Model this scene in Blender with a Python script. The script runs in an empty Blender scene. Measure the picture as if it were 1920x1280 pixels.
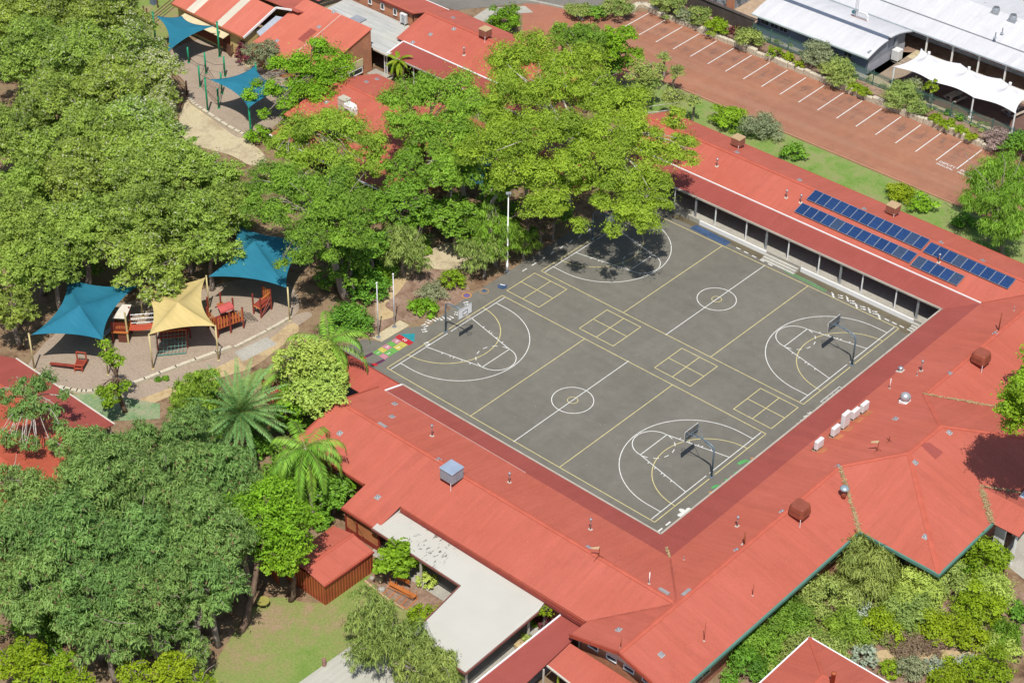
import bpy, math, random
import numpy as np
from mathutils import Vector, Matrix

SC = bpy.context.scene
COL = SC.collection
# ------------------------------------------------------------------ camera
F_PX = 3617.763
CAM = np.array([97.539, -95.236, 103.010])
PAN, TILT, ROLL = math.radians(131.05310), math.radians(36.30975), math.radians(1.06040)
_d = np.array([math.cos(TILT)*math.cos(PAN), math.cos(TILT)*math.sin(PAN), -math.sin(TILT)])
_r = np.array([math.sin(PAN), -math.cos(PAN), 0.0]); _u = np.cross(_r, _d)
_c, _s = math.cos(ROLL), math.sin(ROLL)
RV, UV, DV = _c*_r + _s*_u, -_s*_r + _c*_u, _d
cam = bpy.data.cameras.new('camera'); cam_ob = bpy.data.objects.new('camera', cam); COL.objects.link(cam_ob)
cam.sensor_width = 36.0; cam.lens = 36.0*F_PX/1920.0; cam.clip_start = 1.0; cam.clip_end = 2000.0
m = Matrix.Identity(4)
for i in range(3):
    m[i][0], m[i][1], m[i][2], m[i][3] = RV[i], UV[i], -DV[i], CAM[i]
cam_ob.matrix_world = m
SC.camera = cam_ob
# ------------------------------------------------------------------ sky and sun
SUN_EL, SUN_AZ = math.radians(62.0), math.radians(-50.0)      # azimuth of the sun from +X, counter-clockwise
SUN_DIR = Vector((math.cos(SUN_EL)*math.cos(SUN_AZ), math.cos(SUN_EL)*math.sin(SUN_AZ), math.sin(SUN_EL)))
world = bpy.data.worlds.new('World'); SC.world = world; world.use_nodes = True
nt = world.node_tree; nt.nodes.clear()
o_ = nt.nodes.new('ShaderNodeOutputWorld'); b_ = nt.nodes.new('ShaderNodeBackground'); s_ = nt.nodes.new('ShaderNodeTexSky')
s_.sky_type = 'NISHITA'; s_.sun_disc = False; s_.sun_elevation = SUN_EL
s_.sun_rotation = math.pi/2 - SUN_AZ
s_.air_density = 1.0; s_.dust_density = 1.2; s_.ozone_density = 1.0
b_.inputs[1].default_value = 0.105
nt.links.new(s_.outputs[0], b_.inputs[0]); nt.links.new(b_.outputs[0], o_.inputs[0])
sun = bpy.data.lights.new('sun', 'SUN'); sun.energy = 4.5; sun.angle = math.radians(0.5); sun.color = (1.0, 0.955, 0.89)
sun_ob = bpy.data.objects.new('sun', sun); COL.objects.link(sun_ob)
sun_ob.rotation_euler = SUN_DIR.to_track_quat('Z', 'Y').to_euler(); sun_ob.location = (30, -60, 120)
SC.view_settings.view_transform = 'Standard'; SC.view_settings.look = 'None'
SC.view_settings.gamma = 1.0; SC.view_settings.use_curve_mapping = False
SC.view_settings.exposure = 0.10
SC.cycles.max_bounces = 6; SC.cycles.diffuse_bounces = 3; SC.cycles.glossy_bounces = 2
SC.cycles.transmission_bounces = 3; SC.cycles.transparent_max_bounces = 4
SC.cycles.use_denoising = True
SC.render.filter_size = 1.7
SC.cycles.caustics_reflective = False; SC.cycles.caustics_refractive = False

# ------------------------------------------------------------------ helpers
def at(x, y, z=0.0):
    """the point at height z seen at photograph pixel (x, y) of 1920 x 1280"""
    d = DV + RV*(x-960)/F_PX - UV*(y-640)/F_PX
    return CAM + d*(z-CAM[2])/d[2]

def dist(P): return float(np.linalg.norm(np.array(P)-CAM))
def ppm(P): return F_PX/float((np.array(P)-CAM) @ DV)          # photo pixels per metre at P

def tag(o, label=None, cat=None, group=None, kind=None):
    if label: o['label'] = label
    if cat: o['category'] = cat
    if group: o['group'] = group
    if kind: o['kind'] = kind
    return o

def thing(name, label, cat, loc=(0, 0, 0), group=None, rz=0.0):
    o = bpy.data.objects.new(name, None); COL.objects.link(o)
    o.empty_display_size = 0.5
    o.location = loc; o.rotation_euler = (0, 0, rz)
    return tag(o, label, cat, group)

class MB:
    def __init__(s): s.v = []; s.f = []; s.mi = []; s.cur = 0
    def add(s, vs, fs):
        n = len(s.v); s.v += [tuple(float(c) for c in p) for p in vs]
        for f in fs: s.f.append([i+n for i in f]); s.mi.append(s.cur)
        return s
    def poly(s, pts): return s.add(pts, [list(range(len(pts)))])
    def slab(s, pts, t, up=None):
        """planar polygon thickened by t below it"""
        P = [np.array(p, float) for p in pts]
        n = np.zeros(3)
        for i in range(len(P)): n += np.cross(P[i]-P[0], P[(i+1) % len(P)]-P[0])
        n /= np.linalg.norm(n)
        if n[2] < 0: P = P[::-1]; n = -n
        k = len(P); Q = [p-n*t for p in P]
        fs = [list(range(k)), list(range(2*k-1, k-1, -1))] + [[i, i+k, (i+1) % k+k, (i+1) % k] for i in range(k)]
        return s.add(P+Q, fs)
    def prism(s, pts, z0, z1):
        P = [(p[0], p[1]) for p in pts]
        a = sum(P[i][0]*P[(i+1) % len(P)][1]-P[(i+1) % len(P)][0]*P[i][1] for i in range(len(P)))
        if a < 0: P = P[::-1]
        k = len(P)
        vs = [(x, y, z1) for x, y in P]+[(x, y, z0) for x, y in P]
        fs = [list(range(k)), list(range(2*k-1, k-1, -1))] + [[i, i+k, (i+1) % k+k, (i+1) % k] for i in range(k)]
        return s.add(vs, fs)
    def box(s, c, size, rz=0.0, M=None):
        hx, hy, hz = size[0]/2, size[1]/2, size[2]/2
        vs = []
        for dz in (-hz, hz):
            for dx, dy in ((-hx, -hy), (hx, -hy), (hx, hy), (-hx, hy)):
                if M is not None:
                    p = M @ Vector((dx, dy, dz)); vs.append((c[0]+p[0], c[1]+p[1], c[2]+p[2]))
                else:
                    cr, sr = math.cos(rz), math.sin(rz)
                    vs.append((c[0]+dx*cr-dy*sr, c[1]+dx*sr+dy*cr, c[2]+dz))
        return s.add(vs, [[3, 2, 1, 0], [4, 5, 6, 7], [0, 1, 5, 4], [1, 2, 6, 5], [2, 3, 7, 6], [3, 0, 4, 7]])
    def bbox(s, c, size, b=0.03, rz=0.0):
        """box with bevelled top and vertical edges"""
        hx, hy, hz = size[0]/2, size[1]/2, size[2]/2
        def ring(ix, z):
            pts = [(-hx+ix+b, -hy+ix), (hx-ix-b, -hy+ix), (hx-ix, -hy+ix+b), (hx-ix, hy-ix-b), (hx-ix-b, hy-ix), (-hx+ix+b, hy-ix), (-hx+ix, hy-ix-b), (-hx+ix, -hy+ix+b)]
            cr, sr = math.cos(rz), math.sin(rz)
            return [(c[0]+x*cr-y*sr, c[1]+x*sr+y*cr, c[2]+z) for x, y in pts]
        vs = ring(0, -hz)+ring(0, hz-b)+ring(b, hz)
        fs = [list(range(7, -1, -1)), list(range(16, 24))]
        for r in range(2):
            for i in range(8): fs.append([r*8+i, r*8+(i+1) % 8, (r+1)*8+(i+1) % 8, (r+1)*8+i])
        return s.add(vs, fs)
    def tube(s, pts, r, n=8, cap=True):
        P = [Vector(p) for p in pts]
        R = [r]*len(P) if not hasattr(r, '__len__') else list(r)
        vs = []; prev = None
        for i, p in enumerate(P):
            t = (P[min(i+1, len(P)-1)]-P[max(i-1, 0)])
            if t.length < 1e-9: t = Vector((0, 0, 1))
            t.normalize()
            if prev is None:
                a = Vector((1, 0, 0)) if abs(t.x) < 0.9 else Vector((0, 1, 0))
                u = t.cross(a).normalized()
            else:
                u = (prev - t*prev.dot(t))
                u = u.normalized() if u.length > 1e-6 else t.orthogonal().normalized()
            w = t.cross(u); prev = u
            for k in range(n):
                a = 2*math.pi*k/n
                q = p+(u*math.cos(a)+w*math.sin(a))*R[i]; vs.append(tuple(q))
        fs = []
        for i in range(len(P)-1):
            for k in range(n): fs.append([i*n+k, i*n+(k+1) % n, (i+1)*n+(k+1) % n, (i+1)*n+k])
        if cap:
            fs.append(list(range(n-1, -1, -1))); fs.append([(len(P)-1)*n+k for k in range(n)])
        return s.add(vs, fs)
    def lathe(s, c, prof, n=16, cap=True):
        vs = []
        for r, z in prof:
            for k in range(n):
                a = 2*math.pi*k/n; vs.append((c[0]+r*math.cos(a), c[1]+r*math.sin(a), c[2]+z))
        fs = []
        for i in range(len(prof)-1):
            for k in range(n): fs.append([i*n+k, i*n+(k+1) % n, (i+1)*n+(k+1) % n, (i+1)*n+k])
        if cap:
            fs.append(list(range(n-1, -1, -1))); fs.append([(len(prof)-1)*n+k for k in range(n)])
        return s.add(vs, fs)
    def build(s, name, mat, parent=None, smooth=False):
        me = bpy.data.meshes.new(name)
        me.from_pydata(s.v, [], s.f)
        mats = mat if isinstance(mat, (list, tuple)) else [mat]
        for mm in mats: me.materials.append(mm)
        if len(mats) > 1: me.polygons.foreach_set('material_index', s.mi)
        if smooth: me.polygons.foreach_set('use_smooth', [True]*len(me.polygons))
        me.update()
        o = bpy.data.objects.new(name, me); COL.objects.link(o)
        if parent is not None:
            o.parent = parent
            # parts are given in world coordinates: bring them into the thing's own frame
            o.matrix_parent_inverse = parent_matrix(parent).inverted()
        return o

def parent_matrix(p):
    return Matrix.Translation(p.location) @ p.rotation_euler.to_matrix().to_4x4() if p.type == 'EMPTY' or p.parent is None else Matrix.Identity(4)

def rgb(h):
    """sRGB hex -> linear"""
    c = [int(h[i:i+2], 16)/255 for i in (0, 2, 4)]
    return tuple(x/12.92 if x <= 0.04045 else ((x+0.055)/1.055)**2.4 for x in c)

# ------------------------------------------------------------------ materials
class NG:
    def __init__(s, name):
        s.m = bpy.data.materials.new(name); s.m.use_nodes = True; s.t = s.m.node_tree; s.t.nodes.clear()
        s.out = s.n('ShaderNodeOutputMaterial')
    def n(s, t, **kw):
        x = s.t.nodes.new(t)
        for k, v in kw.items(): setattr(x, k, v)
        return x
    def l(s, a, b): s.t.links.new(a, b)
    def pos(s, scale=(1, 1, 1), rot=0.0):
        g = s.n('ShaderNodeNewGeometry'); mp = s.n('ShaderNodeMapping')
        mp.inputs['Scale'].default_value = scale; mp.inputs['Rotation'].default_value = (0, 0, rot)
        s.l(g.outputs['Position'], mp.inputs['Vector']); return mp.outputs[0]
    def noise(s, vec, scale, detail=4, rough=0.55, dist=0.0):
        x = s.n('ShaderNodeTexNoise'); x.inputs['Scale'].default_value = scale; x.inputs['Detail'].default_value = detail
        x.inputs['Roughness'].default_value = rough; x.inputs['Distortion'].default_value = dist
        s.l(vec, x.inputs['Vector']); return x.outputs['Fac']
    def ramp(s, fac, stops):
        x = s.n('ShaderNodeValToRGB'); e = x.color_ramp.elements
        while len(e) < len(stops): e.new(0.5)
        for i, (p, c) in enumerate(stops):
            e[i].position = p; e[i].color = (c, c, c, 1) if not hasattr(c, '__len__') else (*c[:3], 1)
        s.l(fac, x.inputs[0]); return x.outputs[0]
    def mix(s, fac, a, b, mode='MIX'):
        x = s.n('ShaderNodeMix', data_type='RGBA', blend_type=mode)
        for sock, v in ((x.inputs[0], fac), (x.inputs[6], a), (x.inputs[7], b)):
            if hasattr(v, 'is_output'): s.l(v, sock)
            elif hasattr(v, '__len__'): sock.default_value = (*v[:3], 1)
            else: sock.default_value = v
        return x.outputs[2]
    def bsdf(s, col, rough=0.7, spec=0.3, metal=0.0, bump=None, bstr=0.3, bdist=0.05):
        p = s.n('ShaderNodeBsdfPrincipled')
        if hasattr(col, 'is_output'): s.l(col, p.inputs['Base Color'])
        else: p.inputs['Base Color'].default_value = (*col[:3], 1)
        if hasattr(rough, 'is_output'): s.l(rough, p.inputs['Roughness'])
        else: p.inputs['Roughness'].default_value = rough
        p.inputs['Specular IOR Level'].default_value = spec; p.inputs['Metallic'].default_value = metal
        if bump is not None:
            b = s.n('ShaderNodeBump'); b.inputs['Strength'].default_value = bstr; b.inputs['Distance'].default_value = bdist
            s.l(bump, b.inputs['Height']); s.l(b.outputs[0], p.inputs['Normal'])
        s.l(p.outputs[0], s.out.inputs[0]); return p

def flat(name, c, rough=0.6, var=0.12, scale=1.2, spec=0.3, metal=0.0):
    """a paint or plain surface with a little unevenness and grain"""
    g = NG(name); v = g.pos()
    a = g.noise(v, scale, 5); b = g.noise(v, scale*14, 3)
    k = g.ramp(a, [(0.3, 1-var), (0.7, 1+var*0.6)])
    k2 = g.ramp(b, [(0.3, 1-var*0.6), (0.7, 1+var*0.4)])
    col = g.mix(1.0, g.mix(1.0, c, k, 'MULTIPLY'), k2, 'MULTIPLY')
    g.bsdf(col, rough, spec, metal)
    return g.m

def roof_mat(name, c, axis, c2=None, pitch=0.19, streak=0.07):
    """painted corrugated sheet; ribs and sheet laps run along the given axis ('x' or 'y')"""
    g = NG(name); v = g.pos()
    a = g.noise(v, 0.16, 5, 0.6); fine = g.noise(v, 6.0, 4, 0.6)
    st = g.noise(g.pos((0.25, 3.2, 1) if axis == 'x' else (3.2, 0.25, 1)), 1.0, 4, 0.6)
    sheet = g.n('ShaderNodeTexWave', wave_type='BANDS', bands_direction='Y' if axis == 'x' else 'X', wave_profile='SAW')
    sheet.inputs['Scale'].default_value = 0.314/0.76*1.0; sheet.inputs['Distortion'].default_value = 0.0
    g.l(v, sheet.inputs['Vector'])
    wob = g.n('ShaderNodeTexWhiteNoise', noise_dimensions='1D')
    mm = g.n('ShaderNodeMath', operation='MULTIPLY'); mm.inputs[1].default_value = 1/0.762
    sx = g.n('ShaderNodeSeparateXYZ'); g.l(v, sx.inputs[0]); g.l(sx.outputs['Y' if axis == 'x' else 'X'], mm.inputs[0])
    fl = g.n('ShaderNodeMath', operation='FLOOR'); g.l(mm.outputs[0], fl.inputs[0]); g.l(fl.outputs[0], wob.inputs['W'])
    lap = g.ramp(sheet.outputs['Fac'], [(0.0, 0.92), (0.06, 1.0)])
    tone = g.ramp(wob.outputs['Value'], [(0.0, 0.96), (1.0, 1.03)])
    col = g.mix(g.ramp(a, [(0.36, 0.0), (0.66, 1.0)]), c, c2 or tuple(x*0.88 for x in c))
    col = g.mix(1.0, col, g.ramp(st, [(0.3, 1-streak), (0.7, 1+streak*0.6)]), 'MULTIPLY')
    col = g.mix(1.0, col, lap, 'MULTIPLY'); col = g.mix(1.0, col, tone, 'MULTIPLY')
    col = g.mix(1.0, col, g.ramp(fine, [(0.3, 0.95), (0.7, 1.04)]), 'MULTIPLY')
    # chalky scuffs and bird marks
    sp = g.noise(v, 1.7, 2, 0.5); sp2 = g.noise(v, 9.0, 2, 0.5)
    spot = g.n('ShaderNodeMath', operation='MULTIPLY'); g.l(g.ramp(sp, [(0.55, 0.0), (0.62, 1.0)]), spot.inputs[0]); g.l(g.ramp(sp2, [(0.70, 0.0), (0.74, 0.55)]), spot.inputs[1])
    col = g.mix(spot.outputs[0], col, (0.52, 0.33, 0.27))
    # dark rusty dirt in patches
    dt = g.noise(v, 0.55, 6, 0.7); d2 = g.ramp(dt, [(0.54, 0.0), (0.76, 0.42)])
    col = g.mix(d2, col, tuple(x*0.72 for x in c))
    rib = g.n('ShaderNodeTexWave', wave_type='BANDS', bands_direction='Y' if axis == 'x' else 'X')
    rib.inputs['Scale'].default_value = 0.314/pitch; g.l(v, rib.inputs['Vector'])
    g.bsdf(col, 0.62, 0.25, bump=rib.outputs['Fac'], bstr=0.35, bdist=0.02)
    return g.m

def brick_mat(name, c1, c2, mortar=(0.40, 0.34, 0.28)):
    g = NG(name); geo = g.n('ShaderNodeNewGeometry'); sx = g.n('ShaderNodeSeparateXYZ'); g.l(geo.outputs['Position'], sx.inputs[0])
    ad = g.n('ShaderNodeMath', operation='ADD'); g.l(sx.outputs['X'], ad.inputs[0]); g.l(sx.outputs['Y'], ad.inputs[1])
    cb = g.n('ShaderNodeCombineXYZ'); g.l(ad.outputs[0], cb.inputs['X']); g.l(sx.outputs['Z'], cb.inputs['Y'])
    br = g.n('ShaderNodeTexBrick'); br.inputs['Scale'].default_value = 1.0
    br.inputs['Brick Width'].default_value = 0.24; br.inputs['Row Height'].default_value = 0.086; br.inputs['Mortar Size'].default_value = 0.008
    br.inputs['Color1'].default_value = (*c1, 1); br.inputs['Color2'].default_value = (*c2, 1); br.inputs['Mortar'].default_value = (*mortar, 1)
    g.l(cb.outputs[0], br.inputs['Vector'])
    a = g.noise(geo.outputs['Position'], 0.9, 4)
    g.bsdf(g.mix(1.0, br.outputs['Color'], g.ramp(a, [(0.3, 0.85), (0.7, 1.1)]), 'MULTIPLY'), 0.85, 0.2)
    return g.m

def ground_mat(name, cols, scale=0.35, fine=9.0, spots=None, bump=0.5):
    g = NG(name); v = g.pos()
    a = g.noise(v, scale, 7, 0.62, 0.4); b = g.noise(v, scale*5, 5, 0.65); f = g.noise(v, fine, 4, 0.7)
    ad = g.n('ShaderNodeMath', operation='MULTIPLY_ADD'); g.l(b, ad.inputs[0]); ad.inputs[1].default_value = 0.35
    g.l(a, ad.inputs[2])
    stops = [(0.42+0.42*i/(len(cols)-1), c) for i, c in enumerate(cols)]
    col = g.ramp(ad.outputs[0], stops)
    col = g.mix(1.0, col, g.ramp(f, [(0.25, 0.72), (0.75, 1.25)]), 'MULTIPLY')
    if spots:
        vo = g.n('ShaderNodeTexVoronoi'); vo.inputs['Scale'].default_value = spots[0]; g.l(v, vo.inputs['Vector'])
        col = g.mix(g.ramp(vo.outputs['Distance'], [(spots[1], 1.0), (spots[1]+0.05, 0.0)]), col, spots[2])
    g.bsdf(col, 0.95, 0.1, bump=f, bstr=bump, bdist=0.04)
    return g.m

def asphalt_mat(name, c, c2, tint=None, bays=False):
    g = NG(name); v = g.pos()
    a = g.noise(v, 0.12, 6, 0.6, 0.3); b = g.noise(v, 0.9, 6, 0.65); f = g.noise(v, 22.0, 3, 0.7)
    lanes = g.noise(g.pos((0.35, 0.04, 1), math.radians(0)), 1.0, 4, 0.6)
    lanes2 = g.noise(g.pos((0.03, 0.9, 1)), 1.0, 4, 0.6)
    col = g.mix(g.ramp(a, [(0.35, 0.0), (0.68, 1.0)]), c, c2)
    col = g.mix(1.0, col, g.ramp(b, [(0.3, 0.90), (0.7, 1.09)]), 'MULTIPLY')
    col = g.mix(1.0, col, g.ramp(lanes, [(0.3, 0.94), (0.7, 1.05)]), 'MULTIPLY')
    col = g.mix(1.0, col, g.ramp(lanes2, [(0.3, 0.955), (0.7, 1.045)]), 'MULTIPLY')
    col = g.mix(1.0, col, g.ramp(f, [(0.25, 0.80), (0.75, 1.18)]), 'MULTIPLY')
    if tint:
        # leaf tannin stains that gather along the edges of the yard
        st = g.noise(v, 0.45, 5, 0.6)
        col = g.mix(g.ramp(st, [(0.60, 0.0), (0.74, 0.30)]), col, tint)
    if bays:
        # oil drips down the middle of each bay and dusty tyre tracks along the lane
        sx = g.n('ShaderNodeSeparateXYZ'); g.l(v, sx.inputs[0])
        mk = g.ramp(g.n('ShaderNodeMapRange').outputs[0], [(0, 0), (1, 1)]); mr = mk.node.inputs[0].links[0].from_node
        mr.inputs['From Min'].default_value = 64.5; mr.inputs['From Max'].default_value = 70.0; g.l(sx.outputs['Y'], mr.inputs['Value'])
        band = g.ramp(mr.outputs[0], [(0.0, 0.0), (0.3, 1.0), (0.75, 1.0), (1.0, 0.0)])
        wv = g.n('ShaderNodeTexWave', wave_type='BANDS', bands_direction='X'); wv.inputs['Scale'].default_value = 0.314/2.505; wv.inputs['Phase Offset'].default_value = 2.2; wv.inputs['Distortion'].default_value = 0.6; g.l(v, wv.inputs['Vector'])
        oil = g.ramp(g.noise(g.pos((1.3, 0.6, 1)), 1.0, 4, 0.65), [(0.45, 0.0), (0.68, 0.85)])
        m1 = g.n('ShaderNodeMath', operation='MULTIPLY'); g.l(band, m1.inputs[0]); g.l(oil, m1.inputs[1])
        m2 = g.n('ShaderNodeMath', operation='MULTIPLY'); g.l(m1.outputs[0], m2.inputs[0]); g.l(g.ramp(wv.outputs['Fac'], [(0.3, 0.15), (0.9, 1.0)]), m2.inputs[1])
        col = g.mix(m2.outputs[0], col, (0.13, 0.085, 0.07))
        trk = g.noise(g.pos((0.02, 0.7, 1)), 1.0, 4, 0.6); col = g.mix(g.ramp(trk, [(0.45, 0.0), (0.62, 0.35)]), col, (0.36, 0.20, 0.13))
    # scattered small leaves and specks
    vo = g.n('ShaderNodeTexVoronoi'); vo.inputs['Scale'].default_value = 1.1; vo.inputs['Randomness'].default_value = 1.0; g.l(v, vo.inputs['Vector'])
    col = g.mix(g.ramp(vo.outputs['Distance'], [(0.035, 0.75), (0.055, 0.0)]), col, (0.36, 0.33, 0.26))
    dk = g.noise(v, 0.30, 3, 0.5)
    col = g.mix(g.ramp(dk, [(0.70, 0.0), (0.80, 0.28)]), col, tuple(x*0.5 for x in c))
    g.bsdf(col, 0.9, 0.2, bump=f, bstr=0.3, bdist=0.01)
    return g.m

def leaf_mat(name, dark, light, pale=None, pale_at=0.93, trans=0.30):
    g = NG(name)
    at_ = g.n('ShaderNodeAttribute', attribute_name='tint')
    oi = g.n('ShaderNodeObjectInfo')
    mm = g.n('ShaderNodeMath', operation='MULTIPLY_ADD'); g.l(oi.outputs['Random'], mm.inputs[0]); mm.inputs[1].default_value = 0.26
    g.l(at_.outputs['Fac'], mm.inputs[2])
    stops = [(0.0, dark), (0.95, light)]
    if pale:
        stops = [(0.0, dark), (0.80, light)]
    col = g.ramp(mm.outputs[0], stops)
    if pale:
        col = g.mix(g.ramp(at_.outputs['Fac'], [(pale_at, 0.0), (pale_at+0.01, 1.0)]), col, pale)
    hs = g.n('ShaderNodeHueSaturation'); hm = g.n('ShaderNodeMapRange'); hm.inputs['To Min'].default_value = 0.485; hm.inputs['To Max'].default_value = 0.508
    wn = g.n('ShaderNodeTexWhiteNoise', noise_dimensions='1D'); g.l(oi.outputs['Random'], wn.inputs['W']); g.l(wn.outputs['Value'], hm.inputs['Value']); g.l(hm.outputs[0], hs.inputs['Hue']); g.l(col, hs.inputs['Color']); col = hs.outputs[0]
    p = g.n('ShaderNodeBsdfPrincipled'); g.l(col, p.inputs['Base Color']); p.inputs['Roughness'].default_value = 0.55
    p.inputs['Specular IOR Level'].default_value = 0.25
    tr = g.n('ShaderNodeBsdfTranslucent'); g.l(g.mix(1.0, col, (1.0, 1.05, 0.55), 'MULTIPLY'), tr.inputs['Color'])
    ms = g.n('ShaderNodeMixShader'); ms.inputs[0].default_value = trans
    g.l(p.outputs[0], ms.inputs[1]); g.l(tr.outputs[0], ms.inputs[2]); g.l(ms.outputs[0], g.out.inputs[0])
    return g.m

def bark_mat(name, c1, c2):
    g = NG(name); v = g.pos((1, 1, 0.35))
    a = g.noise(v, 2.2, 6, 0.7, 0.6)
    g.bsdf(g.ramp(a, [(0.35, c1), (0.65, c2)]), 0.85, 0.15, bump=a, bstr=0.5, bdist=0.05)
    return g.m

RED = (0.425, 0.104, 0.066); RED2 = (0.455, 0.118, 0.080)
DRED = (0.290, 0.066, 0.050); DRED2 = (0.312, 0.076, 0.060)
M = {}
M['roof_y'] = roof_mat('red_sheet_roof_y', RED, 'y', RED2)        # ribs along Y (falls in Y)
M['roof_x'] = roof_mat('red_sheet_roof_x', RED, 'x', RED2)
M['ver_y'] = roof_mat('dull_red_roof_y', DRED, 'y', DRED2, streak=0.04)
M['ver_x'] = roof_mat('dull_red_roof_x', DRED, 'x', DRED2, streak=0.04)
M['hall_y'] = roof_mat('salmon_roof_y', (0.50, 0.135, 0.085), 'y', (0.53, 0.155, 0.105))
M['cap'] = flat('ridge_cap_paint', (0.455, 0.104, 0.064), 0.6, 0.12)
M['brick'] = brick_mat('red_brick', (0.30, 0.082, 0.045), (0.37, 0.115, 0.055))
M['obrick'] = brick_mat('orange_brick', (0.42, 0.135, 0.055), (0.50, 0.185, 0.075))
M['greensteel'] = flat('dark_green_paint', (0.075, 0.16, 0.13), 0.5)
M['cream'] = flat('cream_paint', (0.62, 0.53, 0.32), 0.6)
M['yellowwall'] = flat('yellow_wall_paint', (0.62, 0.48, 0.20), 0.7)
M['white'] = flat('white_paint', (0.80, 0.80, 0.78), 0.5, 0.06)
M['offwhite'] = flat('offwhite_paint', (0.58, 0.54, 0.46), 0.6, 0.14)
M['gutter'] = flat('stone_gutter_paint', (0.42, 0.37, 0.31), 0.5, 0.15)
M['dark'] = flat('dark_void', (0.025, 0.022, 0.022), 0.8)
M['glass'] = flat('dark_glass', (0.03, 0.035, 0.045), 0.12, 0.2, spec=0.6)
M['steel'] = flat('galvanised_steel', (0.42, 0.44, 0.46), 0.4, 0.12, metal=0.6)
M['grey'] = flat('grey_paint', (0.28, 0.30, 0.33), 0.5)
M['bluegrey'] = flat('blue_grey_cladding', (0.14, 0.175, 0.245), 0.6, 0.08)
M['redpaint'] = flat('deep_red_paint', (0.25, 0.035, 0.025), 0.5)
M['orange'] = flat('orange_timber', (0.55, 0.16, 0.035), 0.55, 0.2)
M['rust'] = flat('rusty_steel', (0.26, 0.07, 0.03), 0.7, 0.3)
M['green'] = flat('bright_green_paint', (0.015, 0.27, 0.13), 0.45)
M['yellowpost'] = flat('pale_yellow_paint', (0.62, 0.52, 0.26), 0.5)
M['polegrey'] = flat('blue_grey_pole', (0.16, 0.22, 0.27), 0.4, 0.1, metal=0.2)
M['concrete'] = ground_mat('concrete', [(0.30, 0.285, 0.25), (0.42, 0.40, 0.34)], 0.4, 8, bump=0.15)
M['stone'] = ground_mat('limestone', [(0.33, 0.29, 0.215), (0.56, 0.50, 0.38), (0.46, 0.42, 0.33)], 1.3, 5, bump=0.6)
M['whiteroof'] = roof_mat('white_sheet_roof', (0.55, 0.55, 0.56), 'y', (0.58, 0.58, 0.59), streak=0.06)
M['timber'] = flat('weathered_timber', (0.20, 0.165, 0.13), 0.8, 0.25)
M['line_w'] = flat('white_line_paint', (0.66, 0.66, 0.62), 0.8, 0.16, 3.0)
M['line_y'] = flat('yellow_line_paint', (0.58, 0.50, 0.23), 0.8, 0.18, 3.0)
# ------------------------------------------------------------------ ground and paving
def solo(o, label=None, cat=None, group=None, kind=None):
    """give a one-mesh thing its origin at its base"""
    me = o.data; n = len(me.vertices); co = np.empty(n*3); me.vertices.foreach_get('co', co); co = co.reshape(-1, 3)
    c = np.array([(co[:, 0].min()+co[:, 0].max())/2, (co[:, 1].min()+co[:, 1].max())/2, co[:, 2].min()])
    me.vertices.foreach_set('co', (co-c).ravel()); me.update(); o.location = tuple(c)
    return tag(o, label, cat, group, kind)

LAYER = 0.004
SHEETS = []
def sheet(name, pts, mat, layer, z0=0.0, px=True):
    SHEETS.append(name); layer = layer+len(SHEETS)*0.022      # no two sheets ever share a plane
    P = [tuple(at(*p, z0))[:2] if px else p for p in pts]
    b = MB(); b.poly([(x, y, z0+layer*LAYER) for x, y in P]); o = b.build(name, mat)
    if o.data.polygons[0].normal.z < 0: o.data.flip_normals()
    return tag(o, kind='structure')

def smooth_loop(pts, n=4, closed=True):
    P = [np.array(p, float) for p in pts]; out = []; k = len(P)
    for i in range(k if closed else k-1):
        p0, p1, p2, p3 = (P[(i-1) % k], P[i], P[(i+1) % k], P[(i+2) % k]) if closed else (P[max(i-1, 0)], P[i], P[i+1], P[min(i+2, k-1)])
        for j in range(n):
            t = j/n
            out.append(0.5*((2*p1)+(-p0+p2)*t+(2*p0-5*p1+4*p2-p3)*t*t+(-p0+3*p1-3*p2+p3)*t**3))
    if not closed: out.append(P[-1])
    return [tuple(p) for p in out]

M['earth'] = ground_mat('leaf_litter_earth', [(0.075, 0.045, 0.03), (0.165, 0.10, 0.06), (0.26, 0.18, 0.11), (0.20, 0.15, 0.085)], 0.45, 7)
M['yardgrass'] = ground_mat('patchy_grass', [(0.11, 0.19, 0.04), (0.155, 0.235, 0.05), (0.195, 0.25, 0.068), (0.235, 0.235, 0.088), (0.30, 0.215, 0.13)], 0.22, 6)
M['lawn'] = ground_mat('watered_lawn', [(0.105, 0.19, 0.035), (0.155, 0.255, 0.055), (0.215, 0.265, 0.085), (0.25, 0.25, 0.11)], 0.35, 7, bump=0.6)
M['sand'] = ground_mat('playground_sand', [(0.27, 0.21, 0.16), (0.345, 0.275, 0.21), (0.30, 0.24, 0.18)], 0.5, 6, bump=0.6)
M['mulch'] = ground_mat('bark_mulch', [(0.13, 0.08, 0.055), (0.24, 0.155, 0.11), (0.33, 0.23, 0.17)], 0.8, 5, bump=0.8)
M['limepath'] = ground_mat('limestone_paving', [(0.42, 0.36, 0.22), (0.50, 0.43, 0.28), (0.36, 0.29, 0.19)], 0.4, 6, bump=0.2)
M['ochre'] = ground_mat('ochre_path', [(0.36, 0.24, 0.11), (0.47, 0.36, 0.20), (0.31, 0.215, 0.13)], 0.35, 6, bump=0.3)
M['asphalt'] = asphalt_mat('grey_asphalt', (0.168, 0.158, 0.131), (0.146, 0.138, 0.116), (0.085, 0.062, 0.03))
M['road'] = asphalt_mat('road_asphalt', (0.20, 0.19, 0.16), (0.16, 0.15, 0.13))
M['redasphalt'] = asphalt_mat('red_asphalt', (0.335, 0.150, 0.088), (0.285, 0.132, 0.085), bays=True)
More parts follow.
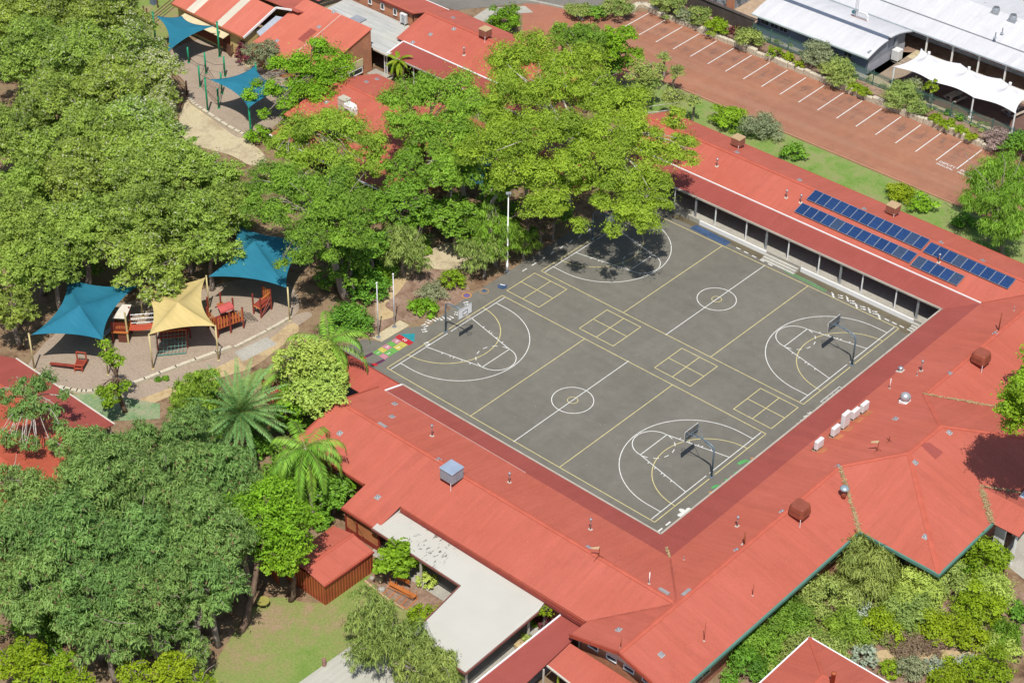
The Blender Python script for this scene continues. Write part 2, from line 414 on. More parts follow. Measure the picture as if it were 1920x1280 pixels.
M['redbitumen'] = ground_mat('worn_red_drive', [(0.27, 0.105, 0.065), (0.36, 0.15, 0.095), (0.31, 0.135, 0.09)], 0.15, 8, bump=0.2)
M['paver'] = ground_mat('tan_pavers', [(0.35, 0.25, 0.17), (0.44, 0.33, 0.23)], 0.5, 3, bump=0.2)

b = MB(); b.poly([(-400, -300, 0), (400, -300, 0), (400, 500, 0), (-400, 500, 0)]); tag(b.build('ground', M['earth']), kind='structure')
# school yard
sheet('court_asphalt', [(-2.9, -6), (36.2, -6), (36.2, 41), (1.6, 41), (1.4, 37.0), (-2.0, 34), (-2.4, 27), (-2.2, 18), (-2.2, 12), (-1.7, 7.2), (-2.9, 5.6), (-3.2, 2.4), (-4.6, 1.6), (-5.2, -1.5)], M['asphalt'], 2, px=False)
sheet('damp_gutter', [(3.6, 37.55), (3.0, 36.7), (8, 36.95), (14, 36.6), (20, 36.95), (23.5, 36.3), (25, 36.9), (29.5, 36.6), (30.6, 35.6), (31.6, 36.2), (31.5, 37.55)], asphalt_mat('damp_brown_asphalt', (0.105, 0.085, 0.048), (0.14, 0.122, 0.085)), 3, px=False)
sheet('flagpole_slab', [(697, 633), (715, 641), (768, 610), (750, 600)], M['limepath'], 3)
sheet('garden_bed', [(700, 628), (748, 598), (770, 604), (870, 563), (880, 540), (830, 500), (780, 500), (700, 560)], M['mulch'], 1)
sheet('stepping_path', smooth_loop([(709, 600), (742, 590), (722, 572), (745, 550), (790, 490), (820, 450), (800, 440), (770, 480), (712, 545), (704, 575)]), M['ochre'], 2)
sheet('bush_path', smooth_loop([(805, 470), (850, 455), (890, 490), (880, 503), (820, 505), (790, 490)]), M['limepath'], 3)
# car park, lawn and drive
sheet('car_park', [(-30, 58.2), (70, 58.0), (70, 70.0), (-26.4, 70.25), (-29, 67)], M['redasphalt'], 2, px=False)
sheet('red_drive', [(-46, 72), (-37, 60), (-28, 50), (-16, 56.5), (-16, 58.2), (-30, 58.3), (-29, 67), (-31, 67.6)], M['redbitumen'], 1, px=False)
sheet('road', [(-60, 52), (-43, 55), (-38.2, 62), (-31, 67.3), (-33, 72), (-44, 85), (-75, 80)], M['road'], 3, px=False)
sheet('footpath', [(880, 38), (915, 15), (985, 12), (1000, 24), (940, 28), (915, 45)], M['concrete'], 4)
sheet('lawn_strip', [(-18, 48), (70, 48), (70, 57.9), (-17, 57.9)], M['lawn'], 3, px=False)
sheet('verge_bed', [(-27, 70.5), (70, 70.2), (70, 120), (-27, 120)], M['mulch'], 1, px=False)
# left playground
sheet('playground_sand', smooth_loop([(50, 690), (90, 715), (120, 733), (175, 735), (245, 722), (330, 690), (440, 655), (545, 598), (560, 560), (520, 520), (420, 530), (330, 560), (210, 570), (110, 620)], 3), M['sand'], 2)
sheet('sandy_path', smooth_loop([(190, 778), (240, 762), (330, 735), (400, 705), (470, 672), (560, 610), (585, 590), (555, 590), (440, 655), (330, 692), (250, 724), (150, 742)], 4), M['sand'], 1)
sheet('ochre_track', smooth_loop([(255, 768), (330, 738), (400, 712), (470, 690), (520, 655), (560, 620), (545, 606), (500, 640), (440, 672), (350, 715), (270, 745), (245, 757)], 4), M['ochre'], 3)
sheet('pale_landing', [(440, 660), (500, 632), (520, 645), (455, 678)], M['concrete'], 4)
sheet('green_mat', [(125, 740), (190, 737), (300, 757), (300, 785), (200, 790), (150, 765)], ground_mat('green_rubber', [(0.09, 0.20, 0.07), (0.20, 0.28, 0.14), (0.32, 0.30, 0.20)], 0.7, 6), 3)
sheet('path_grass', smooth_loop([(300, 800), (400, 760), (440, 720), (500, 690), (560, 720), (540, 800), (420, 830)], 3), M['yardgrass'], 2)
# upper playground
sheet('upper_sand', smooth_loop([(322, 95), (400, 70), (455, 105), (520, 140), (560, 190), (470, 262), (395, 222), (360, 190), (344, 150), (318, 130)], 3), M['sand'], 2)
sheet('sand_apron', smooth_loop([(335, 240), (344, 200), (358, 188), (400, 226), (470, 266), (500, 300), (470, 310), (430, 290), (360, 270)], 3), M['limepath'], 1)
sheet('hall_path', [(420, 98), (470, 130), (505, 128), (470, 100), (430, 82)], M['limepath'], 3)
sheet('hall_lawn', [(230, 0), (330, 0), (338, 20), (318, 60), (300, 100), (220, 120), (200, 40)], M['yardgrass'], 1)
sheet('shaded_paving', [(545, 300), (590, 330), (560, 360), (515, 330)], M['limepath'], 2)
# back yard at the bottom
sheet('back_lawn', smooth_loop([(400, 1290), (430, 1200), (500, 1120), (600, 1130), (700, 1075), (780, 1140), (760, 1180), (700, 1230), (600, 1290)], 3), M['yardgrass'], 2)
sheet('ribbed_slab', [(545, 1290), (655, 1212), (760, 1240), (800, 1290)], roof_mat('pale_ribbed_slab', (0.44, 0.43, 0.37), 'y', (0.40, 0.385, 0.32), pitch=0.5), 4)
sheet('yard_bed', [(684, 1090), (706, 1070), (800, 1040), (860, 1100), (790, 1150), (757, 1140)], M['mulch'], 3)
sheet('patio_floor', [(15.8, -15), (31.5, -15), (34.5, -15), (34.5, -25), (26.3, -25), (26.3, -18), (15.8, -18)], M['concrete'], 3, px=False)
sheet('front_garden_bed', [(44.2, -18), (53, -16), (60, 10), (56, 13), (44.2, 8)], M['mulch'], 1, px=False)
sheet('garden_path', smooth_loop([(1640, 1222), (1700, 1215), (1830, 1222), (1880, 1235), (1830, 1245), (1720, 1248), (1650, 1240)], 3), M['ochre'], 2)
sheet('front_path', [(52.6, 15.0), (60, 13), (70, 18), (70, 24), (52.2, 22)], M['concrete'], 2, px=False)
# raised school terrace beyond the car park
b = MB(); b.slab([(-26.5, 70.9, 0.6), (80, 70.5, 0.6), (80, 130, 0.6), (-26.5, 130, 0.6)], 0.7)
tag(b.build('upper_terrace', M['mulch']), kind='structure')
sheet('terrace_paving', [(-10, 72.7), (2.6, 73.0), (2.6, 82), (70, 82), (70, 73.0), (20, 73.4), (8, 76), (4.4, 73.2)], ground_mat('tan_paving', [(0.22, 0.165, 0.12), (0.30, 0.235, 0.17), (0.26, 0.20, 0.15)], 0.4, 5, bump=0.2), 1, 0.6, False)
sheet('pale_strip', [(2.0, 72.25), (30, 71.75), (30, 73.1), (8, 73.3), (2.0, 74.5)], M['limepath'], 4, 0.6, False)
sheet('grey_strip', [(-13, 72.6), (2, 72.3), (2, 73.8), (-13, 73.8)], M['concrete'], 4, 0.6, False)
sheet('pale_apron', [(2.6, 80.6), (70, 80.6), (70, 82.9), (2.6, 82.9)], M['limepath'], 2, 0.6, False)
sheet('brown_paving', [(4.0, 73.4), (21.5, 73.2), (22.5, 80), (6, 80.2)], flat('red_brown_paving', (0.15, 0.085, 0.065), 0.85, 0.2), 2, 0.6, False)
sheet('tan_forecourt', [(-22, 72.6), (-9.6, 73.4), (-12, 100), (-25, 100)], M['paver'], 3, 0.6, False)

# ------------------------------------------------------------------ painted marks on the court
LW = 0.075
class Marks(MB):
    @property
    def z(s):
        # every stroke a hair above the last, so crossing strokes never share a plane
        s.k_ = (getattr(s, 'k_', 0)+1) % 11
        return s.z_+s.k_*0.00032
    @z.setter
    def z(s, v): s.z_ = v
    def seg(s, p, q, w=LW):
        p, q = np.array(p, float), np.array(q, float); d = q-p; L = np.linalg.norm(d)
        if L < 1e-6: return s
        d /= L; nrm = np.array([-d[1], d[0]])*w/2
        z = s.z
        return s.add([(*(p-nrm), z), (*(q-nrm), z), (*(q+nrm), z), (*(p+nrm), z)], [[0, 1, 2, 3]])
    def line(s, pts, w=LW, closed=False):
        P = [np.array(p, float) for p in pts]
        if closed: P = P+[P[0]]
        for i in range(len(P)-1):
            d = (P[i+1]-P[i]); d /= np.linalg.norm(d)
            e0 = 0 if i == 0 and not closed else w/2; e1 = w/2 if (i < len(P)-2 or closed) else 0
            # stop each stroke short of the last one's end so no two strokes lie on each other
            s.seg(P[i]+d*(w/2 if (i > 0 or closed) else 0), P[i+1]+d*e1, w)
        return s
    def arc(s, c, r, a0, a1, n=40, w=LW):
        vs = []; fs = []; z = s.z
        for i in range(n+1):
            a = a0+(a1-a0)*i/n
            for rr in (r-w/2, r+w/2): vs.append((c[0]+rr*math.cos(a), c[1]+rr*math.sin(a), z))
        for i in range(n): fs.append([2*i, 2*i+1, 2*i+3, 2*i+2])
        s.add(vs, fs); return s
    def blob(s, pts):
        z = s.z
        return s.add([(p[0], p[1], z) for p in pts], [list(range(len(pts)))])
    def ell(s, c, a, b_, rot=0, n=18):
        cr, sr = math.cos(rot), math.sin(rot)
        return s.blob([(c[0]+a*math.cos(t)*cr-b_*math.sin(t)*sr, c[1]+a*math.cos(t)*sr+b_*math.sin(t)*cr) for t in [2*math.pi*i/n for i in range(n)]])
def marks(layer, z0=0.0):
    k = Marks(); k.z = z0+layer*LAYER; return k
def up_build(k, name, mat):
    o = k.build(name, mat)
    for p in o.data.polygons:
        pass
    fl = [p.index for p in o.data.polygons if p.normal.z < 0]
    if fl:
        import bmesh
        bm = bmesh.new(); bm.from_mesh(o.data); bm.faces.ensure_lookup_table()
        bmesh.ops.reverse_faces(bm, faces=[bm.faces[i] for i in fl]); bm.to_mesh(o.data); bm.free()
    return tag(o, kind='structure')

L_, W_ = 30.10, 15.25
yel, whi = marks(4), marks(5)
for oy in (0.0, 20.775):
    # netball court in yellow
    pole_gap = 0.35; mid = oy+W_/2
    yel.seg((0, oy), (L_, oy)); yel.seg((0, oy+W_), (L_, oy+W_))
    for x in (0, L_):
        yel.seg((x, oy+LW/2), (x, mid-pole_gap)); yel.seg((x, mid+pole_gap), (x, oy+W_-LW/2))
    for x in (L_/3, 2*L_/3): yel.seg((x, oy+LW/2), (x, oy+W_-LW/2))
    yel.arc((0, mid), 4.95, -math.pi/2, math.pi/2, 48); yel.arc((L_, mid), 4.95, math.pi/2, 1.5*math.pi, 48)
    yel.arc((L_/2, mid), 0.46, 0, 2*math.pi, 28, 0.06)
    # basketball court in white
    whi.seg((L_/2, oy-0.1), (L_/2, oy+W_+0.1)); whi.arc((L_/2, mid), 1.83, 0, 2*math.pi, 48)
    for sgn, xb in ((1, 0.40), (-1, L_-0.42)):
        whi.seg((xb, oy+0.1), (xb, mid-pole_gap*0.6)); whi.seg((xb, mid+pole_gap*0.6), (xb, oy+W_-0.1))
        xc = xb+sgn*1.3; xf = xb+sgn*5.7
        a0 = -math.pi/2 if sgn > 0 else math.pi/2
        whi.arc((xc, mid), 6.32, a0, a0+math.pi, 60)
        for yy in (mid-6.32, mid+6.32): whi.seg((xb+sgn*LW/2, yy), (xc, yy))
        for sy in (-1, 1):
            p, q = np.array((xb, mid+sy*3.0)), np.array((xf, mid+sy*1.8))
            whi.seg(p, q)
            d = (q-p)/np.linalg.norm(q-p)
            for t in (1.75, 2.6, 2.95, 3.8, 4.65):
                c = p+d*t; whi.seg(c, c+np.array((0, sy*0.22)))
        whi.seg((xf, mid-1.8), (xf, mid+1.8)); whi.arc((xf, mid), 1.8, a0, a0+math.pi, 30)
        for k in range(6): whi.arc((xf, mid), 1.8, a0+math.pi*(1+(k+0.25)/6), a0+math.pi*(1+(k+0.75)/6), 4)
for x0, y0 in ((-0.2, 16.13), (8.65, 16.13), (17.37, 16.13), (26.05, 16.13)):
    S = 3.97
    yel.line([(x0, y0), (x0+S, y0), (x0+S, y0+S), (x0, y0+S)], LW, True)
    yel.seg((x0+S/2, y0+LW/2), (x0+S/2, y0+S-LW/2)); yel.seg((x0+LW/2, y0+S/2), (x0+S-LW/2, y0+S/2))
up_build(yel, 'yellow_court_lines', M['line_y']); up_build(whi, 'white_court_lines', M['line_w'])
# the dashed running track and the footprints round the edge
tr = marks(6)
for k in range(5): tr.seg((11.2+k*0.98, 36.7-0.05*k), (11.7+k*0.98, 36.68-0.05*k), 0.13)
for k in range(4): tr.seg((28.3+k*0.8, 36.45), (28.8+k*0.8, 36.42), 0.13)
tr.arc((31.0, 35.9), 0.55, math.pi*0.1, math.pi*0.5, 8, 0.10)
for k in range(3): tr.seg((31.0, 0.9-k*1.05), (31.0, 0.3-k*1.05), 0.15)
for k in range(8): tr.seg((-1.25+0.02*k, 19.5+k*1.35), (-1.25, 20.15+k*1.35), 0.12)
tr.seg((30.2, -1.5), (30.2, -0.9), 0.10)
def foot(k, c, a):
    d = np.array((math.cos(a), math.sin(a))); nn = np.array((-d[1], d[0]))
    k.ell(np.array(c)+d*0.13, 0.17, 0.085, a, 12); k.ell(np.array(c)-d*0.14, 0.085, 0.07, a, 10)
for k, (x, y) in enumerate(((22.6, 36.4), (23.3, 36.62), (23.95, 36.8), (24.6, 36.62), (25.2, 36.4), (25.85, 36.5), (26.5, 36.62), (27.1, 36.62), (27.7, 36.4))):
    foot(tr, (x-0.12, y+0.14), math.radians(20 if k % 2 else -35)); foot(tr, (x+0.12, y-0.14), math.radians(20 if k % 2 else -35))
for px, py, a in ((795, 620, 60), (796, 611, 80), (803, 603, 10), (816, 599, 0), (829, 597, -10), (844, 596, 0), (856, 588, 30), (874, 569, 60), (800, 645, 70)):
    c = at(px, py)[:2]; r = math.radians(a); o2 = np.array((-math.sin(r), math.cos(r)))*0.17
    foot(tr, c+o2, r); foot(tr, c-o2, r)
for px, py in ((1501, 793), (1508, 787), (1514, 780), (1521, 774), (1527, 773)):
    c = at(px, py)[:2]; foot(tr, c+np.array((0, .13)), 1.2); foot(tr, c-np.array((.1, .13)), 1.2)
for a in range(5):                                      # white petals by the south corner
    t = 1.9+a*1.15
    if math.cos(t) < 0.75: tr.ell(np.array((31.35, 2.55))+0.42*np.array((math.cos(t), math.sin(t))), 0.36, 0.22, t, 14)
up_build(tr, 'painted_track_marks', M['line_w'])
gm = marks(6)
for k in range(11):                                      # the green number caterpillar
    x = 17.0+k*0.44; gm.line([(x, 36.5-0.02*k), (x+0.36, 36.5-0.02*k), (x+0.36, 36.82-0.02*k), (x, 36.82-0.02*k)], 0.055, True)
    gm.seg((x+0.18, 36.53-0.02*k), (x+0.18, 36.79-0.02*k), 0.05)
for px, py, L, a in ((1392, 866, 0.95, 25), (1384, 885, 0.75, 20), (1365, 899, 0.6, 0), (1341, 912, 0.75, 25), (1404, 868, 0.7, 75)):
    c = at(px, py)[:2]; gm.ell(c, L*0.55, L*0.2, math.radians(a+50), 14)
up_build(gm, 'painted_green_leaves', flat('green_line_paint', (0.085, 0.34, 0.10), 0.8, 0.2))
bl = marks(3); bl.blob([(5.8, 36.35), (5.9, 37.3), (10.3, 37.15), (10.25, 36.2)]); bl.ell(at(942, 537)[:2], 0.46, 0.46); bl.ell(at(908, 545)[:2], 0.2, 0.2)
up_build(bl, 'painted_blue_patch', flat('worn_blue_paint', (0.045, 0.085, 0.17), 0.85, 0.3))
og = marks(5)
for px, py in ((1410, 859), (1392, 879), (1372, 893), (1356, 906), (1332, 923)):
    c = at(px, py)[:2]
    for a in range(4): og.ell(c+0.09*np.array((math.cos(a*1.6), math.sin(a*1.6))), 0.075, 0.05, a*1.6, 8)
og.arc(at(875, 554)[:2], 0.42, 0, 6.283, 24, 0.09); og.arc(at(908, 546)[:2], 0.42, 0, 6.283, 24, 0.05)
up_build(og, 'painted_orange_flowers', flat('orange_line_paint', (0.55, 0.26, 0.07), 0.8, 0.2))
vi = marks(4); vi.ell(at(875, 554)[:2], 0.3, 0.3); up_build(vi, 'painted_violet_dot', flat('violet_paint', (0.14, 0.10, 0.26), 0.85, 0.2))
wb = marks(7); wb.seg(at(942, 534)[:2]+np.array((-.2, -.1)), at(942, 534)[:2]+np.array((.25, .1)), 0.14); up_build(wb, 'painted_white_bird', M['line_w'])
ye = marks(6)
for px, py in ((1648, 683), (1657, 673), (1671, 662)): ye.arc(at(px, py)[:2]+np.array((0.12, 0)), 0.42, 0, 6.283, 26, 0.08)
up_build(ye, 'painted_yellow_rings', M['line_y'])
nl = marks(6); nl.line([(31.0, 22.1), (31.45, 22.1), (31.45, 25.0), (31.0, 25.0)], 0.06, True)
for k in range(7): nl.line([(31.08, 22.28+k*0.38), (31.37, 22.28+k*0.38), (31.37, 22.5+k*0.38), (31.08, 22.5+k*0.38)][:3+(k % 2)], 0.045, False)
up_build(nl, 'painted_number_line', M['line_w'])
# hopscotch rocket beside the south-west corner
hx0, hx1, hy0, hy1 = -2.55, -1.0, 0.75, 4.35
HC = {'g': (0.13, 0.34, 0.075), 'y': (0.48, 0.43, 0.09), 'p': (0.45, 0.20, 0.24), 'r': (0.42, 0.022, 0.03), 't': (0.02, 0.24, 0.27), 'v': (0.10, 0.03, 0.07)}
HM = {k: flat('hopscotch_paint_'+k, c, 0.85, 0.18, 3) for k, c in HC.items()}
rows = ['gp', 'yg', 'pg', 'gy', 'py']
hs = {k: marks(4) for k in HC}; step = (hy1-0.62-hy0)/5
for i, r in enumerate(rows):
    for j, c in enumerate(r):
        xa = hx0+0.16*i*0.0+(hx1-hx0)*(0 if j == 0 else 0.5); xb = xa+(hx1-hx0)/2-0.03
        y0_, y1_ = hy0+i*step, hy0+(i+1)*step-0.03
        hs[c].blob([(xa, y0_), (xb, y0_), (xb, y1_), (xa, y1_)])
hs['r'].blob([(hx0-0.15, hy1-0.6), (hx1+0.12, hy1-0.6), (hx1+0.12, hy1), (hx0-0.15, hy1)])
hs['t'].blob([(hx0-0.12, hy1+0.04), (hx1+0.1, hy1+0.04), (-1.78, hy1+1.05)])
for x in (hx0+0.05, hx1-0.05):
    hs['v'].blob([(x-0.25, hy0-0.95), (x+0.12, hy0-0.9), (x+0.2, hy0-0.05), (x-0.12, hy0-0.05)])
    hs['r'].ell((x-0.1, hy0-1.15), 0.3, 0.2, 0.5)
for k, h in hs.items(): up_build(h, 'hopscotch_paint', HM[k])

def text_mark(txt, origin, ux, size, mat, z, name):
    """paint a word on the ground: built-in lettering turned into flat mesh"""
    cu = bpy.data.curves.new(name, 'FONT'); cu.body = txt; cu.size = size; cu.align_x = 'CENTER'; cu.align_y = 'CENTER'; cu.resolution_u = 2; cu.offset = 0.012*size
    tmp = bpy.data.objects.new(name+'_curve', cu); COL.objects.link(tmp)
    dg = bpy.context.evaluated_depsgraph_get(); me = bpy.data.meshes.new_from_object(tmp.evaluated_get(dg))
    bpy.data.objects.remove(tmp); bpy.data.curves.remove(cu)
    o = bpy.data.objects.new(name, me); COL.objects.link(o); me.materials.clear(); me.materials.append(mat)
    o.location = (origin[0], origin[1], z); o.rotation_euler = (0, 0, math.atan2(ux[1], ux[0]))
    return o
for i, (t, x, y) in enumerate((('10', -1.78, hy1-0.3), ('9', -2.15, hy1-0.95), ('7', -1.4, hy1-1.55), ('5', -2.15, hy1-2.15), ('3', -1.4, hy1-2.75), ('1', -2.15, hy0+0.3))):
    tag(text_mark(t, (x, y), (1, 0), 0.5, M['line_w'], 6*LAYER, 'hopscotch_number'), kind='structure')
# parking bays
pk = marks(5)
for k in range(20):
    x = -25.9+k*2.505
    pk.seg((x, 64.95-k*0.045), (x-0.1, 70.05-k*0.04), 0.11)
up_build(pk, 'parking_bay_lines', M['line_w'])
for x in (17.98, 20.5):
    for t, dy in (('DEPUTY', 0.30), ('PRINCIPAL', -0.24)):
        tag(text_mark(t, (x+0.05, 63.92-0.0+dy), (1, -0.02), 0.52 if t == 'DEPUTY' else 0.42, M['line_w'], 6*LAYER, 'parking_bay_lettering'), kind='structure')
# edgings
def kerb(pts, w, h, mat, label, cat='edging', px=True, name='stone_edging', group=None):
    P = [tuple(at(*p)) if px else (*p, 0) for p in pts]; bb = MB()
    for i in range(len(P)-1):
        a, c = np.array(P[i][:2]), np.array(P[i+1][:2]); L = np.linalg.norm(c-a)
        mdl = (a+c)/2; bb.box((*mdl, h/2), (L+w*0.3, w, h), math.atan2(*(c-a)[::-1]))
    o = bb.build(name, mat); return solo(o, label, cat, group)
kerb(smooth_loop([(112, 729), (145, 736), (175, 736), (245, 723), (330, 691), (432, 654)], 3, False), 0.35, 0.3, M['stone'], 'curved limestone edging in front of the sandpit of the shade sails')
kerb([(441, 654), (500, 624), (546, 598)], 0.28, 0.3, M['stone'], 'straight limestone edging right of the yellow shade sail')
kerb(smooth_loop([(356, 187), (362, 196), (380, 208), (415, 232), (450, 252), (466, 258)], 3, False), 0.35, 0.3, M['stone'], 'curved pale edging of the sandpit with the green posts')
kerb([(-16, 58.1), (70, 57.95)], 0.16, 0.12, flat('kerb_tan', (0.40, 0.22, 0.13), 0.8), 'thin tan kerb between the lawn strip and the red car park', 'kerb', False, 'concrete_kerb')
kerb([(684, 1090), (720, 1120), (757, 1143)], 0.15, 0.16, M['ochre'], 'thin timber edging between the back lawn and the mulched bed by the red shed')
kerb([(960, -4), (1065, 18), (1092, 38)], 0.35, 0.2, M['concrete'], 'pale kerb beside the grey road at the top edge', 'kerb', True, 'concrete_kerb')
# limestone retaining wall of the car park, of rough blocks
rng = random.Random(5); bb = MB(); x = -26.2
while x < 69:
    w = rng.uniform(0.7, 1.5); h = rng.uniform(0.5, 0.78)
    if not (19.9 < x < 24.0):
        y = 70.47-(x+26)*0.011+rng.uniform(-0.07, 0.07)
        bb.bbox((x+w/2, y, h/2), (w*0.985, rng.uniform(0.42, 0.6), h), 0.07, rng.uniform(-0.04, 0.04))
    x += w
solo(bb.build('retaining_wall', M['stone']), 'long low limestone block wall along the far side of the red car park', 'wall')
bb = MB(); pts = smooth_loop([(1183, 26), (1192, 15), (1207, 12), (1226, 22)], 4, False)
for i in range(len(pts)-1):
    a, c = at(*pts[i])[:2], at(*pts[i+1])[:2]; bb.bbox((*((a+c)/2), 0.25), (np.linalg.norm(c-a)*0.97, 0.8, 0.5), 0.08, math.atan2(*(c-a)[::-1]))
solo(bb.build('retaining_wall', M['stone']), 'short curved end of the limestone wall at the first parking bay', 'wall')
# ------------------------------------------------------------------ buildings
ROOFS = []                                   # planes for setting things on roofs
def reg(pts):
    P = np.array(pts, float); n = np.zeros(3)
    for i in range(len(P)): n += np.cross(P[i]-P[0], P[(i+1) % len(P)]-P[0])
    n /= np.linalg.norm(n)
    if n[2] < 0: n = -n
    ROOFS.append((P, n, P.mean(0)))
def inside(P, x, y):
    c = False; k = len(P)
    for i in range(k):
        x1, y1, x2, y2 = P[i][0], P[i][1], P[(i+1) % k][0], P[(i+1) % k][1]
        if (y1 > y) != (y2 > y) and x < (x2-x1)*(y-y1)/(y2-y1)+x1: c = not c
    return c
def on_roof(px, py, dflt=3.6):
    d = DV + RV*(px-960)/F_PX - UV*(py-640)/F_PX; best = None
    for P, n, c in ROOFS:
        den = d @ n
        if abs(den) < 1e-6: continue
        t = ((c-CAM) @ n)/den; X = CAM+d*t
        if t > 0 and inside(P, X[0], X[1]) and (best is None or t < best[0]): best = (t, X, n)
    if best is None: return at(px, py, dflt), np.array((0, 0, 1.0))
    return best[1], best[2]

def roof(parent, name, polys, mat, t=0.09):
    b = MB()
    for p in polys: b.slab(p, t); reg(p)
    return b.build(name, mat, parent)
def bar(bb, p, q, w, h, up=(0, 0, 1)):
    """square bar from p to q, w wide and h high"""
    p, q = Vector(p), Vector(q); d = (q-p); L = d.length; d.normalize(); u = Vector(up)
    s_ = d.cross(u).normalized(); u = s_.cross(d)
    Mx = Matrix((d, s_, u)).transposed(); c = (p+q)/2
    return bb.box(tuple(c), (L, w, h), M=Mx)
def capping(parent, name, segs, mat, w=0.42, lift=0.03):
    """folded ridge capping: two leaves meeting at the crest"""
    bb = MB()
    for p, q in segs:
        p, q = Vector(p), Vector(q); d = (q-p).normalized(); s_ = d.cross(Vector((0, 0, 1))).normalized()
        n = Vector((0, 0, 1))
        for sg in (1, -1):
            a, c = p+n*lift*2, q+n*lift*2; e, f = c+s_*sg*w/2-n*(w*0.14+0.0), a+s_*sg*w/2-n*(w*0.14)
            bb.slab([a, c, e, f], 0.03)
    return bb.build(name, mat, parent)
def walls(parent, name, loop, z0, z1, mat, t=0.2, closed=True):
    bb = MB(); k = len(loop)
    for i in range(k if closed else k-1):
        a, c = np.array(loop[i], float), np.array(loop[(i+1) % k], float); L = np.linalg.norm(c-a); d = (c-a)/L
        bb.box((*((a+c)/2+0*d), (z0+z1)/2), (L-t-0.004 if i % 2 else L+t, t, z1-z0), math.atan2(d[1], d[0]))
    return bb.build(name, mat, parent)
def window(parent, c, w, h, axis, frame=None, glass=None, proud=0.06):
    """window in a wall running along the given axis: frame with a pane and a mullion"""
    fr = MB(); ax = 0 if axis == 'x' else 1
    def bx_(dx, dz, sw, sh, dep):
        ce = [c[0], c[1], c[2]+dz]; ce[ax] += dx
        sz = [dep, dep, sh]; sz[ax] = sw
        return fr.box(ce, sz)
    fw = 0.07
    bx_(0, h/2-fw/2, w, fw, proud*2+0.04); bx_(0, -h/2+fw/2, w, fw, proud*2+0.08)
    for s_ in (-1, 1): bx_(s_*(w/2-fw/2), 0, fw, h-2*fw-0.004, proud*2+0.03)
    if w > 1.1: bx_(0, 0, 0.05, h-2*fw-0.004, proud*2)
    f = fr.build('window', frame or M['white'], parent)
    g = MB(); sz = [proud, proud, h-2*fw]; sz[ax] = w-2*fw; g.box(c, sz)
    g.build('pane', glass or M['glass'], f)
    return f

# ---- the quadrangle
sch = thing('school_building', 'long low red roofed school wrapped in a U round the grey ball court', 'school', (20, 0, 0))
ZE, ZV, ZR, ZO = 2.8, 3.3, 4.5, 3.2
xe, xv, xr, xo = 33.2, 35.6, 39.75, 44.5
ye, yv, yr, yo = 37.8, 40.2, 44.4, 48.6
se, sv, sr, so = -3.4, -5.4, -10.05, -15.0
ZS = 3.23
roof(sch, 'verandah_roof', [[(-6.7, ye, ZE), (xe, ye, ZE), (xv, yv, ZV), (-6.7, yv, ZV)]], M['ver_y'])
roof(sch, 'verandah_roof', [[(xe, ye, ZE), (xe, se, ZE), (xv, sv, ZV), (xv, yv, ZV)]], M['ver_x'])
roof(sch, 'verandah_roof', [[(5.2, se, ZE), (xe, se, ZE), (xv, sv, ZV), (5.2, sv, ZV)]], M['ver_y'])
roof(sch, 'roof', [[(-6.7, yv, ZV), (xv, yv, ZV), (xr, yr, ZR), (-6.7, yr, ZR)], [(-6.7, yr, ZR), (xr, yr, ZR), (xo, yo, ZO), (-6.7, yo, ZO)]], M['roof_y'])
AP1, AP2 = (43.5, 15.1, 5.58), (43.6, 19.75, 5.6)
roof(sch, 'roof', [[(xv, yv, ZV), (xv, sv, ZV), (xr, sr, ZR), (xr, 11.1, ZR), AP1, AP2, (xr, 23.75, ZR), (xr, yr, ZR)],
                   [(xr, -16.7, ZR), (xo, -16.7, ZO), (xo, 7.0, ZO), (xr, 11.1, ZR)],
                   [(xr, -16.7, ZR), (xr, sr, ZR), (35.3, -14.9, ZS), (35.3, -16.7, ZS)],
                   [(51.6, 7.0, ZO), (51.6, 28.0, ZO), AP2, AP1],
                   [(xr, 23.75, ZR), (xo, 28.0, ZO), (xo, yo, ZO), (xr, yr, ZR)]], M['roof_x'])
roof(sch, 'roof', [[(xo, 7.0, ZO), (51.6, 7.0, ZO), AP1, (xr, 11.1, ZR)], [(xr, 23.75, ZR), AP2, (51.6, 28.0, ZO), (xo, 28.0, ZO)]], M['roof_y'])
roof(sch, 'roof', [[(4.5, sv, ZV), (xv, sv, ZV), (xr, sr, ZR), (4.5, sr, ZR)],
                   [(4.5, sr, ZR), (xr, sr, ZR), (35.3, -14.9, ZS), (16.4, so, ZS), (16.4, -17.6, 2.55), (12.55, -17.6, 2.55), (12.55, so, ZS), (4.5, so, ZS)]], M['roof_y'])
capping(sch, 'ridge_capping', [((-6.7, yr, ZR), (xr, yr, ZR)), ((4.5, sr, ZR), (xr-.3, sr, ZR)), ((xr, yr, ZR), (xr, 24, ZR)), ((xr, 11, ZR), (xr, -16.7, ZR)),
        (AP1, AP2), (AP1, (51.6, 7.0, ZO)), (AP2, (51.6, 28, ZO)), (AP1, (xr, 11.1, ZR)), (AP2, (xr, 23.75, ZR)), ((xr, yr, ZR), (xo, yo, ZO))], M['cap'])
# valley strips (sheet laps where two slopes meet low)
VF = flat('valley_paint', (0.36, 0.085, 0.055), 0.7, 0.3)
for p, q in (((xv, sv, ZV), (xr, sr, ZR)), ((xv, yv, ZV), (xr, yr, ZR)), ((xr, sr, ZR), (35.3, -14.9, ZS)), ((xr, 23.75, ZR), (xo, 28, ZO))):
    bb = MB(); bar(bb, Vector(p)+Vector((0, 0, .012)), Vector(q)+Vector((0, 0, .012)), 0.16, 0.03); bb.build('valley_flashing', VF, sch)
